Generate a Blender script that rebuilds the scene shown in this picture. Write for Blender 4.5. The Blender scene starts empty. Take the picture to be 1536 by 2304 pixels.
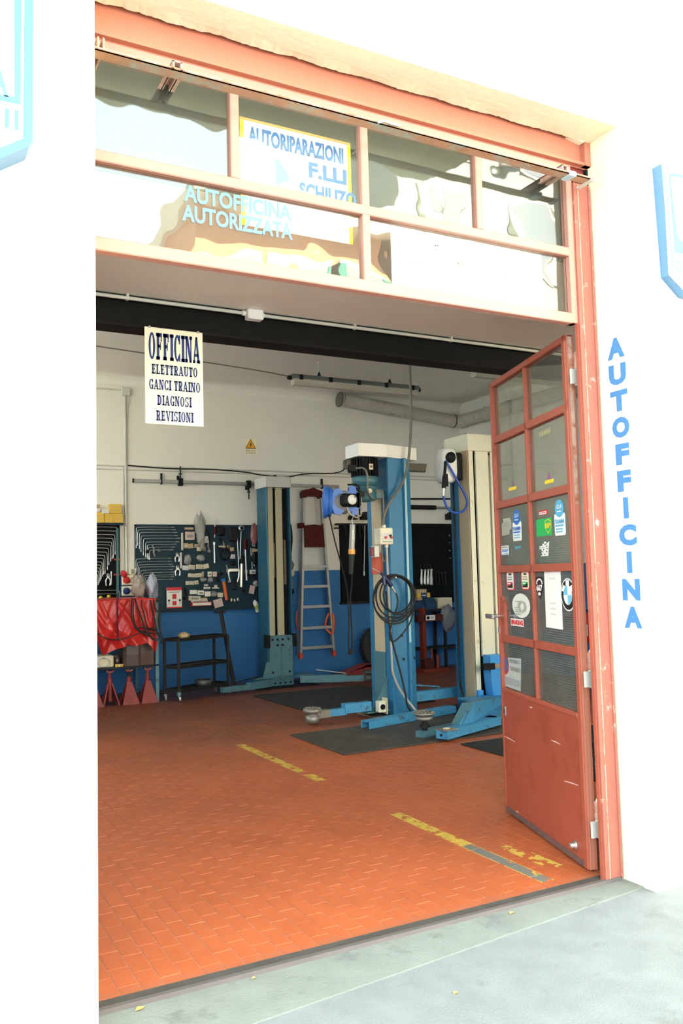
import bpy, math, random
from math import sin, cos, pi, radians, hypot, atan2
from mathutils import Vector, Matrix

SC = bpy.context.scene
COL = SC.collection
RND = random.Random(7)

# ------------------------------------------------------------------ camera
YAW, PITCH, ROLL = 0.490401, 0.0748049, -0.025445
EYE = Vector((0.0, 0.0, 1.55))
fw = Vector((sin(YAW) * cos(PITCH), cos(YAW) * cos(PITCH), sin(PITCH)))
rt = Vector((cos(YAW), -sin(YAW), 0.0))
up = rt.cross(fw)
r2 = rt * cos(ROLL) + up * sin(ROLL)
u2 = up * cos(ROLL) - rt * sin(ROLL)
cam_data = bpy.data.cameras.new('camera')
cam_data.sensor_fit = 'VERTICAL'
cam_data.sensor_height = 36.0
cam_data.lens = 1920.48 / 2304.0 * 36.0
cam_data.clip_start = 0.05
cam_data.clip_end = 300
cam = bpy.data.objects.new('camera', cam_data)
COL.objects.link(cam)
mw = Matrix.Identity(4)
for i in range(3):
    mw[i][0], mw[i][1], mw[i][2], mw[i][3] = r2[i], u2[i], -fw[i], EYE[i]
cam.matrix_world = mw
SC.camera = cam

# ------------------------------------------------------------------ sky (bright, thinly clouded day) and exposure
world = bpy.data.worlds.new('sky')
SC.world = world
world.use_nodes = True
wn, wl = world.node_tree.nodes, world.node_tree.links
bg = wn['Background']
bg.inputs['Color'].default_value = (0.84, 0.97, 1.0, 1)
bg.inputs['Strength'].default_value = 8.0
# the sun stands high behind the workshop: the street beyond its shadow and the houses opposite are sunlit
sun_data = bpy.data.lights.new('sun', 'SUN')
sun_data.energy = 95.0
sun_data.angle = radians(0.6)
sun_data.color = (1.0, 0.96, 0.90)
sun = bpy.data.objects.new('sun', sun_data)
COL.objects.link(sun)
sun.rotation_euler = Vector((-0.18, -0.62, -0.78)).to_track_quat('-Z', 'Y').to_euler()
SC.view_settings.view_transform = 'Standard'
SC.view_settings.look = 'None'
SC.view_settings.gamma = 1.0
SC.view_settings.use_curve_mapping = False
SC.view_settings.exposure = 0.0
SC.cycles.use_denoising = True
try:
    SC.cycles.denoiser = 'OPENIMAGEDENOISE'
except Exception:
    pass
SC.cycles.max_bounces = 10
SC.cycles.diffuse_bounces = 6
SC.cycles.glossy_bounces = 4
SC.cycles.transparent_max_bounces = 12
SC.cycles.sample_clamp_indirect = 12.0
SC.cycles.caustics_reflective = False
SC.cycles.caustics_refractive = False

# ------------------------------------------------------------------ materials
MATS = {}


def mat(name, col, rough=0.6, metal=0.0, var=0.12, scale=6.0, bump=0.0, bscale=60.0, stain=None, stain_amt=0.0, stain_scale=3.0, spec=0.4):
    if name in MATS:
        return MATS[name]
    m = bpy.data.materials.new(name)
    m.use_nodes = True
    nt = m.node_tree
    N, L = nt.nodes, nt.links
    b = N['Principled BSDF']
    b.inputs['Roughness'].default_value = rough
    b.inputs['Metallic'].default_value = metal
    b.inputs['Specular IOR Level'].default_value = spec
    c = (col[0], col[1], col[2], 1)
    geo = N.new('ShaderNodeNewGeometry')
    if var > 0:
        nz = N.new('ShaderNodeTexNoise')
        nz.inputs['Scale'].default_value = scale
        nz.inputs['Detail'].default_value = 5
        L.new(geo.outputs['Position'], nz.inputs['Vector'])
        mx = N.new('ShaderNodeMix')
        mx.data_type = 'RGBA'
        mx.inputs['A'].default_value = tuple(max(0, k * (1 - var)) for k in col[:3]) + (1,)
        mx.inputs['B'].default_value = tuple(min(1, k * (1 + var)) for k in col[:3]) + (1,)
        L.new(nz.outputs['Fac'], mx.inputs['Factor'])
        out = mx.outputs['Result']
        if stain is not None:
            n2 = N.new('ShaderNodeTexNoise')
            n2.inputs['Scale'].default_value = stain_scale
            n2.inputs['Detail'].default_value = 8
            n2.inputs['Roughness'].default_value = 0.7
            L.new(geo.outputs['Position'], n2.inputs['Vector'])
            rp = N.new('ShaderNodeMapRange')
            rp.inputs['From Min'].default_value = 0.66 - stain_amt * 0.35
            rp.inputs['From Max'].default_value = 0.72 - stain_amt * 0.2
            L.new(n2.outputs['Fac'], rp.inputs['Value'])
            m2 = N.new('ShaderNodeMix')
            m2.data_type = 'RGBA'
            L.new(rp.outputs['Result'], m2.inputs['Factor'])
            L.new(out, m2.inputs['A'])
            m2.inputs['B'].default_value = tuple(stain) + (1,)
            out = m2.outputs['Result']
        L.new(out, b.inputs['Base Color'])
    else:
        b.inputs['Base Color'].default_value = c
    if bump > 0:
        n3 = N.new('ShaderNodeTexNoise')
        n3.inputs['Scale'].default_value = bscale
        n3.inputs['Detail'].default_value = 4
        L.new(geo.outputs['Position'], n3.inputs['Vector'])
        bp = N.new('ShaderNodeBump')
        bp.inputs['Strength'].default_value = bump
        bp.inputs['Distance'].default_value = 0.01
        L.new(n3.outputs['Fac'], bp.inputs['Height'])
        L.new(bp.outputs['Normal'], b.inputs['Normal'])
    MATS[name] = m
    return m


def glass_mat(name, tint=(0.95, 0.98, 0.97), refl=0.05, wav=0.0, wscale=3.0, rough=0.02, mesh=None, dirt=0.0, dirt_col=(0.5, 0.52, 0.48)):
    """clear pane: see-through film plus a mirror that follows the Fresnel law; optional wavy surface, wire mesh and dirt"""
    m = bpy.data.materials.new(name)
    m.use_nodes = True
    N, L = m.node_tree.nodes, m.node_tree.links
    N.remove(N['Principled BSDF'])
    out = N['Material Output']
    tr = N.new('ShaderNodeBsdfTransparent')
    tr.inputs['Color'].default_value = tint + (1,)
    gl = N.new('ShaderNodeBsdfGlossy')
    gl.inputs['Roughness'].default_value = rough
    lw = N.new('ShaderNodeLayerWeight')
    lw.inputs['Blend'].default_value = 0.5
    p5 = N.new('ShaderNodeMath')
    p5.operation = 'POWER'
    p5.inputs[1].default_value = 5.0
    L.new(lw.outputs['Facing'], p5.inputs[0])
    fr = N.new('ShaderNodeMath')
    fr.operation = 'MULTIPLY_ADD'
    fr.inputs[1].default_value = 1.0 - refl
    fr.inputs[2].default_value = refl
    L.new(p5.outputs[0], fr.inputs[0])
    mx = N.new('ShaderNodeMixShader')
    geo = N.new('ShaderNodeNewGeometry')
    if wav > 0:
        nz = N.new('ShaderNodeTexNoise')
        nz.inputs['Scale'].default_value = wscale
        nz.inputs['Detail'].default_value = 2
        L.new(geo.outputs['Position'], nz.inputs['Vector'])
        bp = N.new('ShaderNodeBump')
        bp.inputs['Strength'].default_value = 1.0
        bp.inputs['Distance'].default_value = wav
        L.new(nz.outputs['Fac'], bp.inputs['Height'])
        L.new(bp.outputs['Normal'], gl.inputs['Normal'])
    L.new(fr.outputs[0], mx.inputs['Fac'])
    base = tr.outputs['BSDF']
    if dirt > 0 or mesh:
        df = N.new('ShaderNodeBsdfDiffuse')
        df.inputs['Color'].default_value = dirt_col + (1,)
        nd = N.new('ShaderNodeTexNoise')
        nd.inputs['Scale'].default_value = 9
        nd.inputs['Detail'].default_value = 6
        L.new(geo.outputs['Position'], nd.inputs['Vector'])
        mu = N.new('ShaderNodeMath')
        mu.operation = 'MULTIPLY'
        mu.inputs[1].default_value = dirt * 2
        L.new(nd.outputs['Fac'], mu.inputs[0])
        fac = mu.outputs[0]
        if mesh:
            sp = N.new('ShaderNodeSeparateXYZ')
            L.new(geo.outputs['Position'], sp.inputs[0])
            le = N.new('ShaderNodeVectorMath')
            le.operation = 'DOT_PRODUCT'
            L.new(geo.outputs['Position'], le.inputs[0])
            le.inputs[1].default_value = (0.309, 0.951, 0)
            grids = []
            for o in (le.outputs['Value'], sp.outputs['Z']):
                d = N.new('ShaderNodeMath')
                d.operation = 'MULTIPLY'
                d.inputs[1].default_value = 1.0 / mesh
                L.new(o, d.inputs[0])
                f = N.new('ShaderNodeMath')
                f.operation = 'FRACT'
                L.new(d.outputs[0], f.inputs[0])
                c = N.new('ShaderNodeMath')
                c.operation = 'LESS_THAN'
                c.inputs[1].default_value = 0.30
                L.new(f.outputs[0], c.inputs[0])
                grids.append(c.outputs[0])
            mxm = N.new('ShaderNodeMath')
            mxm.operation = 'MAXIMUM'
            L.new(grids[0], mxm.inputs[0])
            L.new(grids[1], mxm.inputs[1])
            m3 = N.new('ShaderNodeMath')
            m3.operation = 'MULTIPLY_ADD'
            m3.inputs[1].default_value = 0.26
            L.new(mxm.outputs[0], m3.inputs[0])
            L.new(fac, m3.inputs[2])
            fac = m3.outputs[0]
        ms = N.new('ShaderNodeMixShader')
        L.new(fac, ms.inputs['Fac'])
        L.new(tr.outputs['BSDF'], ms.inputs[1])
        L.new(df.outputs['BSDF'], ms.inputs[2])
        base = ms.outputs['Shader']
    L.new(base, mx.inputs[1])
    L.new(gl.outputs['BSDF'], mx.inputs[2])
    L.new(mx.outputs['Shader'], out.inputs['Surface'])
    MATS[name] = m
    return m


def plastic_film(name, col, alpha):
    m = bpy.data.materials.new(name)
    m.use_nodes = True
    b = m.node_tree.nodes['Principled BSDF']
    b.inputs['Base Color'].default_value = tuple(col) + (1,)
    b.inputs['Alpha'].default_value = alpha
    b.inputs['Roughness'].default_value = 0.25
    MATS[name] = m
    return m


def wall_mat(name, low, high, split, y_or=None):
    """plaster painted one colour up to a height and another above it, with light scuffs"""
    m = mat(name, high, 0.75, var=0.05, scale=2.2, bump=0.15, bscale=25)
    N, L = m.node_tree.nodes, m.node_tree.links
    b = N['Principled BSDF']
    src = b.inputs['Base Color'].links[0].from_socket
    geo = N.new('ShaderNodeNewGeometry')
    sp = N.new('ShaderNodeSeparateXYZ')
    L.new(geo.outputs['Position'], sp.inputs[0])
    lt = N.new('ShaderNodeMath')
    lt.operation = 'LESS_THAN'
    lt.inputs[1].default_value = split
    L.new(sp.outputs['Z'], lt.inputs[0])
    mx = N.new('ShaderNodeMix')
    mx.data_type = 'RGBA'
    L.new(lt.outputs[0], mx.inputs['Factor'])
    L.new(src, mx.inputs['A'])
    mx.inputs['B'].default_value = tuple(low) + (1,)
    L.new(mx.outputs['Result'], b.inputs['Base Color'])
    return m


def tile_mat():
    """fired red floor tile: per-tile tone, grime, back-of-room shade put into the colour, and a worn painted guide line that runs into the shop"""
    m = bpy.data.materials.new('red_floor_tile')
    m.use_nodes = True
    N, L = m.node_tree.nodes, m.node_tree.links
    b = N['Principled BSDF']
    b.inputs['Roughness'].default_value = 0.42
    geo = N.new('ShaderNodeNewGeometry')
    sp = N.new('ShaderNodeSeparateXYZ')
    L.new(geo.outputs['Position'], sp.inputs[0])

    def math_(op, a, bb=None, cc=None):
        n = N.new('ShaderNodeMath')
        n.operation = op
        for i, v in enumerate((a, bb, cc)):
            if v is None:
                continue
            if isinstance(v, (int, float)):
                n.inputs[i].default_value = v
            else:
                L.new(v, n.inputs[i])
        return n.outputs[0]

    def noise(scale, detail=5, rough=0.5):
        n = N.new('ShaderNodeTexNoise')
        n.inputs['Scale'].default_value = scale
        n.inputs['Detail'].default_value = detail
        n.inputs['Roughness'].default_value = rough
        L.new(geo.outputs['Position'], n.inputs['Vector'])
        return n.outputs['Fac']

    def mixc(f, a, bb):
        n = N.new('ShaderNodeMix')
        n.data_type = 'RGBA'
        if isinstance(f, (int, float)):
            n.inputs['Factor'].default_value = f
        else:
            L.new(f, n.inputs['Factor'])
        for k, v in (('A', a), ('B', bb)):
            if isinstance(v, tuple):
                n.inputs[k].default_value = v + (1,)
            else:
                L.new(v, n.inputs[k])
        return n.outputs['Result']
    col = mixc(noise(2.0), (0.37, 0.083, 0.026), (0.49, 0.120, 0.038))
    isl = math_('MULTIPLY', geo.outputs['Random Per Island'], 0.35)
    col = mixc(isl, col, (0.36, 0.085, 0.028))
    fine = math_('GREATER_THAN', noise(90, 3), 0.66)
    col = mixc(math_('MULTIPLY', fine, 0.18), col, (0.66, 0.40, 0.28))
    big = N.new('ShaderNodeMapRange')
    big.inputs['From Min'].default_value = 0.50
    big.inputs['From Max'].default_value = 0.75
    L.new(noise(1.3, 7, 0.65), big.inputs['Value'])
    col = mixc(math_('MULTIPLY', big.outputs['Result'], 0.45), col, (0.22, 0.055, 0.022))
    # back-of-room shade put into the colour along with oily grime, ragged outline
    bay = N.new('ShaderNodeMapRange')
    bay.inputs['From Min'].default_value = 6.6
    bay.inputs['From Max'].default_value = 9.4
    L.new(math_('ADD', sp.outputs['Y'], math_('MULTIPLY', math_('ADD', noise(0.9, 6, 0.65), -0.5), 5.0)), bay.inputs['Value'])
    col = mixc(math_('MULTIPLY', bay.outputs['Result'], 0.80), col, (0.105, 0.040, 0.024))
    # painted guide line, worn away in patches
    inx = math_('LESS_THAN', math_('ABSOLUTE', math_('ADD', sp.outputs['X'], -2.945)), 0.042)
    y = sp.outputs['Y']
    far = math_('MULTIPLY', math_('GREATER_THAN', y, 6.30), math_('LESS_THAN', y, 7.65))
    mid = math_('MULTIPLY', math_('GREATER_THAN', y, 5.95), math_('LESS_THAN', y, 6.2))
    near = math_('MULTIPLY', math_('GREATER_THAN', y, 3.42), math_('LESS_THAN', y, 4.88))
    tape = math_('MULTIPLY', inx, math_('LESS_THAN', y, 4.1))
    paint = math_('MULTIPLY', inx, math_('ADD', math_('ADD', far, near), mid))
    paint = math_('MULTIPLY', paint, math_('GREATER_THAN', noise(14, 6, 0.7), 0.455))
    col = mixc(paint, col, (0.58, 0.40, 0.06))
    tape = math_('MULTIPLY', tape, math_('LESS_THAN', math_('ABSOLUTE', math_('ADD', sp.outputs['X'], -2.945)), 0.036))
    tape = math_('MULTIPLY', tape, math_('GREATER_THAN', noise(10, 5, 0.6), 0.40))
    col = mixc(math_('MULTIPLY', tape, math_('GREATER_THAN', y, 3.42)), col, (0.16, 0.16, 0.14))
    pat = math_('MULTIPLY', math_('LESS_THAN', math_('ABSOLUTE', math_('ADD', sp.outputs['X'], -3.12)), 0.05),
                math_('MULTIPLY', math_('GREATER_THAN', y, 3.55), math_('LESS_THAN', y, 3.98)))
    col = mixc(math_('MULTIPLY', pat, math_('GREATER_THAN', noise(16, 5), 0.50)), col, (0.58, 0.40, 0.07))
    # grey grime where tyres cross the sill
    dirt = N.new('ShaderNodeMapRange')
    dirt.inputs['From Min'].default_value = 3.42
    dirt.inputs['From Max'].default_value = 3.29
    L.new(y, dirt.inputs['Value'])
    col = mixc(math_('MULTIPLY', dirt.outputs['Result'], math_('MULTIPLY', noise(8), 0.9)), col, (0.14, 0.12, 0.10))
    L.new(col, b.inputs['Base Color'])
    bp = N.new('ShaderNodeBump')
    bp.inputs['Strength'].default_value = 0.12
    bp.inputs['Distance'].default_value = 0.004
    L.new(noise(45), bp.inputs['Height'])
    L.new(bp.outputs['Normal'], b.inputs['Normal'])
    rr = N.new('ShaderNodeMapRange')
    rr.inputs['To Min'].default_value = 0.34
    rr.inputs['To Max'].default_value = 0.6
    L.new(noise(5), rr.inputs['Value'])
    L.new(rr.outputs['Result'], b.inputs['Roughness'])
    MATS['tile'] = m
    return m


WHITE_WALL = mat('outdoor_render', (0.80, 0.76, 0.56), 0.85, var=0.04, bump=0.3, bscale=40)
IN_WALL = mat('indoor_plaster', (0.82, 0.80, 0.74), 0.8, var=0.05, scale=1.6, bump=0.15, bscale=25)
CEIL = mat('ceiling_plaster', (0.86, 0.84, 0.78), 0.85, var=0.06, scale=2)
BACKW = wall_mat('back_wall_paint', (0.038, 0.165, 0.42), (0.81, 0.79, 0.73), 1.648)
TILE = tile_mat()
def grout_mat():
    """joint mortar: pale near the door, darkened further in by oil and by shade put into the colour"""
    m = mat('grout', (0.36, 0.155, 0.095), 0.9, var=0.3, scale=20)
    N, L = m.node_tree.nodes, m.node_tree.links
    b = N['Principled BSDF']
    src = b.inputs['Base Color'].links[0].from_socket
    geo = N.new('ShaderNodeNewGeometry')
    sp = N.new('ShaderNodeSeparateXYZ')
    L.new(geo.outputs['Position'], sp.inputs[0])
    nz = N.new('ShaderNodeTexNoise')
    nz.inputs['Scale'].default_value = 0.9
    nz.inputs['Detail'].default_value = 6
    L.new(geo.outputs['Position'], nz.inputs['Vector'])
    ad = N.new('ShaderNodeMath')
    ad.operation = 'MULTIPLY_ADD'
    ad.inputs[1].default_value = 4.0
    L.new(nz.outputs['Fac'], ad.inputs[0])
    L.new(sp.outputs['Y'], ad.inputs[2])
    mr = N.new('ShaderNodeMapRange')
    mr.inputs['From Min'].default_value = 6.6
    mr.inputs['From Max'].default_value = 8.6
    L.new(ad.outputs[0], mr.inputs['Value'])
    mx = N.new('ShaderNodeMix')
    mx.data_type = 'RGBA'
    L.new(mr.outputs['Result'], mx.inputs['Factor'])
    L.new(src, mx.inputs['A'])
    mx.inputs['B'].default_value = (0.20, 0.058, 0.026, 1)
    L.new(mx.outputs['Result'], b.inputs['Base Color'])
    return m


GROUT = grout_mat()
CONC = mat('pavement_concrete', (0.18, 0.195, 0.20), 0.85, var=0.22, scale=7, bump=0.3, bscale=120, stain=(0.145, 0.157, 0.16), stain_amt=0.25, stain_scale=3)
STONE = mat('sill_concrete', (0.185, 0.205, 0.19), 0.8, var=0.25, scale=5, bump=0.3, bscale=90, stain=(0.135, 0.15, 0.14), stain_amt=0.3, stain_scale=6)
ASPH = mat('street_asphalt', (0.22, 0.215, 0.205), 0.9, var=0.2, scale=8)
RED = mat('red_door_paint', (0.36, 0.085, 0.050), 0.45, var=0.10, scale=5, stain=(0.25, 0.055, 0.032), stain_amt=0.22, stain_scale=4)
REDP = mat('red_door_sheet', (0.34, 0.075, 0.045), 0.38, var=0.12, scale=3, stain=(0.27, 0.055, 0.030), stain_amt=0.45, stain_scale=3.5)
REDW = mat('weathered_red_paint', (0.34, 0.105, 0.075), 0.55, var=0.14, scale=9, stain=(0.52, 0.36, 0.30), stain_amt=0.12, stain_scale=14)
FADED = mat('faded_red_paint', (0.42, 0.150, 0.095), 0.5, var=0.08, scale=6, stain=(0.42, 0.15, 0.09), stain_amt=0.2, stain_scale=5)
BARE = mat('bare_worn_edge', (0.50, 0.33, 0.26), 0.5, var=0.35, scale=14, stain=(0.34, 0.12, 0.06), stain_amt=0.5, stain_scale=12)
RUST = mat('rusty_steel', (0.46, 0.24, 0.14), 0.7, var=0.35, scale=12, stain=(0.34, 0.36, 0.30), stain_amt=0.5, stain_scale=7)
DKRED = mat('dark_red_plate', (0.22, 0.035, 0.028), 0.5, var=0.15)
BLKST = mat('black_beam_paint', (0.013, 0.012, 0.011), 0.7, spec=0.12, var=0.3, scale=5, stain=(0.03, 0.03, 0.028), stain_amt=0.03, stain_scale=9)
BLK = mat('black_plastic', (0.010, 0.010, 0.011), 0.55, var=0.2, spec=0.2)
RUBBER = mat('black_rubber', (0.018, 0.018, 0.019), 0.7, var=0.25)
DKIRON = mat('dark_iron', (0.022, 0.020, 0.020), 0.6, metal=0.2, spec=0.25, var=0.35, scale=12)
LBLUE = mat('lift_blue_paint', (0.038, 0.19, 0.37), 0.42, spec=0.25, var=0.08, scale=4, stain=(0.035, 0.12, 0.20), stain_amt=0.2, stain_scale=7)
LBLUE2 = mat('arm_blue_paint', (0.065, 0.29, 0.52), 0.42, var=0.14, scale=8, stain=(0.07, 0.09, 0.10), stain_amt=0.28, stain_scale=9)
SHADEBLUE = mat('shaded_blue_paint', (0.028, 0.11, 0.185), 0.45, var=0.1, scale=4, spec=0.25, stain=(0.02, 0.06, 0.09), stain_amt=0.2, stain_scale=7)  # darker copy of the lift blue: the rear post's shade put into its colour
GRBLUE = mat('aged_blue_paint', (0.085, 0.20, 0.245), 0.45, var=0.12, scale=8, stain=(0.06, 0.08, 0.085), stain_amt=0.25, stain_scale=9)
BRBLUE = mat('bright_blue_paint', (0.06, 0.33, 0.76), 0.35, var=0.06)
CREAM = mat('cream_paint', (0.78, 0.75, 0.59), 0.4, var=0.05, scale=4, stain=(0.52, 0.44, 0.26), stain_amt=0.12, stain_scale=5)
TAN = mat('tan_paint', (0.60, 0.49, 0.33), 0.45, var=0.06, scale=3)
OLIVE = mat('olive_cream_paint', (0.46, 0.43, 0.29), 0.42, var=0.06, scale=3)
GREYCAP = mat('pale_grey_plastic', (0.62, 0.62, 0.60), 0.4, var=0.04)
WHITECAP = mat('white_plastic', (0.86, 0.86, 0.83), 0.4, var=0.04)
CHROME = mat('chrome', (0.56, 0.57, 0.58), 0.30, metal=0.9, var=0.05)
STEEL = mat('worn_steel', (0.50, 0.50, 0.49), 0.4, metal=0.9, var=0.2, scale=20)
PADST = mat('lift_pad_steel', (0.30, 0.28, 0.25), 0.5, metal=0.7, var=0.35, scale=25)
ALU = mat('aluminium', (0.34, 0.345, 0.35), 0.38, metal=0.6, var=0.08)
GALV = mat('galvanised_conduit', (0.60, 0.60, 0.55), 0.5, metal=0.1, var=0.1, scale=10)
DUCT = mat('painted_duct', (0.50, 0.48, 0.42), 0.6, var=0.14, scale=7, stain=(0.28, 0.26, 0.22), stain_amt=0.25, stain_scale=7)
BOARD = mat('board_blue_grey', (0.018, 0.042, 0.062), 0.6, var=0.15, spec=0.2, scale=5)
BOARDK = mat('board_black', (0.006, 0.0065, 0.007), 0.7, var=0.3, spec=0.12)
REDPL = mat('dark_red_plastic', (0.085, 0.009, 0.007), 0.55, spec=0.15, var=0.2)
REDFEET = mat('red_plastic', (0.50, 0.06, 0.03), 0.45, var=0.1)
REDJ = mat('jack_red_paint', (0.24, 0.028, 0.026), 0.45, var=0.15, scale=15, stain=(0.12, 0.018, 0.016), stain_amt=0.2, stain_scale=14)
ORANGE = mat('orange_cord', (0.80, 0.13, 0.03), 0.5, var=0.05)
TARP = mat('red_tarp', (0.50, 0.022, 0.020), 0.28, var=0.08, scale=4)
BROWN = mat('brown_cover', (0.085, 0.050, 0.045), 0.45, var=0.12)
YELBOX = mat('yellow_card', (0.72, 0.47, 0.07), 0.6, var=0.08, scale=20)
YEL = mat('yellow_plastic', (0.78, 0.50, 0.03), 0.45, var=0.05)
CARDC = mat('cream_card', (0.66, 0.58, 0.42), 0.6, var=0.1, scale=25)
CARDW = mat('white_card', (0.80, 0.77, 0.70), 0.5, var=0.06)
CARDP = mat('pinkish_card', (0.62, 0.48, 0.44), 0.55, var=0.25, scale=40)
CARDT = mat('tan_card', (0.52, 0.38, 0.22), 0.6, var=0.1, scale=25)
PAPER = mat('paper_white', (0.82, 0.82, 0.80), 0.6, var=0.03)
PAPERC = mat('paper_cream', (0.90, 0.84, 0.63), 0.6, var=0.03)
NAVY = mat('navy_ink', (0.010, 0.030, 0.16), 0.5, var=0)
INK = mat('black_ink', (0.01, 0.01, 0.012), 0.5, var=0)
SKYB = mat('light_blue_ink', (0.062, 0.21, 0.46), 0.5, var=0)
SIGNB = mat('sign_light_blue', (0.085, 0.195, 0.38), 0.4, var=0)
MIDB = mat('mid_blue_ink', (0.02, 0.16, 0.55), 0.5, var=0)
REDI = mat('red_ink', (0.62, 0.02, 0.03), 0.5, var=0)
GREENI = mat('green_ink', (0.01, 0.42, 0.10), 0.5, var=0)
YELI = mat('yellow_ink', (0.85, 0.60, 0.02), 0.5, var=0)
CYANI = mat('cyan_ink', (0.10, 0.42, 0.66), 0.5, var=0)
GREYI = mat('grey_ink', (0.25, 0.26, 0.25), 0.5, var=0)
GREYBAG = mat('grey_plastic_bag', (0.16, 0.17, 0.19), 0.35, var=0.3, scale=15)
REELBLUE = mat('reel_blue_plastic', (0.03, 0.15, 0.56), 0.38, var=0.06)
HOSEB = mat('blue_hose', (0.02, 0.09, 0.45), 0.4, var=0.05)
FLEX = mat('flexible_conduit_grey', (0.17, 0.16, 0.13), 0.5, var=0.15, scale=30)
PALEFLEX = mat('pale_conduit', (0.45, 0.42, 0.36), 0.5, var=0.15, scale=30)
TEAL = mat('teal_motor_paint', (0.05, 0.15, 0.19), 0.35, var=0.08)
DIFFUSER = mat('dusty_lamp_cover', (0.55, 0.52, 0.42), 0.35, var=0.08)
LAMPG = mat('lamp_body_grey', (0.14, 0.155, 0.15), 0.5, var=0.08)
MATGREY = mat('rubber_mat', (0.060, 0.050, 0.041), 0.6, var=0.35, scale=4, stain=(0.11, 0.095, 0.06), stain_amt=0.35, stain_scale=3)
MATDARK = mat('dark_rubber_mat', (0.022, 0.021, 0.021), 0.65, var=0.3, scale=5)
OCHRE = mat('ochre_facade', (0.62, 0.28, 0.13), 0.85, var=0.06)
STUCCO = mat('cream_facade', (0.72, 0.62, 0.44), 0.85, var=0.05)
SHUT = mat('green_shutter', (0.03, 0.24, 0.16), 0.6, var=0.08)
EXTR = mat('extinguisher_red', (0.55, 0.02, 0.025), 0.35, var=0.05)
TRANS = glass_mat('transom_glass', (0.93, 0.97, 0.95), 0.078, wav=0.006, wscale=2.2, rough=0.01)
CLEARG = glass_mat('window_glass', (0.94, 0.96, 0.95), 0.04)
DOORG = glass_mat('door_clear_glass', (0.86, 0.88, 0.82), 0.045, dirt=0.10, dirt_col=(0.42, 0.41, 0.36))
WIREG = glass_mat('door_wired_glass', (0.55, 0.58, 0.54), 0.045, mesh=0.013, dirt=0.14, rough=0.12, dirt_col=(0.30, 0.33, 0.29))
BAGCLR = plastic_film('clear_bag_film', (0.55, 0.53, 0.50), 0.45)


# ------------------------------------------------------------------ mesh builder
ROOTLOC = {}


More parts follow.
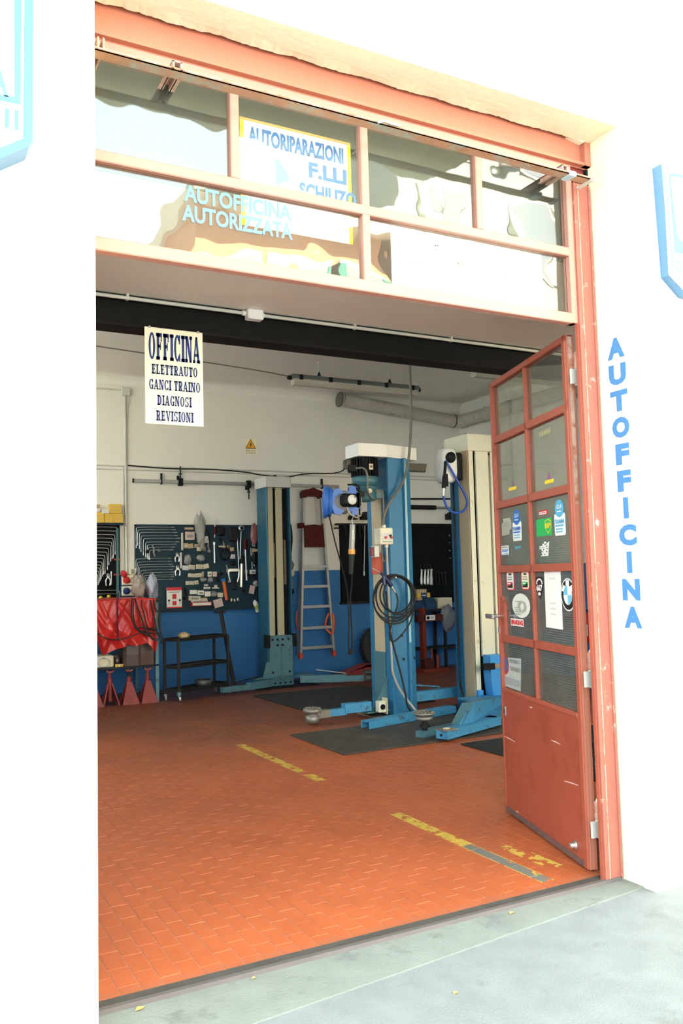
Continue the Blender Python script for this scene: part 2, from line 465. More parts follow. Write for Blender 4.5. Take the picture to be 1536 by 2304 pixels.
class MB:
    def __init__(self):
        self.v, self.f, self.fm, self.sm, self.mats = [], [], [], [], []

    def mi(self, m):
        if m not in self.mats:
            self.mats.append(m)
        return self.mats.index(m)

    def add(self, vs, fs, m, smooth=False):
        o = len(self.v)
        k = self.mi(m)
        self.v += [tuple(p) for p in vs]
        for f in fs:
            self.f.append(tuple(i + o for i in f))
            self.fm.append(k)
            self.sm.append(smooth)
        return self

    def box(self, x0, x1, y0, y1, z0, z1, m, M=None, bev=0.0):
        if bev > 0:
            return self.bevbox(x0, x1, y0, y1, z0, z1, m, bev, M)
        vs = [(x, y, z) for z in (z0, z1) for y in (y0, y1) for x in (x0, x1)]
        if M is not None:
            vs = [M @ Vector(p) for p in vs]
        return self.add(vs, [(0, 2, 3, 1), (4, 5, 7, 6), (0, 1, 5, 4), (2, 6, 7, 3), (0, 4, 6, 2), (1, 3, 7, 5)], m)

    def bevbox(self, x0, x1, y0, y1, z0, z1, m, b, M=None):
        b = min(b, (x1 - x0) * 0.45, (y1 - y0) * 0.45, (z1 - z0) * 0.45)
        vs, fs = [], []

        def ring(z, i):
            return [(x0 + i, y0 + b, z), (x0 + b, y0 + i, z), (x1 - b, y0 + i, z), (x1 - i, y0 + b, z),
                    (x1 - i, y1 - b, z), (x1 - b, y1 - i, z), (x0 + b, y1 - i, z), (x0 + i, y1 - b, z)]

        def inner(z):
            return [(x0 + b, y0 + b, z), (x0 + b, y0 + b, z), (x1 - b, y0 + b, z), (x1 - b, y0 + b, z),
                    (x1 - b, y1 - b, z), (x1 - b, y1 - b, z), (x0 + b, y1 - b, z), (x0 + b, y1 - b, z)]
        L0 = [(x0 + b, y0 + b, z0), (x1 - b, y0 + b, z0), (x1 - b, y1 - b, z0), (x0 + b, y1 - b, z0)]
        L3 = [(x0 + b, y0 + b, z1), (x1 - b, y0 + b, z1), (x1 - b, y1 - b, z1), (x0 + b, y1 - b, z1)]
        vs = L0 + ring(z0 + b, 0) + ring(z1 - b, 0) + L3
        fs = [(3, 2, 1, 0), (20, 21, 22, 23)]
        for i in range(8):
            j = (i + 1) % 8
            fs.append((4 + i, 4 + j, 12 + j, 12 + i))
        for k in range(4):
            a, c = 2 * k, 2 * k + 1
            e = (2 * k + 2) % 8
            kn = (k + 1) % 4
            fs.append((k, 4 + c, 4 + a))
            fs.append((k, kn, 4 + e, 4 + c))
            fs.append((20 + k, 12 + a, 12 + c))
            fs.append((20 + k, 12 + c, 12 + e, 20 + kn))
        if M is not None:
            vs = [M @ Vector(p) for p in vs]
        return self.add(vs, fs, m)

    def prism(self, poly, ax, lo, hi, m, M=None, cap=True):
        """extrude a 2-D outline along axis ax; outline axes are the two others in order"""
        n = len(poly)

        def P(p, t):
            if ax == 2:
                q = (p[0], p[1], t)
            elif ax == 1:
                q = (p[0], t, p[1])
            else:
                q = (t, p[0], p[1])
            return M @ Vector(q) if M is not None else q
        vs = [P(p, lo) for p in poly] + [P(p, hi) for p in poly]
        fs = [(i, (i + 1) % n, n + (i + 1) % n, n + i) for i in range(n)]
        if cap:
            fs += [tuple(range(n - 1, -1, -1)), tuple(range(n, 2 * n))]
        return self.add(vs, fs, m)

    def cyl(self, p0, p1, r0, m, r1=None, n=14, cap=True):
        p0, p1 = Vector(p0), Vector(p1)
        r1 = r0 if r1 is None else r1
        d = (p1 - p0).normalized()
        a = d.orthogonal().normalized()
        b = d.cross(a)
        vs = []
        for p, r in ((p0, r0), (p1, r1)):
            vs += [p + a * r * cos(2 * pi * i / n) + b * r * sin(2 * pi * i / n) for i in range(n)]
        self.add(vs, [(i, (i + 1) % n, n + (i + 1) % n, n + i) for i in range(n)], m, True)
        if cap:
            self.add(vs, [tuple(range(n - 1, -1, -1)), tuple(range(n, 2 * n))], m)
        return self

    def tube(self, pts, r, m, n=8, smooth=2, closed=False):
        pts = [Vector(p) for p in pts]
        for _ in range(smooth):
            q = []
            K = len(pts)
            rng = range(K) if closed else range(K - 1)
            if not closed:
                q.append(pts[0])
            for i in rng:
                a, b = pts[i], pts[(i + 1) % K]
                q += [a * 0.75 + b * 0.25, a * 0.25 + b * 0.75]
            if not closed:
                q.append(pts[-1])
            pts = q
        K = len(pts)
        vs = []
        prev = None
        for i, p in enumerate(pts):
            d = (pts[(i + 1) % K] - pts[i - 1]) if closed else (pts[min(i + 1, K - 1)] - pts[max(i - 1, 0)])
            if d.length < 1e-9:
                d = Vector((0, 0, 1))
            d.normalize()
            a = d.orthogonal().normalized() if prev is None else (prev - d * prev.dot(d))
            if a.length < 1e-6:
                a = d.orthogonal()
            a.normalize()
            prev = a
            b = d.cross(a)
            rr = r[i * (len(r) - 1) // max(1, K - 1)] if isinstance(r, (list, tuple)) else r
            vs += [p + a * rr * cos(2 * pi * k / n) + b * rr * sin(2 * pi * k / n) for k in range(n)]
        fs = []
        for i in range(K if closed else K - 1):
            j = (i + 1) % K
            for k in range(n):
                fs.append((i * n + k, i * n + (k + 1) % n, j * n + (k + 1) % n, j * n + k))
        if not closed:
            fs += [tuple(range(n - 1, -1, -1)), tuple(range((K - 1) * n, K * n))]
        return self.add(vs, fs, m, True)

    def lathe(self, prof, c, axis, m, n=24, smooth=True):
        """prof = [(radius, height)], revolve about axis through c"""
        c, d = Vector(c), Vector(axis).normalized()
        a = d.orthogonal().normalized()
        b = d.cross(a)
        vs = []
        for r, h in prof:
            vs += [c + d * h + a * r * cos(2 * pi * i / n) + b * r * sin(2 * pi * i / n) for i in range(n)]
        fs = []
        for k in range(len(prof) - 1):
            for i in range(n):
                j = (i + 1) % n
                fs.append((k * n + i, k * n + j, (k + 1) * n + j, (k + 1) * n + i))
        self.add(vs, fs, m, smooth)
        if prof[0][0] > 1e-4:
            self.add(vs[:n], [tuple(range(n - 1, -1, -1))], m)
        if prof[-1][0] > 1e-4:
            self.add(vs[-n:], [tuple(range(n))], m)
        return self

    def blob(self, c, rx, ry, rz, m, seed=0, amp=0.18, nu=14, nv=9):
        """crumpled closed lump (bags, rags)"""
        R = random.Random(seed)
        ph = [(R.uniform(0, 6.28), R.randint(2, 5), R.randint(1, 4)) for _ in range(4)]
        vs, fs = [], []
        for j in range(nv + 1):
            t = pi * j / nv
            for i in range(nu):
                p = 2 * pi * i / nu
                k = 1 + amp * sum(sin(a * p + q * t + f) for f, a, q in ph) / 2 + R.uniform(-amp, amp) * 0.5 * (0 < j < nv)
                vs.append((c[0] + rx * k * sin(t) * cos(p), c[1] + ry * k * sin(t) * sin(p), c[2] + rz * k * cos(t)))
        for j in range(nv):
            for i in range(nu):
                fs.append((j * nu + i, j * nu + (i + 1) % nu, (j + 1) * nu + (i + 1) % nu, (j + 1) * nu + i))
        return self.add(vs, fs, m, True)

    def build(self, name, parent=None, label=None, kind=None, cat=None, group=None, loc=None):
        me = bpy.data.meshes.new(name)
        if parent is not None:
            L = ROOTLOC[parent.name]
        elif loc is not None:
            L = Vector(loc)
        else:
            xs, ys, zs = zip(*self.v)
            L = Vector(((min(xs) + max(xs)) / 2, (min(ys) + max(ys)) / 2, min(zs)))
        me.from_pydata([(p[0] - L[0], p[1] - L[1], p[2] - L[2]) for p in self.v], [], self.f)
        for m in self.mats:
            me.materials.append(m)
        me.polygons.foreach_set('material_index', self.fm)
        me.polygons.foreach_set('use_smooth', self.sm)
        me.update()
        o = bpy.data.objects.new(name, me)
        COL.objects.link(o)
        if parent is not None:
            o.parent = parent
        else:
            o.location = L
        ROOTLOC[o.name] = L
        if label:
            o['label'] = label
        if kind:
            o['kind'] = kind
        if cat:
            o['category'] = cat
        if group:
            o['group'] = group
        return o


def thing(name, label, cat, loc, group=None, kind=None):
    o = bpy.data.objects.new(name, None)
    o.empty_display_size = 0.1
    COL.objects.link(o)
    o.location = loc
    ROOTLOC[o.name] = Vector(loc)
    if label:
        o['label'] = label
    if cat:
        o['category'] = cat
    if group:
        o['group'] = group
    if kind:
        o['kind'] = kind
    return o


def S(mb, name, parent=None):
    return mb.build(name, parent, kind='structure' if parent is None else None)


ORD = ['first', 'second', 'third', 'fourth', 'fifth', 'sixth', 'seventh', 'eighth', 'ninth', 'tenth', 'eleventh', 'twelfth',
       'thirteenth', 'fourteenth', 'fifteenth', 'sixteenth']

# ------------------------------------------------------------------ lettering
_tc = {}


def text2d(s, bold=0.0):
    k = (s, bold)
    if k not in _tc:
        cu = bpy.data.curves.new('t', 'FONT')
        cu.body = s
        cu.offset = bold
        cu.resolution_u = 3
        ob = bpy.data.objects.new('t', cu)
        COL.objects.link(ob)
        dg = bpy.context.evaluated_depsgraph_get()
        me = bpy.data.meshes.new_from_object(ob.evaluated_get(dg))
        vs = [(v.co.x, v.co.y) for v in me.vertices]
        fs = [tuple(p.vertices) for p in me.polygons]
        bpy.data.objects.remove(ob)
        bpy.data.curves.remove(cu)
        bpy.data.meshes.remove(me)
        _tc[k] = (vs, fs)
    return _tc[k]


def put_text(mb, s, o, ux, vy, w, h, m, bold=0.02, fit=True):
    """lettering laid flat on a surface: o = lower-left corner, ux / vy = unit directions, fitted into w x h"""
    vs, fs = text2d(s, bold)
    if not vs:
        return
    x0, x1 = min(p[0] for p in vs), max(p[0] for p in vs)
    y0, y1 = min(p[1] for p in vs), max(p[1] for p in vs)
    o, ux, vy = Vector(o), Vector(ux), Vector(vy)
    q = [o + ux * ((p[0] - x0) / (x1 - x0 + 1e-9) * w) + vy * ((p[1] - y0) / (y1 - y0 + 1e-9) * h) for p in vs]
    mb.add(q, fs, m)


def ring2d(cx, cy, rx, ry, tx, ty, a0=0, a1=360, n=20):
    pts = []
    for i in range(n + 1):
        a = radians(a0 + (a1 - a0) * i / n)
        pts.append(((cx + rx * cos(a), cy + ry * sin(a)), (cx + (rx - tx) * cos(a), cy + (ry - ty) * sin(a))))
    return [[pts[i][0], pts[i + 1][0], pts[i + 1][1], pts[i][1]] for i in range(n)]


def R_(x0, y0, x1, y1):
    return [[(x0, y0), (x1, y0), (x1, y1), (x0, y1)]]


def slab_glyph(c):
    """heavy slab-serif capitals as flat polygons in a box of height 1; returns (advance, polygons)"""
    s, t, e = 0.24, 0.15, 0.065   # stem, bar, serif overhang

    def stem(x, top=True, bot=True):
        p = R_(x, 0, x + s, 1)
        if bot:
            p += R_(x - e, 0, x + s + e, t * 0.85)
        if top:
            p += R_(x - e, 1 - t * 0.85, x + s + e, 1)
        return p
    if c == 'I':
        return 0.34, stem(0.07)
    if c == 'O':
        return 0.66, ring2d(0.33, 0.5, 0.31, 0.51, 0.20, 0.11)
    if c in 'CG':
        p = ring2d(0.33, 0.5, 0.31, 0.51, 0.20, 0.11, 40, 320) + R_(0.47, 0.66, 0.60, 1.0)
        if c == 'G':
            p += R_(0.40, 0.0, 0.60, 0.46) + R_(0.33, 0.36, 0.64, 0.46)
        else:
            p += R_(0.49, 0.0, 0.60, 0.30)
        return 0.64, p
    if c in 'FE':
        p = stem(0.07) + R_(0.07, 1 - t, 0.55, 1) + R_(0.45, 0.68, 0.55, 1) + R_(0.2, 0.45, 0.44, 0.57) + R_(0.38, 0.36, 0.46, 0.66)
        if c == 'E':
            p += R_(0.07, 0, 0.57, t) + R_(0.47, 0, 0.57, 0.32)
        return 0.60, p
    if c == 'L':
        return 0.58, stem(0.07) + R_(0.07, 0, 0.55, t) + R_(0.45, 0, 0.55, 0.34)
    if c == 'T':
        return 0.60, stem(0.20, top=False) + R_(0.02, 1 - t, 0.58, 1) + R_(0.02, 0.66, 0.11, 1) + R_(0.49, 0.66, 0.58, 1)
    if c == 'N':
        return 0.70, (stem(0.05, bot=True) if False else R_(0.07, 0, 0.19, 1)) + R_(0.0, 0, 0.27, t * 0.85) + R_(0.0, 1 - t * 0.85, 0.2, 1) + R_(0.50, 0, 0.62, 1) + R_(0.42, 1 - t * 0.85, 0.69, 1) + [[(0.07, 1), (0.30, 1), (0.62, 0), (0.42, 0)]]
    if c == 'A':
        return 0.70, [[(0.04, 0), (0.15, 0), (0.40, 1), (0.28, 1)], [(0.26, 1), (0.44, 1), (0.66, 0), (0.44, 0)]] + R_(0.16, 0.25, 0.52, 0.36) + R_(0.0, 0, 0.24, t * 0.8) + R_(0.38, 0, 0.70, t * 0.8)
    if c == 'V':
        return 0.70, [[(0.04, 1), (0.26, 1), (0.42, 0), (0.28, 0)], [(0.54, 1), (0.65, 1), (0.42, 0), (0.30, 0)]] + R_(0.0, 1 - t * 0.8, 0.30, 1) + R_(0.44, 1 - t * 0.8, 0.70, 1)
    if c == 'R':
        return 0.66, stem(0.07) + R_(0.07, 1 - t, 0.36, 1) + R_(0.2, 0.42, 0.38, 0.42 + t) + ring2d(0.36, 0.71, 0.23, 0.29, 0.18, t, -90, 90, 12) + [[(0.30, 0.46), (0.46, 0.46), (0.62, 0), (0.40, 0)]] + R_(0.42, 0, 0.67, t * 0.7)
    if c == 'D':
        return 0.66, stem(0.07) + R_(0.07, 1 - t, 0.32, 1) + R_(0.07, 0, 0.32, t) + ring2d(0.30, 0.5, 0.33, 0.5, 0.20, t, -90, 90, 14)
    if c == 'U':
        return 0.68, R_(0.07, 0.3, 0.27, 1) + R_(0.0, 1 - t * 0.8, 0.34, 1) + R_(0.47, 0.3, 0.60, 1) + R_(0.40, 1 - t * 0.8, 0.67, 1) + ring2d(0.335, 0.32, 0.265, 0.33, 0.17, t, 180, 360, 14)
    if c == 'S':
        return 0.60, ring2d(0.30, 0.735, 0.26, 0.275, 0.17, t * 0.9, 30, 250, 14) + ring2d(0.30, 0.265, 0.27, 0.275, 0.18, t * 0.9, -150, 90, 14) + R_(0.44, 0.70, 0.54, 1) + R_(0.04, 0, 0.14, 0.30)
    return 0.28, []


def put_slab(parent, s, o, ux, vy, w, h, m):
    """one part per letter"""
    adv = sum(slab_glyph(ch)[0] + 0.045 for ch in s) - 0.045
    o, ux, vy = Vector(o), Vector(ux), Vector(vy)
    x0 = 0
    for ch in s:
        a, ps = slab_glyph(ch)
        mb = MB()
        for p in ps:
            mb.add([o + ux * ((x + x0) / adv * w) + vy * (y * h) for x, y in p], [tuple(range(len(p)))], m)
        x0 += a + 0.045
        if ps:
            mb.build('letter', parent)


def put_letters(parent, s, o, ux, vy, w, h, m, bold=0.02, label=None):
    """text laid flat, one part per letter"""
    tmp = MB()
    put_text(tmp, s, o, ux, vy, w, h, m, bold)
    root = list(range(len(tmp.v)))

    def find(i):
        while root[i] != i:
            root[i] = root[root[i]]
            i = root[i]
        return i
    for f in tmp.f:
        for k in f[1:]:
            root[find(k)] = find(f[0])
    groups = {}
    for f in tmp.f:
        groups.setdefault(find(f[0]), []).append(f)
    for fs in groups.values():
        ids = sorted({i for f in fs for i in f})
        ix = {k: j for j, k in enumerate(ids)}
        mb = MB()
        mb.add([tmp.v[i] for i in ids], [tuple(ix[i] for i in f) for f in fs], m)
        mb.build('letter', parent, label)


def disc(c, ux, vy, rx, ry, n=24):
    c, ux, vy = Vector(c), Vector(ux), Vector(vy)
    return [c + ux * rx * cos(2 * pi * i / n) + vy * ry * sin(2 * pi * i / n) for i in range(n)]


# ================================================================== setting
# floor slab under the tiles
m = MB()
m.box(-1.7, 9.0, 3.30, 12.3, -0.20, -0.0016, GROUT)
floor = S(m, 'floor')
# running-bond floor tiles, laid lengthwise into the room
TW, TL = 0.0835, 0.168
rows, stuff = [], MB()
R = random.Random(3)


def tile_geo(mb, x0, y0, x1, y1, z, tx, ty, M_):
    g, c = 0.0010, 0.0016
    x0, x1, y0, y1 = x0 + g, x1 - g, y0 + g, y1 - g
    vs = [(x0, y0, -0.006), (x1, y0, -0.006), (x1, y1, -0.006), (x0, y1, -0.006)]
    vs += [(x, y, z + tx * (x - x0) + ty * (y - y0)) for x, y in ((x0 + c, y0 + c), (x1 - c, y0 + c), (x1 - c, y1 - c), (x0 + c, y1 - c))]
    mb.add(vs, [(4, 5, 6, 7), (0, 1, 5, 4), (1, 2, 6, 5), (2, 3, 7, 6), (3, 0, 4, 7)], M_)


tiles = []
for i in range(-26, 100):
    x0 = 0.549 + TW * i
    off = (i % 2) * TL * 0.5 + R.uniform(-0.02, 0.02)
    j = 0
    y0 = 3.345 - off * (1 if off > 0.01 else 0)
    while y0 < 12.1 and x0 < 8.8:
        y1 = y0 + TL
        a, b_ = max(y0, 3.345), min(y1, 12.1)
        if b_ - a > 0.02:
            # seen through the doorway from around the pavement
            seen = 0.195 * a < x0 + TW + 0.05 and x0 < 0.95 * a + 0.3
            tiles.append((a * a + (x0 - 1.2) ** 2 * 0.6 + (0 if seen else 1000), x0, a, b_))
        y0 = y1
tiles.sort()
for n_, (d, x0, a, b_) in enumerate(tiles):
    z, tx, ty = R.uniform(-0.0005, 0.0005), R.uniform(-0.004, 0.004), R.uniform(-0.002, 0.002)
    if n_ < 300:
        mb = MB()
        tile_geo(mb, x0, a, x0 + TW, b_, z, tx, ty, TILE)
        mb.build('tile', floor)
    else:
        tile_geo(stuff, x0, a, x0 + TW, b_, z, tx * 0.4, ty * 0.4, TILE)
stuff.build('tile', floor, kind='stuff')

# sill: steel angle, dirty stone strip, concrete apron, pavement, street
m = MB()
m.box(0.60, 3.33, 3.286, 3.345, -0.05, 0.001, mat('sill_dirt', (0.055, 0.050, 0.045), 0.8, var=0.5, scale=14))
m.box(0.60, 3.29, 3.262, 3.286, -0.05, 0.006, mat('sill_steel', (0.16, 0.14, 0.14), 0.5, metal=0.4, var=0.2))
S(m, 'trim_1')
m = MB()
m.prism([(-3.0, 2.523), (3.31, 3.141), (3.31, 3.262), (-3.0, 3.262)], 2, -0.25, -0.012, STONE)
S(m, 'trim_2')
m = MB()
m.prism([(-14, -3.5), (20, -3.5), (20, 3.12), (3.31, 3.12), (3.31, 3.141), (-3.0, 2.523), (-3.0, 3.12), (-14, 3.12)], 2, -0.3, -0.018, CONC)
S(m, 'sidewalk')
m = MB()
m.box(-40, 50, -16, -3.5, -0.5, -0.15, ASPH)
S(m, 'street')
for i, (x, y, s_) in enumerate(((0.84, 3.235, 0.022), (1.9, 2.75, 0.014), (1.29, 3.24, 0.012), (2.55, 3.22, 0.018))):
    m = MB()
    m.add([(x - s_, y - s_ * .4, -0.010 if y > 2.93 else -0.0165), (x + s_ * .2, y - s_ * .7, -0.006 if y > 2.93 else -0.013), (x + s_, y + s_ * .3, -0.010 if y > 2.93 else -0.0165), (x - s_ * .3, y + s_ * .6, -0.005 if y > 2.93 else -0.012)], [(0, 1, 2, 3)], mat('dry_leaf', (0.45, 0.30, 0.10), 0.8, var=0.3))
    m.build('dry_leaf', None, ['dry yellow leaf scrap lying by the left end of the door sill', 'small dry leaf scrap out on the grey pavement',
                               'tiny dry leaf scrap along the steel sill, second from the left', 'dry leaf scrap on the concrete apron towards the red jamb'][i], cat='leaf', group='leaf scraps by the sill')

# facade wall: left part, part above, right part with a reveal
m = MB()
m.box(-8, 0.655, 3.07, 3.40, -0.3, 9.0, WHITE_WALL)
S(m, 'wall_front_left')
XR = 3.312
m = MB()
WX0, WX1, WZ0, WZ1 = 4.7, 8.4, 0.8, 3.2
m.box(XR, WX0, 3.07, 3.33, -0.3, 9.0, WHITE_WALL)
m.box(WX1, 16, 3.07, 3.33, -0.3, 9.0, WHITE_WALL)
m.box(WX0, WX1, 3.07, 3.33, -0.3, WZ0, WHITE_WALL)
m.box(WX0, WX1, 3.07, 3.33, WZ1, 9.0, WHITE_WALL)
wfr = S(m, 'wall_front_right')
m = MB()
# plaster over the lintel with a ragged lower edge on the soffit
m.box(0.655, XR, 3.07, 3.215, 3.838, 9.0, WHITE_WALL)
R = random.Random(5)
xs = [0.655 + (XR - 0.655) * i / 160 for i in range(161)]
yy, dz = 3.255, 0.0
vs = []
for i, x in enumerate(xs):
    yy = 3.262 + 0.0025 * sin(x * 37) * sin(x * 3.1) + R.uniform(-0.003, 0.003)
    zz = 3.838 + 0.003 * sin(x * 17) + R.uniform(-0.002, 0.002)
    vs += [(x, 3.20, 3.838), (x, yy, zz), (x, yy, 3.90), (x, 3.20, 3.92)]
fs = []
for i in range(160):
    a = i * 4
    for k in range(4):
        fs.append((a + k, a + (k + 1) % 4, a + 4 + (k + 1) % 4, a + 4 + k))
m.add(vs, fs, WHITE_WALL)
m.box(0.655, XR, 3.20, 3.40, 3.885, 9.0, WHITE_WALL)
S(m, 'wall_front_top')
# blue painted letters running down the right reveal
y0l, zt = 3.208, 2.742
n_ = 11
for i, ch in enumerate('AUTOFFICINA'):
    z1 = zt - i * (1.49 - 0.108) / 10
    wid = 0.034 if ch == 'I' else (0.092 if ch == 'F' else 0.116)
    m = MB()
    put_text(m, ch, (XR - 0.0015, y0l - i * 0.0025 - (0.116 - wid) * 0.5, z1 - 0.108), (0, -1, 0), (0, 0, 1), wid, 0.108, SKYB, 0.06)
    m.build('letter', wfr, 'blue painted letter %s' % ch)

# unseen slab and railing added overhead so the upper panes mirror a dark underside
m = MB()
m.box(-6, 3.9, 1.05, 3.07, 4.75, 4.93, WHITE_WALL)
bal = S(m, 'added_balcony')
for k in range(60):
    m = MB()
    m.box(-5.95 + k * .165, -5.93 + k * .165, 1.10, 1.12, 4.93, 5.85, DKIRON)
    m.build('added_baluster', bal)
m = MB()
m.box(-6, 3.9, 1.09, 1.13, 5.85, 5.89, DKIRON)
m.build('added_handrail', bal)

# interior shell
m = MB()
m.box(-1.7, 9.1, 12.1, 12.4, -0.2, 4.9, BACKW)
S(m, 'wall_back')
m = MB()
m.box(8.85, 9.1, 3.2, 12.1, -0.2, 4.9, BACKW)
S(m, 'wall_right')
m = MB()
LY0, LY1, LZ0, LZ1 = 6.0, 11.4, 2.4, 4.3
m.box(-1.9, -1.6, 3.2, LY0, -0.2, 4.9, BACKW)
m.box(-1.9, -1.6, LY1, 12.3, -0.2, 4.9, BACKW)
m.box(-1.9, -1.6, LY0, LY1, -0.2, LZ0, BACKW)
m.box(-1.9, -1.6, LY0, LY1, LZ1, 4.9, BACKW)
S(m, 'wall_left')
# unseen windows added in the left wall to brighten the room, and a yard outside
w3 = thing('added_window_3', None, None, (-1.75, 8.2, LZ0), kind='structure')
ym = [LY0 + (LY1 - LY0) * k / 4 for k in range(5)]
for y in ym:
    m = MB()
    m.box(-1.80, -1.74, y - .03, y + .03, LZ0, LZ1, RED)
    m.build('frame_bar', w3)  # upright of the added unseen window
for z in (LZ0, LZ1 - .06):
    m = MB()
    m.box(-1.80, -1.74, LY0, LY1, z, z + .06, RED)
    m.build('frame_bar', w3)  # rail of the added unseen window
for a, b_ in zip(ym[:-1], ym[1:]):
    m = MB()
    m.box(-1.772, -1.768, a + .03, b_ - .03, LZ0 + .06, LZ1 - .06, CLEARG)
    m.build('pane', w3)  # glass of the added unseen window
m = MB()
m.box(-30, -1.9, 3.4, 30, -0.4, -0.1, CONC)
S(m, 'yard')
m = MB()
m.box(-1.9, 9.1, 3.4, 12.4, 4.5, 4.8, CEIL)
# rounded cove between the back wall and the ceiling
pts = [(12.1, 4.5), (12.1, 4.36)] + [(11.96 + 0.14 * cos(radians(a)), 4.36 + 0.14 * sin(radians(a))) for a in (15, 30, 45, 60, 75)] + [(11.96, 4.5)]
m.prism(pts, 0, -1.6, 8.85, CEIL)
S(m, 'ceiling')
m = MB()
m.box(-1.6, 0.655, 3.4, 3.5, 0, 3.262, IN_WALL)
m.box(3.80, WX0, 3.4, 3.5, 0, 3.262, IN_WALL)
m.box(WX1, 8.85, 3.4, 3.5, 0, 3.262, IN_WALL)
m.box(WX0, WX1, 3.4, 3.5, 0, WZ0, IN_WALL)
m.box(WX0, WX1, 3.4, 3.5, WZ1, 3.262, IN_WALL)
m.box(-1.6, 8.85, 3.50, 3.53, 3.36, 4.5, IN_WALL)
m.box(-1.6, 8.85, 5.20, 5.30, 3.36, 4.5, IN_WALL)
m.box(0.3, 3.6, 3.492, 3.50, 3.262, 4.0, mat('transom_void_shade', (0.10, 0.095, 0.08), 0.8))  # dark sheet: shade of the space behind the transom put into its colour
S(m, 'wall_inner_front')
m = MB()
m.box(-1.6, 8.85, 3.50, 5.30, 3.262, 3.36, mat('soffit_plaster', (0.74, 0.71, 0.64), 0.8, var=0.06, scale=3, bump=0.3, bscale=8))
S(m, 'trim_3')
# black steel beam across the doorway head
m = MB()
m.box(-1.6, 8.85, 5.075, 5.09, 3.085, 3.262, BLKST)
m.box(-1.6, 8.85, 5.0, 5.165, 3.072, 3.088, BLKST)
m.box(-1.6, 8.85, 5.0, 5.165, 3.244, 3.2615, BLKST)
S(m, 'trim_4')
# red steel lintel, flange and recessed plate
m = MB()
m.box(0.60, XR, 3.290, 3.30, 3.70, 3.90, FADED)
m.box(0.60, XR, 3.262, 3.40, 3.706, 3.722, FADED)
m.box(0.60, XR, 3.268, 3.40, 3.862, 3.90, FADED)
m.box(3.268, XR - 0.002, 3.258, 3.30, 3.706, 3.862, FADED)
m.box(0.60, XR, 3.305, 3.34, 3.64, 3.71, DKRED)
S(m, 'trim_5')
# plaster patch clinging to the lintel corner
m = MB()
m.prism([(3.165, 3.845), (3.262, 3.828), (3.27, 3.852), (3.255, 3.885), (3.165, 3.89)], 1, 3.255, 3.29, WHITE_WALL)
m.build('plaster_patch', bpy.data.objects['wall_front_top'])
# right jamb: stepped steel profile with a dark gap against the reveal
m = MB()
m.box(3.186, 3.296, 3.268, 3.296, 0.0, 3.60, REDW)
m.box(3.180, 3.192, 3.280, 3.300, 0.0, 2.84, RED)
m.box(3.212, 3.217, 3.2655, 3.27, 0.0, 3.59, BARE)
m.box(3.284, 3.297, 3.262, 3.27, 0.0, 3.59, REDW)
m.box(3.297, XR - 0.0005, 3.285, 3.33, 0.0, 3.70, BLK)
S(m, 'trim_6')

# transom window over the doorway
wroot = thing('window_1', None, None, (1.95, 3.30, 2.84), kind='structure')
YG = 3.312
fy0, fy1 = 3.285, 3.335
zb, zm0, zm1, zt_ = 2.839, 3.200, 3.246, 3.66


def fr(x0, x1, z0, z1, name='frame_bar', d=0.0):
    m = MB()
    m.box(x0, x1, fy0 + d, fy1, z0, z1, mat('faded_frame_paint', (0.46, 0.215, 0.165), 0.5, var=0.1, scale=8), bev=0.004)
    return m.build(name, wroot)


fr(0.60, 3.19, zb, zb + 0.055)
fr(0.60, 3.19, zm0, zm1)
fr(0.60, 3.19, 3.655, 3.70)
fr(3.150, 3.19, zb, 3.66, d=-0.004)
fr(0.60, 0.655, zb, 3.66)
fr(1.268, 1.308, zm1, 3.66, d=0.003)
fr(1.905, 1.945, zb + 0.05, 3.66, d=0.003)
fr(2.560, 2.600, zm1, 3.66, d=0.003)
for x0, x1, z0, z1 in ((0.655, 1.268, zm1, 3.655), (1.308, 1.905, zm1, 3.655), (1.945, 2.56, zm1, 3.655), (2.60, 3.15, zm1, 3.655),
                       (0.655, 1.905, zb + 0.055, zm0), (1.945, 3.15, zb + 0.055, zm0)):
    m = MB()
    m.box(x0, x1, YG, YG + 0.004, z0, z1, TRANS)
    g = m.build('pane', wroot)
    if (x0, z0) == (0.655, zb + 0.055):
        for s_, a, b_ in (('AUTOFFICINA', (1.067,3.113), (1.554,3.120)), ('AUTORIZZATA', (1.058,3.028), (1.558,3.041))):
            put_letters(g, s_, (a[0], YG - 0.002, a[1]), (1, 0, 0), (0, 0, 1), b_[0] - a[0], 0.072, mat('decal_blue', (0.11, 0.26, 0.38), 0.5, var=0), 0.03, 'pale blue letter on the glass')

# unseen shop window added further along the front to brighten the room
w2 = thing('added_window_2', None, None, (6.45, 3.36, WZ0), kind='structure')
for a in ((WX0, WX1, WZ0, WZ0 + .06), (WX0, WX1, WZ1 - .06, WZ1), (WX0, WX1, 2.5, 2.55), (WX0, WX0 + .06, WZ0, WZ1), (WX1 - .06, WX1, WZ0, WZ1), (5.85, 5.9, WZ0, WZ1), (7.0, 7.05, WZ0, WZ1)):
    m = MB()
    m.box(a[0], a[1], 3.34, 3.39, a[2], a[3], RED)
    m.build('frame_bar', w2)  # bar of the added unseen shop window
for x0, x1 in ((WX0 + .06, 5.85), (5.9, 7.0), (7.05, WX1 - .06)):
    for z0, z1 in ((WZ0 + .06, 2.5), (2.55, WZ1 - .06)):
        m = MB()
        m.box(x0, x1, 3.362, 3.366, z0, z1, CLEARG)
        m.build('pane', w2)  # glass of the added unseen shop window

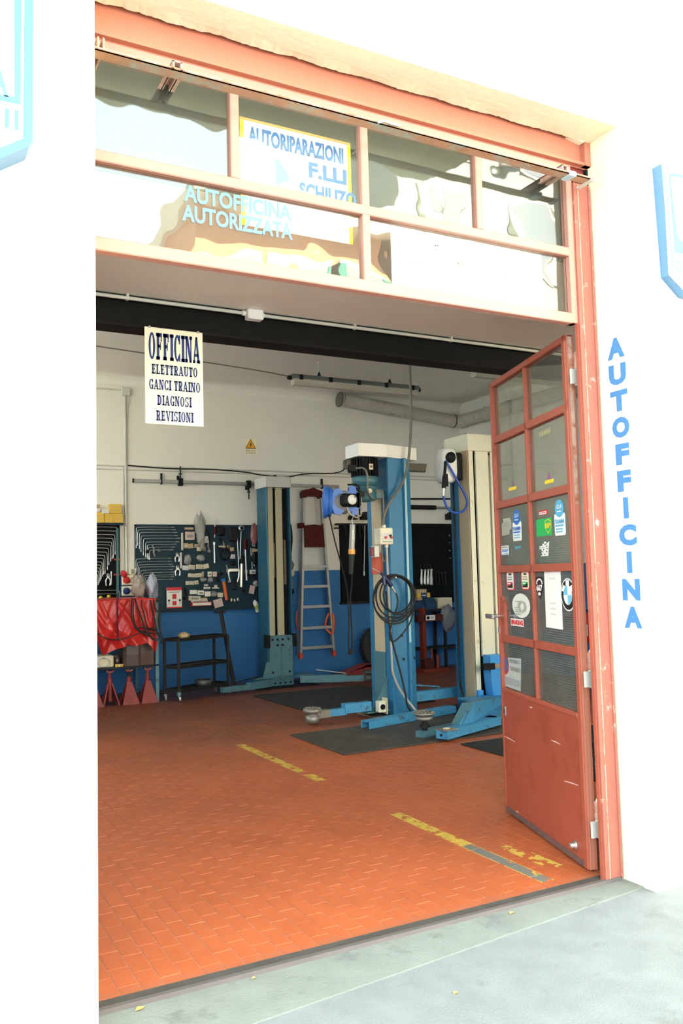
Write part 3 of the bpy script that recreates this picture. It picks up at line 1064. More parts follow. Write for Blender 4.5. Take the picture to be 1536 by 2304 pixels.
# ------------------------------------------------------------------ opened door leaf
DO = Vector((3.214, 3.45, 0))
DU = Vector((0.309, 0.951, 0))      # along the leaf, away from the hinges
DN = Vector((0.951, -0.309, 0))     # through the leaf, away from the room's middle
Md = Matrix(((DU.x, DN.x, 0, DO.x), (DU.y, DN.y, 0, DO.y), (0, 0, 1, 0), (0, 0, 0, 1)))   # local (along, through, up)
door = thing('door_1', None, None, (3.22, 3.44, 0.0), kind='structure')
LU0, LU1 = -0.045, 1.125
T = 0.056
ZT = 2.815


def dpart(name, boxes, material, label=None, bev=0.003, parent=None):
    m = MB()
    for b_ in boxes:
        m.box(b_[0], b_[1], b_[2], b_[3], b_[4], b_[5], material, M=Md, bev=bev)
    return m.build(name, parent or door, label)


# hinge stile with its rebated, worn edge
m = MB()
m.box(LU0, -0.005, 0, T, 0.012, ZT, RED, M=Md, bev=0.003)
for n0, n1 in ((0.010, 0.018), (0.044, 0.050)):
    m.box(LU0 - 0.007, LU0 + 0.004, n0, n1, 0.012, ZT, FADED, M=Md)
m.box(LU0 - 0.0035, LU0 + 0.002, 0.020, 0.043, 0.012, 1.9, FADED, M=Md)
m.box(LU0 - 0.0035, LU0 + 0.002, 0.020, 0.043, 1.9, ZT - 0.01, BARE, M=Md)
m.build('hinge_stile', door, 'worn hinge edge with bare patches')
dpart('lock_stile', [(LU1 - 0.028, LU1, 0, T, 0.012, ZT)], RED)
dpart('top_rail', [(LU0, LU1, 0, T, ZT - 0.035, ZT)], RED)
hz = [(2.40, 2.446), (1.965, 2.012), (1.545, 1.590), (1.095, 1.142)]
for z0, z1 in hz:
    dpart('glazing_bar', [(-0.005, LU1 - 0.028, 0.004, T - 0.004, z0, z1)], RED)
dpart('glazing_bar', [(0.535, 0.560, 0.004, T - 0.004, 0.79, ZT - 0.035)], RED)
sh = dpart('bottom_sheet', [(-0.005, LU1 - 0.002, 0.002, T - 0.004, 0.015, 0.785)], REDP, 'scuffed red sheet-steel lower panel')
m = MB()
m.box(-0.005, LU1 - 0.03, -0.003, T - 0.004, 0.775, 0.800, RED, M=Md, bev=0.003)
m.box(-0.003, LU1 - 0.01, -0.001, 0.004, 0.012, 0.045, mat('kick_dirt', (0.14, 0.08, 0.07), 0.7, var=0.5, scale=25), M=Md)
m.build('panel_moulding', door)
zs = [ZT - 0.035] + [z for a in hz for z in (a[1], a[0])] + [0.80]
for k in range(5):
    z1, z0 = zs[2 * k], zs[2 * k + 1]
    for u0, u1 in ((-0.005, 0.535), (0.56, LU1 - 0.028)):
        m = MB()
        m.box(u0, u1, 0.024, 0.029, z0, z1, DOORG if k < 2 else WIREG, M=Md)
        m.build('pane', door, 'clear dusty pane' if k < 2 else 'wired dusty pane')
for a, b_ in (((1.119,0.484), (0.909,0.482)), ((0.352,0.594), (0.228,0.593)), ((0.203,0.402), (0.027,0.419)), ((0.653,0.734), (0.605,0.736)), ((0.942,0.048), (0.897,0.052))):
    m = MB()
    w_ = .004
    m.add([Md @ Vector((a[0], .0012, a[1])), Md @ Vector((b_[0], .0012, b_[1])), Md @ Vector((b_[0], .0012, b_[1] + w_)), Md @ Vector(((a[0] + b_[0]) / 2, .0012, (a[1] + b_[1]) / 2 + w_ * 2)), Md @ Vector((a[0], .0012, a[1] + w_))], [(0, 1, 2, 3, 4)], mat('scratch_white', (0.62, 0.42, 0.36), 0.7, var=.2))
    m.build('paint_scratch', sh)
# lock box with handle, keyhole plates, stop knob
m = MB()
m.prism([(LU1 - 0.028, 1.39), (LU1 - 0.028, 1.10), (LU1 - 0.09, 1.10), (LU1 - 0.105, 1.13), (LU1 - 0.105, 1.345), (LU1 - 0.075, 1.37), (LU1 - 0.07, 1.39)], 1, 0.006, T - 0.006, RED, M=Matrix(((DU.x, DN.x, 0, DO.x), (DU.y, DN.y, 0, DO.y), (0, 0, 1, 0), (0, 0, 0, 1))))
lk = m.build('lock_box', door)
m = MB()
m.cyl(Md @ Vector((LU1 - 0.03, 0.006, 1.262)), Md @ Vector((LU1 - 0.03, -0.045, 1.262)), 0.010, CHROME)
m.box(LU1 - 0.05, LU1 + 0.075, -0.062, -0.040, 1.245, 1.275, CHROME, M=Md, bev=0.004)
m.box(LU1 - 0.02, LU1 + 0.0, -0.004, 0.004, 1.15, 1.19, STEEL, M=Md, bev=0.001)
m.build('door_handle', door, 'bright metal lever handle')
m = MB()
m.box(LU1 - 0.075, LU1 - 0.045, -0.004, 0.004, 0.625, 0.685, STEEL, M=Md, bev=0.002)
m.box(LU1 - 0.064, LU1 - 0.056, -0.006, 0.0, 0.64, 0.665, BLK, M=Md)
m.build('keyhole_plate', door)
m = MB()
uk = (0.093,0.090)
m.lathe([(0.026, 0.0), (0.026, 0.004), (0.016, 0.008), (0.016, 0.022), (0.012, 0.030), (0.0, 0.031)], Md @ Vector((uk[0], 0.0, uk[1] + 0.005)), -DN, CHROME, 16)
m.build('stop_knob', door, 'shiny round stop knob')
for z in (2.62, 1.03, 0.27):
    m = MB()
    c = Md @ Vector((LU0 - 0.03, 0.052, z))
    m.cyl(c - Vector((0, 0, 0.09)), c + Vector((0, 0, 0.0)), 0.013, GALV)
    m.cyl(c + Vector((0, 0, 0.003)), c + Vector((0, 0, 0.09)), 0.013, BARE)
    m.cyl(c + Vector((0, 0, 0.09)), c + Vector((0, 0, 0.105)), 0.010, STEEL, r1=0.003)
    m.box(LU0 - 0.03, LU0 + 0.003, 0.046, 0.058, z + 0.005, z + 0.085, BARE, M=Md)
    m.box(c.x - 0.004, 3.19, c.y - 0.012, c.y, z - 0.085, z - 0.005, GALV)
    m.build('hinge', door, 'barrel hinge with bare metal knuckles')

# stickers on the panes; each lies on the outer face of its pane
SD = 0.0232


def dq(u, z, d=SD):
    return Md @ Vector((u, d, z))


def sticker(label, base, layers, name='sticker'):
    """base = (outline [(u,z)..] left-to-right as seen, material); layers = more outlines or text in front"""
    m = MB()
    lv = 0
    for kind, *a in [('poly',) + base] + layers:
        off = SD - 0.0007 * lv
        lv += 1
        if kind == 'poly':
            pts, mt = a
            m.add([dq(u, z, off) for u, z in pts], [tuple(range(len(pts)))], mt)
        elif kind == 'ring':
            u, z, ru, rz, k, mt = a
            for q in ring2d(u, z, ru, rz, ru * k, rz * k):
                m.add([dq(p[0], p[1], off) for p in q], [(0, 1, 2, 3)], mt)
        elif kind == 'sector':
            u, z, ru, rz, a0, a1, mt = a
            pts = [(u, z)] + [(u + ru * cos(radians(a0 + (a1 - a0) * i / 8)), z + rz * sin(radians(a0 + (a1 - a0) * i / 8))) for i in range(9)]
            m.add([dq(p[0], p[1], off) for p in pts], [tuple(range(10))], mt)
        elif kind == 'text':
            s_, u_left, z, w, h, mt, bold = a
            put_text(m, s_, dq(u_left, z, off), -DU, (0, 0, 1), w, h, mt, bold)
    return m.build(name, door, label)


def rect(uL, uR, z0, z1):
    return [(uL, z0), (uR, z0), (uR, z1), (uL, z1)]


def unit(bl, tr):
    """maps (0..1 from the left as seen, 0..1 upward) into the sticker's rectangle on the leaf"""
    return lambda x, y: (bl[0] + (tr[0] - bl[0]) * x, bl[1] + (tr[1] - bl[1]) * y)


def uell(cx, cy, rx, ry, n=24):
    return [(cx + rx * cos(2 * pi * i / n), cy + ry * sin(2 * pi * i / n)) for i in range(n)]


def urect(x0, x1, y0, y1, c=0.0):
    if c <= 0:
        return [(x0, y0), (x1, y0), (x1, y1), (x0, y1)]
    return [(x0 + c, y0), (x1 - c, y0), (x1, y0 + c), (x1, y1 - c), (x1 - c, y1), (x0 + c, y1), (x0, y1 - c), (x0, y0 + c)]


def ST(label, bl, tr, base, layers, name='sticker'):
    f = unit(bl, tr)
    out = []
    for kind, *a in layers:
        if kind == 'poly':
            out.append(('poly', [f(*p) for p in a[0]], a[1]))
        elif kind == 'text':
            s_, x, y, w, h, mt, bold = a
            u_, z_ = f(x, y)
            out.append(('text', s_, u_, z_, abs(tr[0] - bl[0]) * w, (tr[1] - bl[1]) * h, mt, bold))
        elif kind == 'ring':
            cx, cy, rx, ry, k, mt = a
            u_, z_ = f(cx, cy)
            out.append(('ring', u_, z_, abs(tr[0] - bl[0]) * rx, (tr[1] - bl[1]) * ry, k, mt))
    return sticker(label, ([f(*p) for p in base[0]], base[1]), out, name)


def bottle(bl, tr, label, bl_, nk):
    ST(label, bl, tr, (urect(0, 1, 0, .62, .06), PAPER), [
        ('poly', uell(.5, .76, .40, .25), bl_),
        ('poly', [(.04, .63), (.5, .50), (.96, .63)], bl_),
        ('text', 'QUI', .27, .74, .46, .13, PAPER, .02),
        ('poly', urect(.3, .7, .66, .69), PAPER),
        ('text', 'FIAMM', .10, .33, .80, .13, bl_, .02),
        ('poly', urect(.12, .88, .26, .30), bl_),
        ('poly', urect(.18, .82, .17, .20), CYANI),
        ('poly', urect(.18, .82, .09, .12), CYANI)])


FAINT = mat('faint_ink', (0.62, 0.66, 0.64), 0.5, var=0)
bottle((0.861,1.741), (0.714,1.936), 'blue and white bottle-shaped sticker on the left pane of the third row', MIDB, 0)
bottle((0.228,1.743), (0.086,1.940), 'pale blue and white bottle-shaped sticker on the right pane of the third row', CYANI, 0)
ST('torn cream paper strip sticker with ruled lines', (1.053,1.785), (0.883,1.895), ([(0, 0), (.78, .05), (.8, .3), (1, .33), (1, .85), (.9, .92), (.9, 1), (.15, 1), (.2, .82), (0, .7)], mat('old_paper', (0.42, 0.42, 0.33), 0.7, var=0.1)),
   [('poly', urect(.04, .76 if k < 3 else .9, .1 + k * .11, .118 + k * .11), GREYI) for k in range(7)])
ST('small white and blue square sticker', (1.075,1.660), (0.941,1.719), (urect(0, 1, 0, 1), PAPER),
   [('poly', urect(.08, .92, .06, .16), CYANI), ('text', 'SNAP', .08, .30, .84, .34, MIDB, .03), ('poly', urect(.08, .92, .78, .90), GREYI)])
p, q = (0.844,1.687), (0.738,1.714)
m = MB()
put_text(m, 'japan', dq(p[0], p[1]), -DU, (0, 0, 1), abs(p[0] - q[0]), q[1] - p[1], CYANI, 0.03)
m.build('sticker', door, 'light blue cut-out word sticker')
ST('small red and white label sticker above the green square', (0.439,1.874), (0.309,1.900), (urect(0, 1, 0, 1), REDI),
   [('poly', urect(.05, .82, .12, .70), PAPER), ('poly', urect(.12, .74, .34, .54), REDI)])
ST('green square sticker with a yellow shield', (0.485,1.751), (0.265,1.851), (urect(0, 1, 0, 1), GREENI), [
    ('poly', [(.56, .84), (.76, .94), (.96, .84), (.97, .45), (.77, .10), (.57, .45)], YELI),
    ('poly', [(.59, .81), (.76, .89), (.93, .81), (.94, .46), (.77, .17), (.60, .46)], GREENI),
    ('text', 'BP', .60, .42, .33, .30, YELI, .04)])
ST('white cut-out sticker with black spots', (0.451,1.635), (0.309,1.719), ([(.1, 0), (.85, 0), (.95, .75), (1, .98), (.82, .88), (.55, 1), (.32, .86), (.30, .72), (0, .70), (0, .50), (.2, .46), (.2, .2)], PAPER),
   [('poly', uell(x, y, .055, .045, 10), INK) for x, y in ((.45, .88), (.58, .78), (.72, .83), (.45, .45), (.75, .3), (.35, .3), (.8, .66), (.55, .12), (.3, .1), (.85, .5))] + [('poly', urect(.08, .62, .58, .62), GREYI)])
for k, (bl, tr, lab, bc) in enumerate((((1.004,1.431), (0.866,1.562), 'white label sticker with red border, nearer the lock side', PAPER), ((0.753,1.437), (0.620,1.561), 'cream label sticker with red border, nearer the middle bar', PAPERC))):
    ST(lab, bl, tr, (urect(0, 1, 0, 1, .12), REDI), [
        ('poly', urect(.07, .90, .05, .93, .10), bc),
        ('poly', urect(.32, .66, .74, .82), INK),
        ('poly', urect(.2, .76, .61, .66), GREYI),
        ('poly', urect(.18, .80, .50, .55), GREYI),
        ('poly', urect(.15, .80, .12, .40), INK),
        ('poly', [(.15, .20), (.5, .24), (.80, .36), (.80, .40), (.15, .40)], REDI if k == 0 else GREENI),
        ('poly', urect(.2, .6, .30, .35), PAPER)])
ST('round pale sticker with rows of dots', (0.921,1.263), (0.629,1.414), (uell(.5, .5, .5, .5), mat('pale_mint_paper', (0.72, 0.76, 0.68), 0.6, var=0.08, scale=30)),
   [('poly', urect(.12 + k * .12 + j * .03, .19 + k * .12 + j * .03, .40 - j * .09, .435 - j * .09), GREYI) for k in range(3) for j in range(4)] +
   [('ring', .60, .48, .22, .24, .35, mat('pale_grey_ink', (0.45, 0.44, 0.40), 0.5, var=0)), ('poly', urect(.25, .5, .66, .69), GREYI)])
ST('red lettered sticker near the bottom of the pane', (0.958,1.208), (0.744,1.254), (urect(0, 1, 0, 1, .04), PAPER), [('text', 'BRAKING', .04, .14, .92, .72, REDI, .06)])
ST('black shield-shaped sticker with white figures', (0.530,1.384), (0.419,1.518), ([(0, .92), (.12, .97), (.5, 1), (.88, .97), (1, .92), (1, .45), (.5, 0), (0, .45)], INK),
   [('ring', .5, .68, .42, .24, .3, PAPER), ('poly', urect(.03, .97, .40, .66), INK), ('text', '667', .12, .36, .76, .28, PAPER, .05), ('poly', uell(.5, .24, .18, .07, 12), PAPER)])
pa, pb, pc, pd = (0.405,1.226), (0.178,1.224), (0.177,1.561), (0.401,1.564)
sticker('tall white notice taped to the pane', ([pa, pb, pc, pd], PAPER),
        [('poly', rect((pa[0] + pb[0]) / 2 + .04, (pa[0] + pb[0]) / 2 - .04, z_, z_ + .010), FAINT) for z_ in (1.50, 1.36, 1.33, 1.30)], name='notice')
PALEW = mat('emblem_pale_blue', (0.16, 0.50, 0.72), 0.5, var=0)
ST('round emblem sticker quartered in white and blue inside a black ring', (0.184,1.328), (0.004,1.507), (uell(.5, .5, .5, .5, 32), PAPER), [
    ('poly', uell(.5, .5, .46, .46, 32), INK),
    ('poly', [(.06, .60), (.94, .60), (.80, .80), (.62, .74), (.62, .94), (.38, .94), (.38, .74), (.20, .80)], PAPER),
    ('poly', uell(.5, .49, .30, .30, 32), PAPER),
    ('poly', [(.5, .49)] + [(.5 - .29 * sin(pi / 2 * i / 8), .49 + .29 * cos(pi / 2 * i / 8)) for i in range(9)], PALEW),
    ('poly', [(.5, .49)] + [(.5 + .29 * sin(pi / 2 * i / 8), .49 - .29 * cos(pi / 2 * i / 8)) for i in range(9)], PALEW)])
na, nb, nc, nd = (1.153,0.808), (0.836,0.805), (0.807,1.010), (1.116,0.991)
fN = unit(na, nc)
sticker('faded no-parking notice with a red and blue disc', ([na, nb, nc, nd], mat('faded_notice', (0.42, 0.47, 0.45), 0.6, var=0.2, scale=30)), [
    ('poly', [fN(*p) for p in uell(.20, .70, .18, .32)], mat('faded_red', (0.36, 0.06, 0.05), 0.5, var=0)), ('poly', [fN(*p) for p in uell(.20, .70, .13, .22)], mat('faded_blue', (0.04, 0.14, 0.36), 0.5, var=0)),
    ('poly', [fN(*p) for p in ((.10, .86), (.14, .88), (.31, .54), (.27, .52))], mat('faded_red', (0, 0, 0))),
    ('text', 'PASSO', fN(.45, .80)[0], fN(.45, .80)[1], .16, .024, GREYI, .02), ('text', 'CARRABILE', fN(.45, .56)[0], fN(.45, .56)[1], .17, .026, GREYI, .02), ('poly', [fN(*p) for p in urect(.10, .90, .10, .30)], mat('faded_strip', (0.30, 0.34, 0.34), 0.6, var=0.4, scale=90))], name='notice')
p, q = (0.903,2.065), (0.771,2.085)
PUR = mat('purple_ink', (0.30, 0.08, 0.28), 0.5, var=0)
ST('small yellow sticker low in the left pane of the second row', p, q, (urect(0, 1, 0, 1), YELI), [('poly', [(.40, 1.3), (.60, 1.3), (.5, 3.2)], PUR)])
p, q = (0.337,2.046), (0.212,2.067)
ST('small yellow sticker low in the right pane of the second row', p, q, (urect(0, 1, 0, 1), YELI), [('poly', [(.30, 1.2), (.70, 1.2), (.5, 3.0)], PUR)])
p, q = (0.390,2.326), (0.223,2.360)
ST('faint yellowish label remains high in the right pane', p, q, (urect(0, 1, 0, 1), mat('label_remains', (0.32, 0.30, 0.20), 0.7, var=0.2, scale=40)), [('text', 'CLIMA', .04, .2, .92, .6, mat('label_ink', (0.45, 0.42, 0.22), 0.6, var=0), .02)])
# ================================================================== things on the facade
X1, Y1, Z1 = Vector((1, 0, 0)), Vector((0, 1, 0)), Vector((0, 0, 1))


def T3(mb, s, x, y, z, w, h, m, bold=0.02):
    put_text(mb, s, (x, y, z), X1, Z1, w, h, m, bold)


# rusty sliding track under the lintel
tr = thing('door_track', 'rusty steel track bar with clip brackets running under the red lintel', 'track', (2.0, 3.2, 3.56))
m = MB()
m.box(0.60, 3.215, 3.155, 3.159, 3.569, 3.577, RUST)
m.box(0.60, 3.215, 3.155, 3.213, 3.569, 3.573, RUST)
m.box(0.60, 3.215, 3.152, 3.157, 3.575, 3.580, BARE)
m.box(3.195, 3.222, 3.150, 3.26, 3.564, 3.569, GALV)
m.build('rail', tr)


def clip(x, w=0.05):
    m = MB()
    for s_ in (-1, 1):
        m.box(x + s_ * w * .32 - .004, x + s_ * w * .32 + .004, 3.148, 3.315, 3.572, 3.604, BARE)
        m.box(x + s_ * w * .32 - (.018 if s_ < 0 else -.0), x + s_ * w * .32 + (.018 if s_ > 0 else 0), 3.148, 3.315, 3.572, 3.576, BARE)
    m.box(x - w * .32 - .004, x + w * .32 + .004, 3.148, 3.315, 3.600, 3.606, BARE)
    return m.build('bracket', tr)


clip(0.995)
clip(3.02)
m = MB()
m.box(0.682, 0.690, 3.15, 3.315, 3.574, 3.622, BARE, bev=.002)
m.box(0.702, 0.710, 3.15, 3.315, 3.574, 3.622, BARE, bev=.002)
m.build('bracket', tr)
m = MB()
m.tube([(1.915, 3.146, 3.568), (1.95, 3.142, 3.584), (1.98, 3.142, 3.576), (2.03, 3.144, 3.580)], 0.006, GALV, smooth=1)
m.build('bracket', tr, 'pale bent wire clip')
m = MB()
m.box(3.052, 3.10, 3.15, 3.22, 3.562, 3.588, mat('pale_blue_tin', (0.42, 0.56, 0.62), 0.4), bev=.004)
m.build('bracket', tr, 'pale blue metal clip')

# big illuminated shop signs, cut off by the picture's edges
SIGNW = mat('sign_white', (0.80, 0.82, 0.82), 0.4, var=0)


def shop_sign(name, label, poly, y0, y1, extra):
    t = thing(name, label, 'sign', (sum(p[0] for p in poly) / len(poly), (y0 + y1) / 2, min(p[1] for p in poly)))
    m = MB()
    m.prism(poly, 1, y0, y1, SIGNB)
    m.build('sign_box', t)
    cx = sum(p[0] for p in poly) / len(poly)
    cz = sum(p[1] for p in poly) / len(poly)
    m = MB()
    extra(m)
    m.build('sign_face', t)
    return t


ls0, ls1, ls2 = (0.425,3.561), (0.423,3.039), (0.317,2.973)


def lface(m):
    yf = 2.959
    def q(pts, mt, k):
        m.add([(x, yf - .0008 * k, z) for x, z in pts], [tuple(range(len(pts)))], mt)
    q([(-.72, 3.34), (-.34, 2.86), (0.316,3.008), (0.391,3.059), (0.394,3.651), (-.72, 4.2)], SIGNW, 0)
    q([(0.361,3.641), (0.384,3.648), (0.383,3.176), (0.363,3.198)], SIGNB, 1)
    q([(0.194,3.191), (0.363,3.198), (0.383,3.176), (0.194,3.169)], SIGNB, 2)
    q([(0.333,3.151), (0.347,3.152), (0.346,3.084), (0.332,3.084)], SIGNB, 1)
    q([(0.363,3.152), (0.377,3.154), (0.377,3.084), (0.363,3.082)], SIGNB, 1)
    q([(0.301,3.148), (0.315,3.149), (0.314,3.085), (0.300,3.085)], SIGNB, 1)
    put_text(m, 'A', ((0.276,3.193)[0], yf - .0016, (0.298,3.193)[1]), X1, Z1, 0.068, 0.105, CYANI, 0.02)


shop_sign('shop_sign', 'white and pale blue shield-shaped sign box cut by the left picture edge', [(-0.8, 3.35), (-0.35, 2.80), ls2, (ls1[0] - .012, ls1[1] - .002), (ls1[0], ls1[1] + .02), (ls1[0], 4.3), (-0.8, 4.3)], 2.96, 3.07, lface)
rs = [(3.559,3.664), (3.580,3.073), (3.700,2.982)]


def rface(m):
    yf = 3.009
    def q(pts, mt, k):
        m.add([(x, yf - .0008 * k, z) for x, z in pts], [tuple(range(len(pts)))], mt)
    q([(3.570,3.666), (3.579,3.664), (3.594,3.082), (3.750,2.975), (3.748,2.950), (3.567,3.068)], SIGNW, 0)
    q([(3.591,3.642), (4.320,3.690), (4.237,2.808), (3.751,2.984), (3.604,3.078)], SIGNW, 0)
    q([(3.608,3.602), (3.622,3.619), (3.640,3.628), (3.735,3.633), (3.700,3.198), (3.623,3.193)], mat('sign_pale_blue', (0.05, 0.14, 0.22), 0.4, var=0), 1)
    q([(3.621,3.595), (3.632,3.609), (3.734,3.618), (3.705,3.257), (3.672,3.264), (3.647,3.291)], SIGNW, 2)
    put_text(m, 'O', ((3.621,3.091)[0], yf - .0016, (3.621,3.091)[1]), X1, Z1, 0.05, 0.062, mat('sign_pale_blue', (0, 0, 0)), 0.0)


shop_sign('shop_sign', 'white and pale blue sign box cut by the right picture edge', [rs[0], rs[1], rs[2], (4.3, 2.9), (4.4, 3.0), (4.4, 3.62), (rs[0][0] + .02, 3.63)], 3.01, 3.07, rface)

# building across the street, seen only as a reflection in the transom panes
def street_house(label, x0, x1, h_, wall_m, trim_m, shut_m, bays, floors):
    bd = thing('building', label, 'building', ((x0 + x1) / 2, -15, -0.15), 'houses over the street')
    m = MB()
    m.box(x0, x1, -20, -12.0, -0.15, h_, wall_m)
    m.build('facade', bd)
    m = MB()
    m.box(x0 - .2, x1 + .2, -20, -11.4, h_ - .5, h_, trim_m)
    m.build('cornice', bd)
    m = MB()
    m.box(x0, x1, -12.0, -11.92, -0.15, 3.4, trim_m)
    m.build('plinth', bd)
    for fl in range(floors):
        for k in range(bays):
            x, z = x0 + (x1 - x0) * (k + .5) / bays, 4.3 + fl * 3.0
            m = MB()
            m.box(x - .7, x + .7, -12.0, -11.93, z - .15, z + 2.0, trim_m)
            m.build('surround', bd)
            m = MB()
            m.box(x - .45, x + .45, -12.0, -11.915, z, z + 1.8, GREYI)
            w_ = m.build('window', bd)
            for s_ in (-1, 1):
                m = MB()
                m.box(x + s_ * .78 - .26, x + s_ * .78 + .26, -11.99, -11.88, z, z + 1.8, shut_m)
                m.build('shutter', w_)


street_house('ochre house with green shutters over the street, mirrored in the transom', 6.4, 11.6, 10.8, OCHRE, STUCCO, SHUT, 3, 2)
street_house('tall pale house over the street, mirrored at the right of the transom', 11.9, 34, 18.0, mat('pale_facade', (0.40, 0.38, 0.31), 0.85, var=.04), STUCCO, mat('pale_shutter', (0.62, 0.60, 0.48), 0.6), 7, 4)

# sheets hung behind the transom glass
b0, b1 = (1.373,3.620), (1.939,3.371)
m = MB()
sh = thing('banner', 'white banner with blue lettering and yellow edges behind the second upper transom pane', 'banner', ((b0[0] + b1[0]) / 2, 3.45, 3.2))
zt1 = b0[1]
bx0, bx1 = b0[0], b1[0]
m.box(bx0, bx1, 3.448, 3.452, 3.12, zt1, PAPER)
m.box(bx0, bx1, 3.446, 3.4475, zt1 - .012, zt1, mat('banner_orange', (0.75, 0.42, 0.10), 0.6, var=0))
for x in (bx0, bx1 - .018):
    m.box(x, x + .018, 3.4465, 3.4475, 3.12, zt1 - .012, YELI)
m.build('sheet', sh)
m = MB()
BANB = mat('banner_blue', (0.06, 0.17, 0.42), 0.6, var=0)
put_letters(sh, 'AUTORIPARAZIONI', (bx0 + .04, 3.4462, zt1 - .115), X1, Z1, (bx1 - bx0) - .08, .080, BANB, 0.04)
put_letters(sh, 'F.LLI', (bx0 + .34, 3.4462, zt1 - .215), X1, Z1, .20, .075, BANB, 0.04)
put_letters(sh, 'SCHIUZO', (bx0 + .29, 3.4462, zt1 - .32), X1, Z1, .30, .075, BANB, 0.04)
m = MB()
m.add([(bx0 + .04 + x * .2, 3.4462, zt1 - .29 + z * .13) for x, z in ((0, .3), (.05, .62), (.25, .72), (.4, 1), (.75, .95), (.95, .6), (1, .3), (.85, .2), (.7, .05), (.5, .2), (.3, .18), (.15, .1))], [tuple(range(12))], mat('banner_pale_blue', (0.22, 0.40, 0.55), 0.6, var=0))
m.build('print', sh, 'pale blue car picture')
m = MB()
m.tube([(bx1 + .01, 3.45, zt1 - .05), (bx1 + .035, 3.45, zt1 - .03), (bx1 + .05, 3.455, zt1), (bx1 + .055, 3.46, zt1 + .06)], 0.002, GREYI, n=5)
m.build('cord', sh)
c0, c1 = (2.096,3.259), (3.022,2.932)
sg = thing('window_sign', 'white sign with yellow lettering behind the lower right transom pane', 'sign', (2.6, 3.36, 2.85))
m = MB()
m.box(c0[0], c1[0], 3.355, 3.362, 2.85, 3.21, PAPER)
m.build('sheet', sg)
m = MB()
SY = mat('sign_yellow', (0.42, 0.34, 0.02), 0.6, var=0)
SF = mat('sign_faint', (0.60, 0.61, 0.62), 0.6, var=0)
w_ = c1[0] - c0[0]
T3(m, 'MANUTENZIONE - SERVIZIO', c0[0] + w_ * .26, 3.3545, 3.135, w_ * .70, .036, SF, .02)
put_letters(sg, 'CLIMATIZZATORI', (c0[0] + w_ * .27, 3.3545, 3.055), X1, Z1, w_ * .70, .048, mat('sign_dull', (0.50, 0.47, 0.30), 0.6, var=0), .02)
put_letters(sg, 'AUTO', (c0[0] + w_ * .38, 3.3545, 2.925), X1, Z1, w_ * .50, .088, SY, .04)
for k, s_ in ((0, -1), (1, 1)):
    cx_ = c0[0] + w_ * (.115 + .065 * k)
    m2_ = MB()
    m2_.add([(cx_ + s_ * .002 + x * s_, 3.3545, 3.05 + z) for x, z in ((-.022, -.012), (.0, -.022), (.030, .012), (.020, .034), (-.002, .030))], [(0, 1, 2, 3, 4)], YELI)
    m2_.build('emblem_half', sg, 'yellow emblem')
m.build('lettering', sg, kind='stuff')
for k in range(2):
    m = MB()
    m.tube([(c0[0] + w_ * (.2 + .6 * k), 3.358, 3.21), (c0[0] + w_ * (.2 + .6 * k), 3.345, 3.225), (c0[0] + w_ * (.2 + .6 * k), 3.336, 3.23)], 0.003, GREYI, n=5)
    m.build('hook', sg)

# ------------------------------------------------------------------ doorway head: hanging sign, conduit
hs0, hs1 = (1.353,3.068), (1.717,2.489)
sg = thing('hanging_sign', 'white sheet sign with navy lettering hung from the black beam', 'sign', ((hs0[0] + hs1[0]) / 2, 4.99, hs1[1]))
m = MB()
m.box(hs0[0], hs1[0], 4.990, 4.998, hs1[1], 3.080, PAPERC, bev=.002)
m.build('board', sg)
w_ = hs1[0] - hs0[0]
h_ = 3.080 - hs1[1]
for s_, xa, xb, za, zb_ in (('OFFICINA', .06, .95, .665, .945), ('ELETTRAUTO', .11, .90, .515, .618), ('GANCI TRAINO', .065, .945, .355, .460), ('DIAGNOSI', .20, .79, .195, .300), ('REVISIONI', .18, .82, .035, .140)):
    put_slab(sg, s_, (hs0[0] + w_ * xa, 4.9888, hs1[1] + h_ * za), X1, Z1, w_ * (xb - xa), h_ * (zb_ - za), NAVY)
for x in (hs0[0] + .03, hs1[0] - .03):
    m = MB()
    m.cyl((x, 5.001, 3.079), (x, 4.984, 3.079), .007, STEEL, n=8)
    m.build('screw', sg)

cd = thing('conduit', 'white surface conduit with a junction box along the black beam', 'conduit', (2.4, 4.98, 3.23))
m = MB()
m.cyl((0.60, 4.985, 3.238), (6.0, 4.985, 3.238), .0115, GALV)
for x in (1.25, 2.8, 3.6):
    m.box(x - .008, x + .008, 4.974, 5.0, 3.225, 3.262, GALV)
m.build('pipe', cd)
m = MB()
bx = (2.055,3.295)
m.box(bx[0] - .054, bx[0] + .054, 4.935, 4.9995, 3.195, 3.260, WHITECAP, bev=.006)
for s_ in (-1, 1):
    m.cyl((bx[0] + s_ * .054, 4.985, 3.238), (bx[0] + s_ * .074, 4.985, 3.238), .017, WHITECAP)
m.build('junction_box', cd)

# ================================================================== wall-mounted services at the back
YB = 12.1
wc = thing('drop_conduit', 'grey wall conduit with junction box dropping to the sockets', 'conduit', (2.95, 12.08, 1.62))
m = MB()
m.cyl((2.990, 12.082, 1.62), (2.985, 12.082, 4.23), .018, GALV)
m.cyl((2.30, 12.085, 4.282), (2.93, 12.085, 4.282), .012, GALV)
m.cyl((2.955, 12.088, 1.62), (2.955, 12.088, 3.2), .008, GALV)
m.tube([(3.03, 12.085, 4.22), (3.055, 12.085, 4.14), (3.01, 12.085, 4.05), (3.01, 12.09, 3.2)], .008, GALV)
m.build('pipe', wc)
m = MB()
m.box(2.93, 3.058, 12.05, 12.0995, 4.20, 4.325, GALV, bev=.008)
m.build('junction_box', wc)
hc = thing('cable_conduit', 'pair of thin grey conduits running level along the back wall', 'conduit', (5.5, 12.09, 3.15))
m = MB()
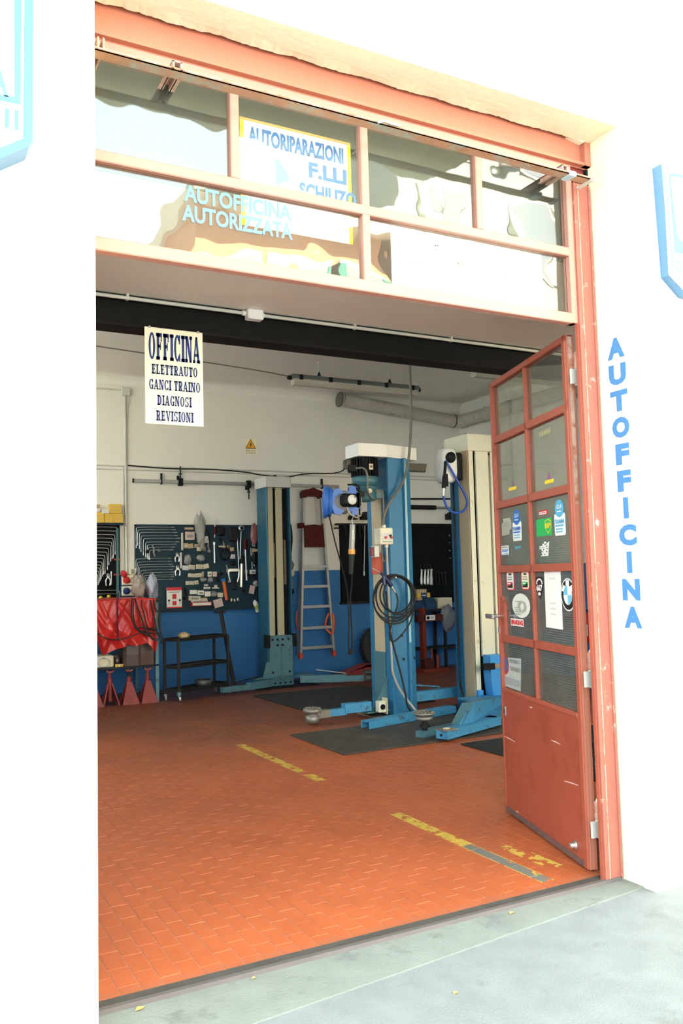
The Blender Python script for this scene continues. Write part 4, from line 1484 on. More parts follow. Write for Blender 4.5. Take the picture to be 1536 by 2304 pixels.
m.cyl((2.3, 12.089, 3.188), (8.8, 12.089, 3.205), .011, GALV)
m.cyl((2.3, 12.089, 3.135), (8.8, 12.089, 3.152), .009, GALV)
m.build('pipe', hc)
m = MB()
m.tube([(3.02, 12.075, 3.20), (3.6, 12.075, 3.17), (4.2, 12.075, 3.19), (4.8, 12.075, 3.17), (5.1, 12.07, 3.12), (5.5, 12.07, 3.10), (5.8, 12.075, 3.18), (6.3, 12.075, 3.19), (6.5, 12.07, 3.24), (6.55, 12.07, 3.33)], .009, BLK, n=6)
m.build('cable', hc, 'black cable sagging over the conduits')
# long aluminium rail with two clamps
wr = thing('sash_clamp', 'long aluminium bar clamp with two black clamp heads on the back wall', 'clamp', (4.5, 12.06, 2.95))
ra, rb = (3.095,2.994), (6.406,2.965)
m = MB()
m.box(ra[0], rb[0], 12.05, 12.085, 2.957, 3.007, ALU, bev=.004)
m.box(ra[0] - .012, ra[0] + .002, 12.045, 12.09, 2.952, 3.012, BLK)
m.build('bar', wr)
for px, dz in ((3.782, 1), (4.850, -1)):
    m = MB()
    m.box(px - .035, px + .035, 12.035, 12.095, 2.925, 3.035, BLK, bev=.006)
    m.box(px - .05, px - .02, 12.04, 12.08, 2.98 + dz * .06 - .03, 2.98 + dz * .06 + .03, BLK)
    m.cyl((px, 12.06, 2.98 + dz * .03), (px, 12.06, 2.98 + dz * .23), .010, DKIRON)
    m.cyl((px - .025, 12.06, 2.98 + dz * .12), (px + .025, 12.06, 2.98 + dz * .12), .008, DKIRON)
    m.build('clamp_head', wr)
m = MB()
for x in (3.50, 6.1):
    m.box(x - .008, x + .008, 12.042, 12.098, 2.94, 3.10, DKIRON)
m.build('strap', wr)
# danger sign
d0, d1 = (4.812,3.690), (5.005,3.438)
dg = thing('danger_sign', 'small white danger plate with a yellow lightning triangle on the back wall', 'sign', ((d0[0] + d1[0]) / 2, 12.095, d1[1]))
m = MB()
m.box(d0[0], d1[0], 12.093, 12.0985, d1[1], d0[1], PAPERC)
m.build('plate', dg)
m = MB()
w_ = d1[0] - d0[0]
cxs = (d0[0] + d1[0]) / 2
ztop = d0[1]
for k, (s_, mt) in enumerate(((1.0, INK), (.84, mat('sign_amber', (0.85, 0.42, 0.02), 0.5, var=0)))):
    zc = ztop - .095
    m.add([(cxs - w_ * .46 * s_, 12.0925 - k * .0008, zc - .062 * s_), (cxs + w_ * .46 * s_, 12.0925 - k * .0008, zc - .062 * s_), (cxs, 12.0925 - k * .0008, zc + .09 * s_)], [(0, 1, 2)], mt)
m.add([(cxs + x * .5, 12.0908, ztop - .10 + z * .55) for x, z in ((.01, .075), (-.045, -.01), (-.005, -.005), (-.03, -.075), (.045, .015), (.005, .012), (.03, .075))], [(0, 1, 2, 5, 6), (2, 3, 4, 5)], INK)
T3(m, 'PERICOLO', d0[0] + .012, 12.0922, d1[1] + .050, w_ - .024, .024, INK, 0)
T3(m, 'DI MORTE', d0[0] + .016, 12.0922, d1[1] + .015, w_ - .032, .024, INK, 0)
m.build('print', dg)
# round duct along the top of the back wall and round the corner
du = thing('ventilation_duct', 'thick painted round duct crossing the top of the back wall into the corner', 'duct', (7.6, 11.95, 4.2))
pts = [(6.40, 11.93, 4.375), (8.60, 11.93, 4.165)]
m = MB()
m.cyl(pts[0], pts[1], .108, DUCT, n=22)
m.lathe([(.108, 0), (.118, .004), (.118, .03), (.108, .034)], Vector(pts[0]) - Vector((.005, 0, 0)), (1, 0, -.095), DUCT, 22)
m.build('duct_pipe', du)
for k, t in enumerate((.22, .52)):
    c = Vector(pts[0]).lerp(Vector(pts[1]), t)
    m = MB()
    m.lathe([(.109, -.012), (.113, -.008), (.113, .008), (.109, .012)], c, (1, 0, -.095), DUCT, 22)
    m.build('duct_band', du)
m = MB()
m.lathe([(.126, 0), (.126, .012), (.112, .014), (.105, .10)], (6.375, 11.93, 4.378), (1, 0, -.095), mat('duct_mouth', (0.13, 0.12, 0.10), 0.7), 22)
m.build('duct_mouth', du, 'dark open duct end')
m = MB()
m.tube([(8.52, 11.93, 4.172), (8.66, 11.93, 4.160), (8.72, 11.87, 4.16), (8.72, 11.70, 4.16)], .112, DUCT, n=20, smooth=3)
m.build('duct_elbow', du)
m = MB()
m.cyl((8.72, 11.72, 4.16), (8.72, 6.0, 4.16), .108, DUCT, n=22)
m.build('duct_pipe', du)
m = MB()
m.lathe([(.110, -.02), (.118, -.016), (.118, .016), (.110, .02)], (8.60, 11.93, 4.166), (1, 0, -.06), LAMPG, 22)
m.lathe([(.110, -.02), (.118, -.016), (.118, .016), (.110, .02)], (8.72, 11.15, 4.16), (0, 1, 0), DUCT, 22)
m.build('duct_band', du, 'grey joint band')


# fluorescent fittings
def tube_light(label, x0, x1, y, z, rods=True):
    t = thing('tube_light', label, 'light', ((x0 + x1) / 2, y, z))
    m = MB()
    m.prism([(y - .07, z + .01), (y - .08, z + .03), (y - .055, z + .075), (y + .055, z + .075), (y + .08, z + .03), (y + .07, z + .01)], 0, x0, x1, LAMPG)
    m.build('housing', t)
    m = MB()
    m.prism([(y - .066, z + .011), (y - .064, z - .04), (y - .045, z - .07), (y + .045, z - .07), (y + .064, z - .04), (y + .066, z + .011)], 0, x0 + .02, x1 - .02, DIFFUSER)
    m.build('diffuser', t)
    for k in range(5):
        x = x0 + .12 + (x1 - x0 - .24) * k / 4
        m = MB()
        m.box(x - .028, x + .028, y - .088, y - .055, z - .0, z + .068, BLK, bev=.006)
        m.build('clip', t)
    m = MB()
    for x, s_ in ((x0, -1), (x1, 1)):
        m.cyl((x, y, z + .03), (x + s_ * .05, y, z + .03), .03, BLK, n=10)
    m.build('end_cap', t)
    if rods:
        for x in (x0 + (x1 - x0) * .21, x0 + (x1 - x0) * .77):
            m = MB()
            m.cyl((x, y, z + .08), (x, y, 4.499), .007, GALV, n=8)
            m.lathe([(.03, 0), (.012, .05), (.01, .06)], (x, y, z + .085), (0, 0, 1), BLK, 10)
            m.lathe([(.012, 0), (.035, .018), (.035, .02)], (x, y, 4.478), (0, 0, 1), GALV, 10)
            m.build('hanger', t)
    return t


la, lb = (4.806,4.208), (6.832,4.224)
tl = tube_light('long tube light hung by two rods, left of the flexible cable', la[0], lb[0], 10.35, (la[1] + lb[1]) / 2)
m = MB()
m.tube([(la[0] - .02, 10.35, la[1] + .05), (la[0] - .5, 10.35, la[1] + .10), (la[0] - 3.2, 10.5, la[1] + .27)], .008, FLEX, n=6)
m.build('supply_cable', tl)
lc = (6.823,4.209)
tl = tube_light('tube light seen partly behind the open door leaf', lc[0], lc[0] + 1.55, 9.0, lc[1])
m = MB()
q0 = (6.211,4.328)
q1 = (6.452,4.234)
m.tube([(lc[0] - .03, 9.0, lc[1] + .03), (q1[0], 9.0, q1[1]), (q0[0], 9.0, q0[1]), (q0[0] - .6, 9.0, 4.5)], .010, FLEX, n=6)
m.build('supply_cable', tl)
wa, wb = (6.502,3.364), (8.087,3.306)
tl = thing('bulkhead_light', 'dusty grey bulkhead tube light fixed to the back wall behind the blue post', 'light', ((wa[0] + wb[0]) / 2, 12.05, 3.25))
m = MB()
m.bevbox(wa[0], wb[0], 12.04, 12.098, 3.27, 3.42, LAMPG, .02)
m.build('housing', tl)
m = MB()
m.prism([(wa[0] + .03, 3.285), (wb[0] - .06, 3.285), (wb[0] - .02, 3.405), (wa[0] + .05, 3.405)], 1, 11.985, 12.045, mat('brown_dusty_cover', (0.24, 0.20, 0.14), 0.4))
m.build('diffuser', tl)


# ================================================================== tool boards on the back wall
def board(label, x0, x1, z0, z1, material, depth=.03, frame=.02):
    t = thing('tool_board', label, 'tool board', ((x0 + x1) / 2, 12.085, z0))
    m = MB()
    m.box(x0, x1, 12.098 - depth * .5, 12.0985, z0, z1, material)
    m.build('back_panel', t)
    m = MB()
    for a in ((x0, x1, z1 - frame, z1), (x0, x1, z0, z0 + frame), (x0, x0 + frame, z0, z1), (x1 - frame, x1, z0, z1)):
        m.box(a[0], a[1], 12.098 - depth, 12.0985, a[2], a[3], material)
    m.build('frame', t)
    return t


YT = 12.068   # hanging tools sit just off the panels
p0, p1 = (2.417,2.353), (2.895,1.218)
bd1 = board('narrow tool board at the far left, under the yellow boxes', p0[0], p1[0], p1[1], p0[1], BOARDK)
m = MB()
m.box(p1[0] - .05, p1[0] - .02, 12.05, 12.085, p1[1], p0[1] - .05, mat('board_teal_edge', (0.06, 0.17, 0.18), 0.5))
m.box(p0[0], p1[0] + .04, 12.0, 12.0975, p0[1] - .01, p0[1] + .02, BOARD)
m.build('shelf', bd1)
p0, p1 = (3.110,2.357), (5.548,0.925)
pz = (3.868,1.155)[1]
bd2 = board('wide blue-grey tool board in the middle of the back wall', p0[0], p1[0], pz - .05, p0[1], BOARD)
m = MB()
m.box(p0[0] + .02, p1[0], 12.03, 12.0975, pz - .06, pz - .045, BOARD)
m.build('shelf', bd2)
p0, p1 = (6.406,2.391), (7.347,1.120)
bd3 = board('black roll-down tool board right of the ladder', p0[0], p1[0], p1[1], p0[1], BOARDK, .05)
m = MB()
m.cyl((p0[0] - .03, 12.06, p1[1]), (p1[0], 12.06, p1[1]), .022, DKIRON)
m.box(p0[0] - .08, p1[0], 12.03, 12.095, p0[1] - .03, p0[1], BLK)
m.box(p0[0] - .10, p0[0], 12.03, 12.095, p0[1] - .085, p0[1] - .065, BLK)
m.build('roller', bd3)
p0, p1 = (7.522,2.398), (9.208,1.053)
bd4 = board('black tool board between the blue post and the cream post', p0[0], p1[0], p1[1], p0[1], BOARDK, .05)
m = MB()
for k in range(4):
    q = (8.530,2.198)
    m.cyl((q[0], 12.085, q[1] - .13 * k), (q[0], 12.06, q[1] - .13 * k), .010, STEEL, n=6)
m.build('peg', bd4)


def sx(px):
    """metres along the back wall for the left board's drawing scale"""
    return px


def l_wrench(x_in, x_out, z, drop, label, group, r=.0040):
    """L-shaped socket wrench: long level bar, corner, downward leg with socket ends"""
    t = thing('socket_wrench', label, 'wrench', ((x_in + x_out) / 2, YT, z - drop), group)
    s_ = 1 if x_out < x_in else -1
    m = MB()
    m.tube([(x_in, YT, z), (x_out + s_ * .02, YT, z), (x_out, YT, z - .02), (x_out, YT, z - drop)], r, CHROME, n=6, smooth=1)
    m.build('shank', t)
    m = MB()
    m.cyl((x_out, YT, z - drop - .012), (x_out, YT, z - drop + .035), r * 1.7, CHROME, n=8)
    m.build('socket_end', t)
    m = MB()
    m.cyl((x_in - s_ * .04, YT, z), (x_in + s_ * .01, YT, z), r * 1.7, CHROME, n=8)
    m.build('socket_end', t)
    return t


def BX(px):
    return 2.52 + (px - 206) * (5.006 - 2.52) / (580 - 206)


# left board: (row, x of leg, leg bottom) read in the photo's board proportions
left_rows = [(2.318, 2.864, 0.328),
    (2.264, 2.851, 0.293),
    (2.213, 2.829, 0.271),
    (2.162, 2.805, 0.268),
    (2.108, 2.786, 0.229),
    (2.069, 2.766, 0.224),
    (2.025, 2.741, 0.228),
    (1.97, 2.721, 0.24),
    (1.926, 2.689, 0.249),
    (1.884, 2.669, 0.216),
    (1.833, 2.652, 0.193),
    (1.791, 2.634, 0.185),
    (1.751, 2.621, 0.173),
    (1.708, 2.606, 0.159),
    (1.665, 2.591, 0.144)]
for k, (zr, xl, dl) in enumerate(left_rows):
    l_wrench(2.30, xl, zr, dl, 'chrome L-shaped wrench on the far left board, %s from the top' % ORD[k], 'L wrenches on the far left board')
for k, (zr, xl, dl) in enumerate([(1.435, 2.89, 0.141),
    (1.386, 2.856, 0.095),
    (1.332, 2.83, 0.045)]):
    l_wrench(2.30, xl, zr, dl, 'thin chrome L-shaped wrench low on the far left board, %s above the red tarp' % ['highest', 'middle one', 'lowest'][k], 'L wrenches on the far left board', .0045)
for k, (xl, zr, xr, dl) in enumerate([(3.127, 2.319, 3.674, 0.286),
    (3.148, 2.282, 3.694, 0.215),
    (3.173, 2.242, 3.715, 0.224),
    (3.195, 2.196, 3.725, 0.218),
    (3.228, 2.158, 3.761, 0.23),
    (3.262, 2.106, 3.744, 0.208),
    (3.284, 2.069, 3.702, 0.181),
    (3.299, 2.03, 3.681, 0.162),
    (3.317, 1.99, 3.66, 0.132)]):
    l_wrench(xr, xl, zr, dl, 'chrome L-shaped wrench in the upper nest of the wide board, %s from the top' % ORD[k], 'upper nest of L wrenches on the wide board', .0042)
for k, (xl, zr, xr, dl) in enumerate([(3.12, 1.868, 3.623, 0.175),
    (3.138, 1.823, 3.627, 0.219),
    (3.155, 1.783, 3.637, 0.194),
    (3.169, 1.751, 3.668, 0.207),
    (3.189, 1.706, 3.647, 0.172),
    (3.214, 1.669, 3.667, 0.18),
    (3.231, 1.63, 3.661, 0.136),
    (3.25, 1.602, 3.666, 0.119),
    (3.283, 1.566, 3.65, 0.074)]):
    l_wrench(xr, xl, zr, dl, 'chrome L-shaped wrench in the lower nest of the wide board, %s from the top' % ORD[k], 'lower nest of L wrenches on the wide board', .0036)


def bar_tool(name, label, cat, a, b_, r, mt, grip=None, gm=None, head=None, y=YT, group=None):
    t = thing(name, label, cat, ((a[0] + b_[0]) / 2, y, min(a[1], b_[1])), group)
    A, B_ = Vector((a[0], y, a[1])), Vector((b_[0], y, b_[1]))
    m = MB()
    m.cyl(A, B_, r, mt, n=8)
    m.build('shaft', t)
    if grip:
        m = MB()
        m.cyl(A.lerp(B_, grip[0]), A.lerp(B_, grip[1]), r * grip[2], gm, n=10)
        m.build('grip', t)
    if head:
        m = MB()
        m.lathe([(0.3 * head, -.012), (head, -.012), (head, .012), (0.3 * head, .012)], A, (0, 1, 0), mt, 14)
        m.lathe([(0.01, -.0135), (head * .5, -.013)], A, (0, 1, 0), INK, 12)
        m.build('head', t)
    return t


def pliers(label, c, h, w, gm, y=YT, mt=None):
    t = thing('pliers', label, 'pliers', (c[0], y, c[1] - h / 2), 'pliers on the tool boards')
    m = MB()
    for s_ in (-1, 1):
        m.tube([(c[0] + s_ * w * .10, y, c[1] + h * .5), (c[0] + s_ * w * .25, y, c[1] + h * .3), (c[0] - s_ * w * .1, y - s_ * .004, c[1] + h * .18)], [w * .10, w * .2, w * .2], mt or STEEL, n=6, smooth=1)
    m.cyl((c[0], y - .015, c[1] + h * .2), (c[0], y + .015, c[1] + h * .2), w * .22, mt or STEEL, n=10)
    m.build('jaws', t)
    for s_ in (-1, 1):
        m = MB()
        m.tube([(c[0] + s_ * w * .1, y, c[1] + h * .18), (c[0] + s_ * w * .5, y, c[1] - h * .1), (c[0] + s_ * w * .35, y, c[1] - h * .5)], w * .16, gm, n=6, smooth=2)
        m.build('handle', t)
    return t


pliers('chrome-handled pliers hanging low on the far left board', (2.730,1.583), .17, .07, CHROME)
bar_tool('screwdriver', 'plain steel driver hanging beside the pliers on the far left board', 'screwdriver', (2.774,1.694), (2.773,1.508), .010, STEEL, (.0, .3, 1.3), STEEL)
for k, (q, lab) in enumerate((((2.855,1.861), 'red T-handled driver on the far left board, upper one'), ((2.854,1.649), 'red T-handled driver on the far left board, lower one'))):
    t = thing('hex_driver', lab, 'driver', (q[0], YT, q[1] - .2), 'red T drivers on the far left board')
    m = MB()
    m.cyl((q[0] - .045, YT, q[1]), (q[0] + .045, YT, q[1]), .014, REDFEET, n=10)
    m.build('handle', t)
    m = MB()
    m.cyl((q[0], YT, q[1]), (q[0], YT, q[1] - .22), .005, STEEL, n=6)
    m.build('shaft', t)
for k, q in enumerate(((2.625,1.321), (2.735,1.329))):
    m = MB()
    m.lathe([(.020, 0), (.026, .015), (.026, .05), (.012, .06), (.0, .062)], (q[0], YT - .01, q[1] - .02), (0, 0, 1), YEL, 12)
    m.build('screw_cap', None, 'yellow round cap low on the far left board, %s one' % ('left' if k == 0 else 'right'), cat='cap', group='yellow caps on the far left board')

# yellow boxes on top of the far left board
for k, (a, b_, mt, dy, lab) in enumerate((
        ((2.673,2.498), (2.784,2.368), YELBOX, 0, 'yellow carton in the bottom row over the far left board, middle one'),
        ((2.784,2.500), (2.933,2.369), YELBOX, .01, 'yellow carton in the bottom row over the far left board, right one'),
        ((2.515,2.521), (2.667,2.367), YELBOX, .015, 'yellow carton in the bottom row over the far left board, left one'),
        ((2.742,2.637), (2.909,2.504), YELBOX, .02, 'yellow carton on the top of the stack over the far left board'),
        ((2.631,2.554), (2.735,2.502), CARDW, .0, 'small flat white box lying on the yellow cartons'),
        ((2.515,2.577), (2.618,2.525), CARDW, .02, 'white box with blue edge on the left yellow carton'),
        ((2.515,2.627), (2.612,2.581), CARDT, .01, 'tan box topmost at the left of the carton stack'))):
    t = thing('carton', lab, 'box', ((a[0] + b_[0]) / 2, 12.05, b_[1]), 'cartons over the far left board')
    m = MB()
    m.box(a[0], b_[0], 12.0 + dy, 12.09, b_[1], a[1], mt, bev=.003)
    m.build('carton_body', t)
    m = MB()
    h_ = a[1] - b_[1]
    for j in range(2):
        zz = b_[1] + h_ * (.35 + .3 * j)
        m.box(a[0] + .02, b_[0] - .02, 11.999 + dy, 12.0 + dy, zz, zz + h_ * .05, GREYI if mt is CARDW else CARDT)
    m.build('print_band', t)

# packets hanging on the wide board
packs = [(3.845, 2.132, 3.987, 2.253, 'P', 0, 0, 'upper left, under the tan holder'),
    (4.116, 2.088, 4.196, 2.182, 'W', -8, 1, 'top row beside the hung bag'),
    (3.815, 2.011, 3.883, 2.085, 'T', 0, 0, 'second row, first from the left'),
    (3.884, 2.01, 3.965, 2.078, 'T', -6, 0, 'second row, second from the left'),
    (3.981, 2.016, 4.038, 2.07, 'T', 8, 0, 'second row, third from the left'),
    (4.014, 1.967, 4.083, 2.026, 'C', 0, 2, 'second row, white ring on it'),
    (4.085, 1.967, 4.164, 2.041, 'B', 0, 0, 'second row, at its right end'),
    (3.814, 1.779, 3.939, 1.912, 'B', 0, 0, 'third row, first from the left'),
    (4.01, 1.822, 4.128, 1.91, 'B', 0, 0, 'third row, second from the left'),
    (3.797, 1.691, 3.888, 1.759, 'L', 4, 0, 'fourth row, first from the left'),
    (3.891, 1.699, 3.985, 1.767, 'C', 6, 1, 'fourth row, second from the left'),
    (3.999, 1.706, 4.102, 1.772, 'C', 2, 1, 'fourth row, third from the left'),
    (4.111, 1.709, 4.2, 1.778, 'C', -12, 2, 'fourth row, fourth from the left'),
    (3.877, 1.588, 3.983, 1.641, 'C', 6, 1, 'fifth row, first from the left'),
    (3.986, 1.585, 4.081, 1.644, 'C', -3, 0, 'fifth row, second from the left'),
    (4.088, 1.59, 4.12, 1.666, 'T', 0, 0, 'fifth row, third from the left'),
    (4.178, 1.59, 4.238, 1.664, 'W', 0, 0, 'fifth row, fourth from the left'),
    (4.251, 1.589, 4.317, 1.662, 'P', 0, 0, 'fifth row, fifth from the left'),
    (3.842, 1.476, 3.897, 1.532, 'C', 0, 0, 'sixth row, first from the left'),
    (3.904, 1.476, 3.968, 1.532, 'C', 2, 1, 'sixth row, second from the left'),
    (3.974, 1.483, 4.032, 1.538, 'C', -3, 0, 'sixth row, third from the left'),
    (4.059, 1.518, 4.158, 1.581, 'B', 0, 0, 'sixth row, fourth from the left'),
    (4.177, 1.511, 4.266, 1.584, 'B', 0, 0, 'sixth row, fifth from the left'),
    (4.117, 1.452, 4.176, 1.48, 'P', 0, 0, 'seventh row, upper left'),
    (4.114, 1.41, 4.215, 1.438, 'W', 0, 0, 'seventh row, lower left'),
    (4.242, 1.411, 4.351, 1.428, 'W', 2, 0, 'seventh row, flat one at the right'),
    (4.274, 1.424, 4.322, 1.465, 'C', 0, 2, 'seventh row, ring above the flat card'),
    (3.903, 1.341, 4.011, 1.401, 'W', 0, 0, 'eighth row, first from the left'),
    (4.021, 1.326, 4.116, 1.391, 'W', 3, 0, 'eighth row, second from the left'),
    (4.125, 1.3, 4.214, 1.374, 'W', 0, 0, 'eighth row, third from the left'),
    (4.218, 1.294, 4.322, 1.371, 'B', 0, 0, 'eighth row, fourth from the left'),
    (4.326, 1.283, 4.41, 1.349, 'C', 4, 0, 'eighth row, fifth from the left'),
    (3.882, 1.246, 4.062, 1.312, 'C', 4, 0, 'bottom row, wide one'),
    (4.072, 1.239, 4.165, 1.282, 'T', 0, 0, 'bottom row, smaller one'),
    (4.84, 1.614, 4.936, 1.679, 'W', 0, 0, 'far right, at mid height'),
    (4.889, 1.94, 4.984, 1.997, 'T', 10, 0, 'far right, above the dark case'),
    (4.891, 2.027, 4.939, 2.085, 'L', 0, 0, 'far right, under the red printed bag'),
    (4.532, 1.963, 4.594, 2.019, 'T', -10, 0, 'between the hose coil and the rod, upper one'),
    (4.53, 1.848, 4.607, 1.914, 'L', 0, 0, 'between the hose coil and the rod, lower one'),
    (4.352, 2.021, 4.463, 2.044, 'C', 2, 0, 'over the hose coil'),
    (4.89, 1.43, 4.98, 1.514, 'B', 0, 0, 'far right, low down'),
    (4.831, 1.317, 4.911, 1.439, 'P', 12, 0, 'far right, lowest and reddish')]
names_ = {'P': ('pinkish', CARDP), 'W': ('white', CARDW), 'T': ('tan', CARDT), 'C': ('cream', CARDC), 'B': ('clear', BAGCLR), 'L': ('lilac-white', mat('lilac_card', (0.62, 0.60, 0.68), 0.5, var=.1, scale=30))}
for k, (x0, z0, x1, z1, c_, tilt, ring, where) in enumerate(packs):
    nm, mt = names_[c_]
    kind_ = 'parts_bag' if c_ == 'B' else 'card_packet'
    t = thing(kind_, '%s %s on the wide board, %s' % (nm, 'parts bag' if c_ == 'B' else ('ringed card' if ring else 'hang card'), where), 'packet', ((x0 + x1) / 2, 12.06, z0), 'packets hanging on the wide tool board')
    cx_, cz_ = (x0 + x1) / 2, (z0 + z1) / 2
    Mt = Matrix.Translation((cx_, 12.062 - (k % 3) * .006, cz_)) @ Matrix.Rotation(radians(tilt), 4, 'Y')
    hw, hh = (x1 - x0) / 2, (z1 - z0) / 2
    m = MB()
    if c_ == 'B':
        m.blob((0, 0, 0), hw, .035, hh, mt, seed=k, amp=.22)
        m.v = [tuple(Mt @ Vector(p)) for p in m.v]
    else:
        m.box(-hw, hw, -.006, .006, -hh, hh, mt, M=Mt, bev=.002)
    m.build('packet', t)
    m = MB()
    m.cyl(Mt @ Vector((0, -.012, hh * .86)), Mt @ Vector((0, .034, hh * .86)), .004, STEEL, n=6)
    m.build('hook', t)
    if ring:
        m = MB()
        rr = min(hw, hh) * .62
        m.tube([Mt @ Vector((rr * cos(i * pi / 5), -.014, rr * sin(i * pi / 5))) for i in range(10)], rr * .28, STEEL if ring == 1 else CARDW, n=6, smooth=1, closed=True)
        m.build('ring_part', t)
    elif c_ != 'B' and k % 2 == 0:
        m = MB()
        m.box(-hw * .6, hw * .6, -.022, -.006, -hh * .45, hh * .25, [GREYI, DKIRON, STEEL, CARDT][k % 4], M=Mt, bev=.004)
        m.build('contents', t)

# larger single tools on the wide board
bar_tool('breaker_bar', 'long bright breaker bar hanging left of the middle of the wide board', 'wrench', (4.289,2.099), (4.291,1.789), .016, CHROME, (.0, .12, 1.5), CHROME)
bar_tool('ratchet', 'ratchet with dark red grip above the breaker bar', 'ratchet', (4.308,2.417), (4.297,2.165), .008, STEEL, (.35, .8, 2.6), REDPL)
bar_tool('torque_wrench', 'torque wrench with a round white dial at the top right of the wide board', 'wrench', (4.723,2.306), (4.693,1.843), .0075, CHROME, None, None, .048)
bar_tool('extension_rod', 'thin bright rod slanting beside the torque wrench', 'rod', (4.656,2.158), (4.674,1.583), .008, CHROME)
bar_tool('grease_gun', 'bright cylinder grease gun with black collar low on the wide board', 'grease gun', (4.723,1.896), (4.707,1.422), .026, mat('nickel', (0.72, 0.66, 0.55), 0.3, metal=.8, var=.05), (.0, .26, 1.12), BLK)
bar_tool('hose_nozzle', 'bright tube with a dark red grip right of the grease gun', 'nozzle', (4.777,2.144), (4.790,1.660), .017, STEEL, (.0, .33, 1.8), REDPL)
bar_tool('hose_nozzle', 'short pale tube hanging lowest right of the grease gun', 'nozzle', (4.790,1.680), (4.795,1.520), .020, CHROME, (.0, .3, 1.15), GALV)
for k, (px, a_, c_) in enumerate(((560, 1224, 1252), (564, 1222, 1250), (562, 1258, 1282), (567, 1256, 1276))):
    xx = BX(px)
    bar_tool('socket_driver', 'slim steel driver at the right end of the wide board, %s' % ['upper left', 'upper right', 'lower left', 'lower right'][k], 'driver', (xx, 2.357 - (a_ - 1180) * .0065), (xx, 2.357 - (c_ - 1180) * .0065), .007, STEEL, (.0, .35, 1.8), [BLK, STEEL][k % 2], group='slim drivers on the wide board')
q0, q1 = (4.427,1.535), (4.471,1.237)
bar_tool('work_light', 'long orange plastic tool hanging on the wide board', 'tool', q0, q1, .028, mat('orange_plastic', (0.62, 0.13, 0.04), 0.45), (-.06, .06, 1.15), MIDB)
pliers('chrome adjustable spanner pliers beside the upper wrench nest', (3.723,1.881), .13, .07, CHROME)
pliers('bright gripping pliers beside the lower wrench nest', (3.727,1.688), .15, .08, CHROME, mt=CHROME)
for k, (a, b_) in enumerate((((3.800,2.238), (3.804,1.984)), ((3.777,1.952), (3.781,1.719)))):
    m = MB()
    m.box(a[0] - .016, a[0] + .016, 12.06, 12.075, b_[1], a[1], ALU, bev=.003)
    m.build('steel_rule', None, '%s flat steel rule between the wrench nests and the packets' % ('upper' if k == 0 else 'lower'), cat='rule', group='steel rules on the wide board')
# gear puller
q = (4.591,1.684)
gp = thing('gear_puller', 'two-jaw chrome gear puller hanging on the wide board', 'puller', (q[0], YT, q[1] - .3))
m = MB()
m.box(q[0] - .085, q[0] + .085, YT - .014, YT + .014, q[1] - .03, q[1] + .02, CHROME, bev=.006)
m.cyl((q[0], YT, q[1] + .02), (q[0], YT, q[1] - .26), .011, DKIRON, n=8)
m.box(q[0] - .04, q[0] + .04, YT - .02, YT + .02, q[1] - .30, q[1] - .25, DKIRON, bev=.01)
m.build('crossbar', gp)
for s_ in (-1, 1):
    m = MB()
    m.tube([(q[0] + s_ * .078, YT, q[1] + .01), (q[0] + s_ * .085, YT, q[1] - .08), (q[0] + s_ * .055, YT, q[1] - .19)], [.016, .015, .010], CHROME, n=8)
    m.build('jaw', gp)
q = (4.454,1.912)
m = MB()
for k in range(3):
    m.tube([(q[0] + (.066 + .006 * k) * cos(a), 12.062 - .008 * k, q[1] + (.088 - .006 * k) * sin(a)) for a in [i * pi / 6 for i in range(12)]], .010, BLK, n=6, smooth=1, closed=True)
m.build('hose_coil', None, 'small black hose coil in the middle of the wide board', cat='hose')
for k, (a, b_, lab) in enumerate((((4.517,2.325), (4.655,2.104), 'dark pouch at the top of the wide board'), ((4.341,2.338), (4.451,2.192), 'dark holder next to the ratchet grip'), ((4.522,1.812), (4.627,1.750), 'dark flat case under the hose coil'), ((4.897,1.962), (5.009,1.757), 'dark case at the right end of the wide board'), ((4.860,2.340), (4.975,2.246), 'clear bag with red print at the top right of the wide board'))):
    m = MB()
    if k == 4:
        m.blob(((a[0] + b_[0]) / 2, 12.05, (a[1] + b_[1]) / 2 - .09), (b_[0] - a[0]) / 2, .03, .14, mat('red_print_bag', (0.33, 0.13, 0.12), 0.35, var=.3, scale=40), seed=31, amp=.2)
    else:
        m.bevbox(a[0], b_[0], 12.035, 12.083, b_[1], a[1], BLK, .02)
    m.build('tool_pouch', None, lab, cat='pouch', group='dark pouches on the wide board')
q = (4.065,2.317)
m = MB()
m.blob((q[0], 12.03, q[1] - .05), .075, .05, .20, BAGCLR, seed=5, amp=.30, nu=20, nv=16)
m.build('plastic_bag', None, 'crumpled clear bag hung over the top edge of the wide board', cat='bag')
a, b_ = (3.841,2.316), (3.969,2.284)
m = MB()
m.box(a[0], b_[0], 12.05, 12.083, b_[1], a[1], CARDT, bev=.003)
m.build('label_holder', None, 'flat tan holder at the top of the wide board', cat='holder')
for k, (a, b_) in enumerate((((4.527,1.268), (4.569,1.207)), ((4.577,1.266), (4.618,1.199)), ((4.626,1.271), (4.668,1.210)))):
    m = MB()
    m.lathe([(.014, 0), (.02, .006), (.02, .05), (.012, .055)], ((a[0] + b_[0]) / 2, YT, b_[1]), (0, 0, 1), STEEL, 10)
    m.build('socket', None, 'small bright socket low on the wide board, %s of three' % ['left', 'middle', 'right'][k], cat='socket', group='sockets low on the wide board')
R = random.Random(11)
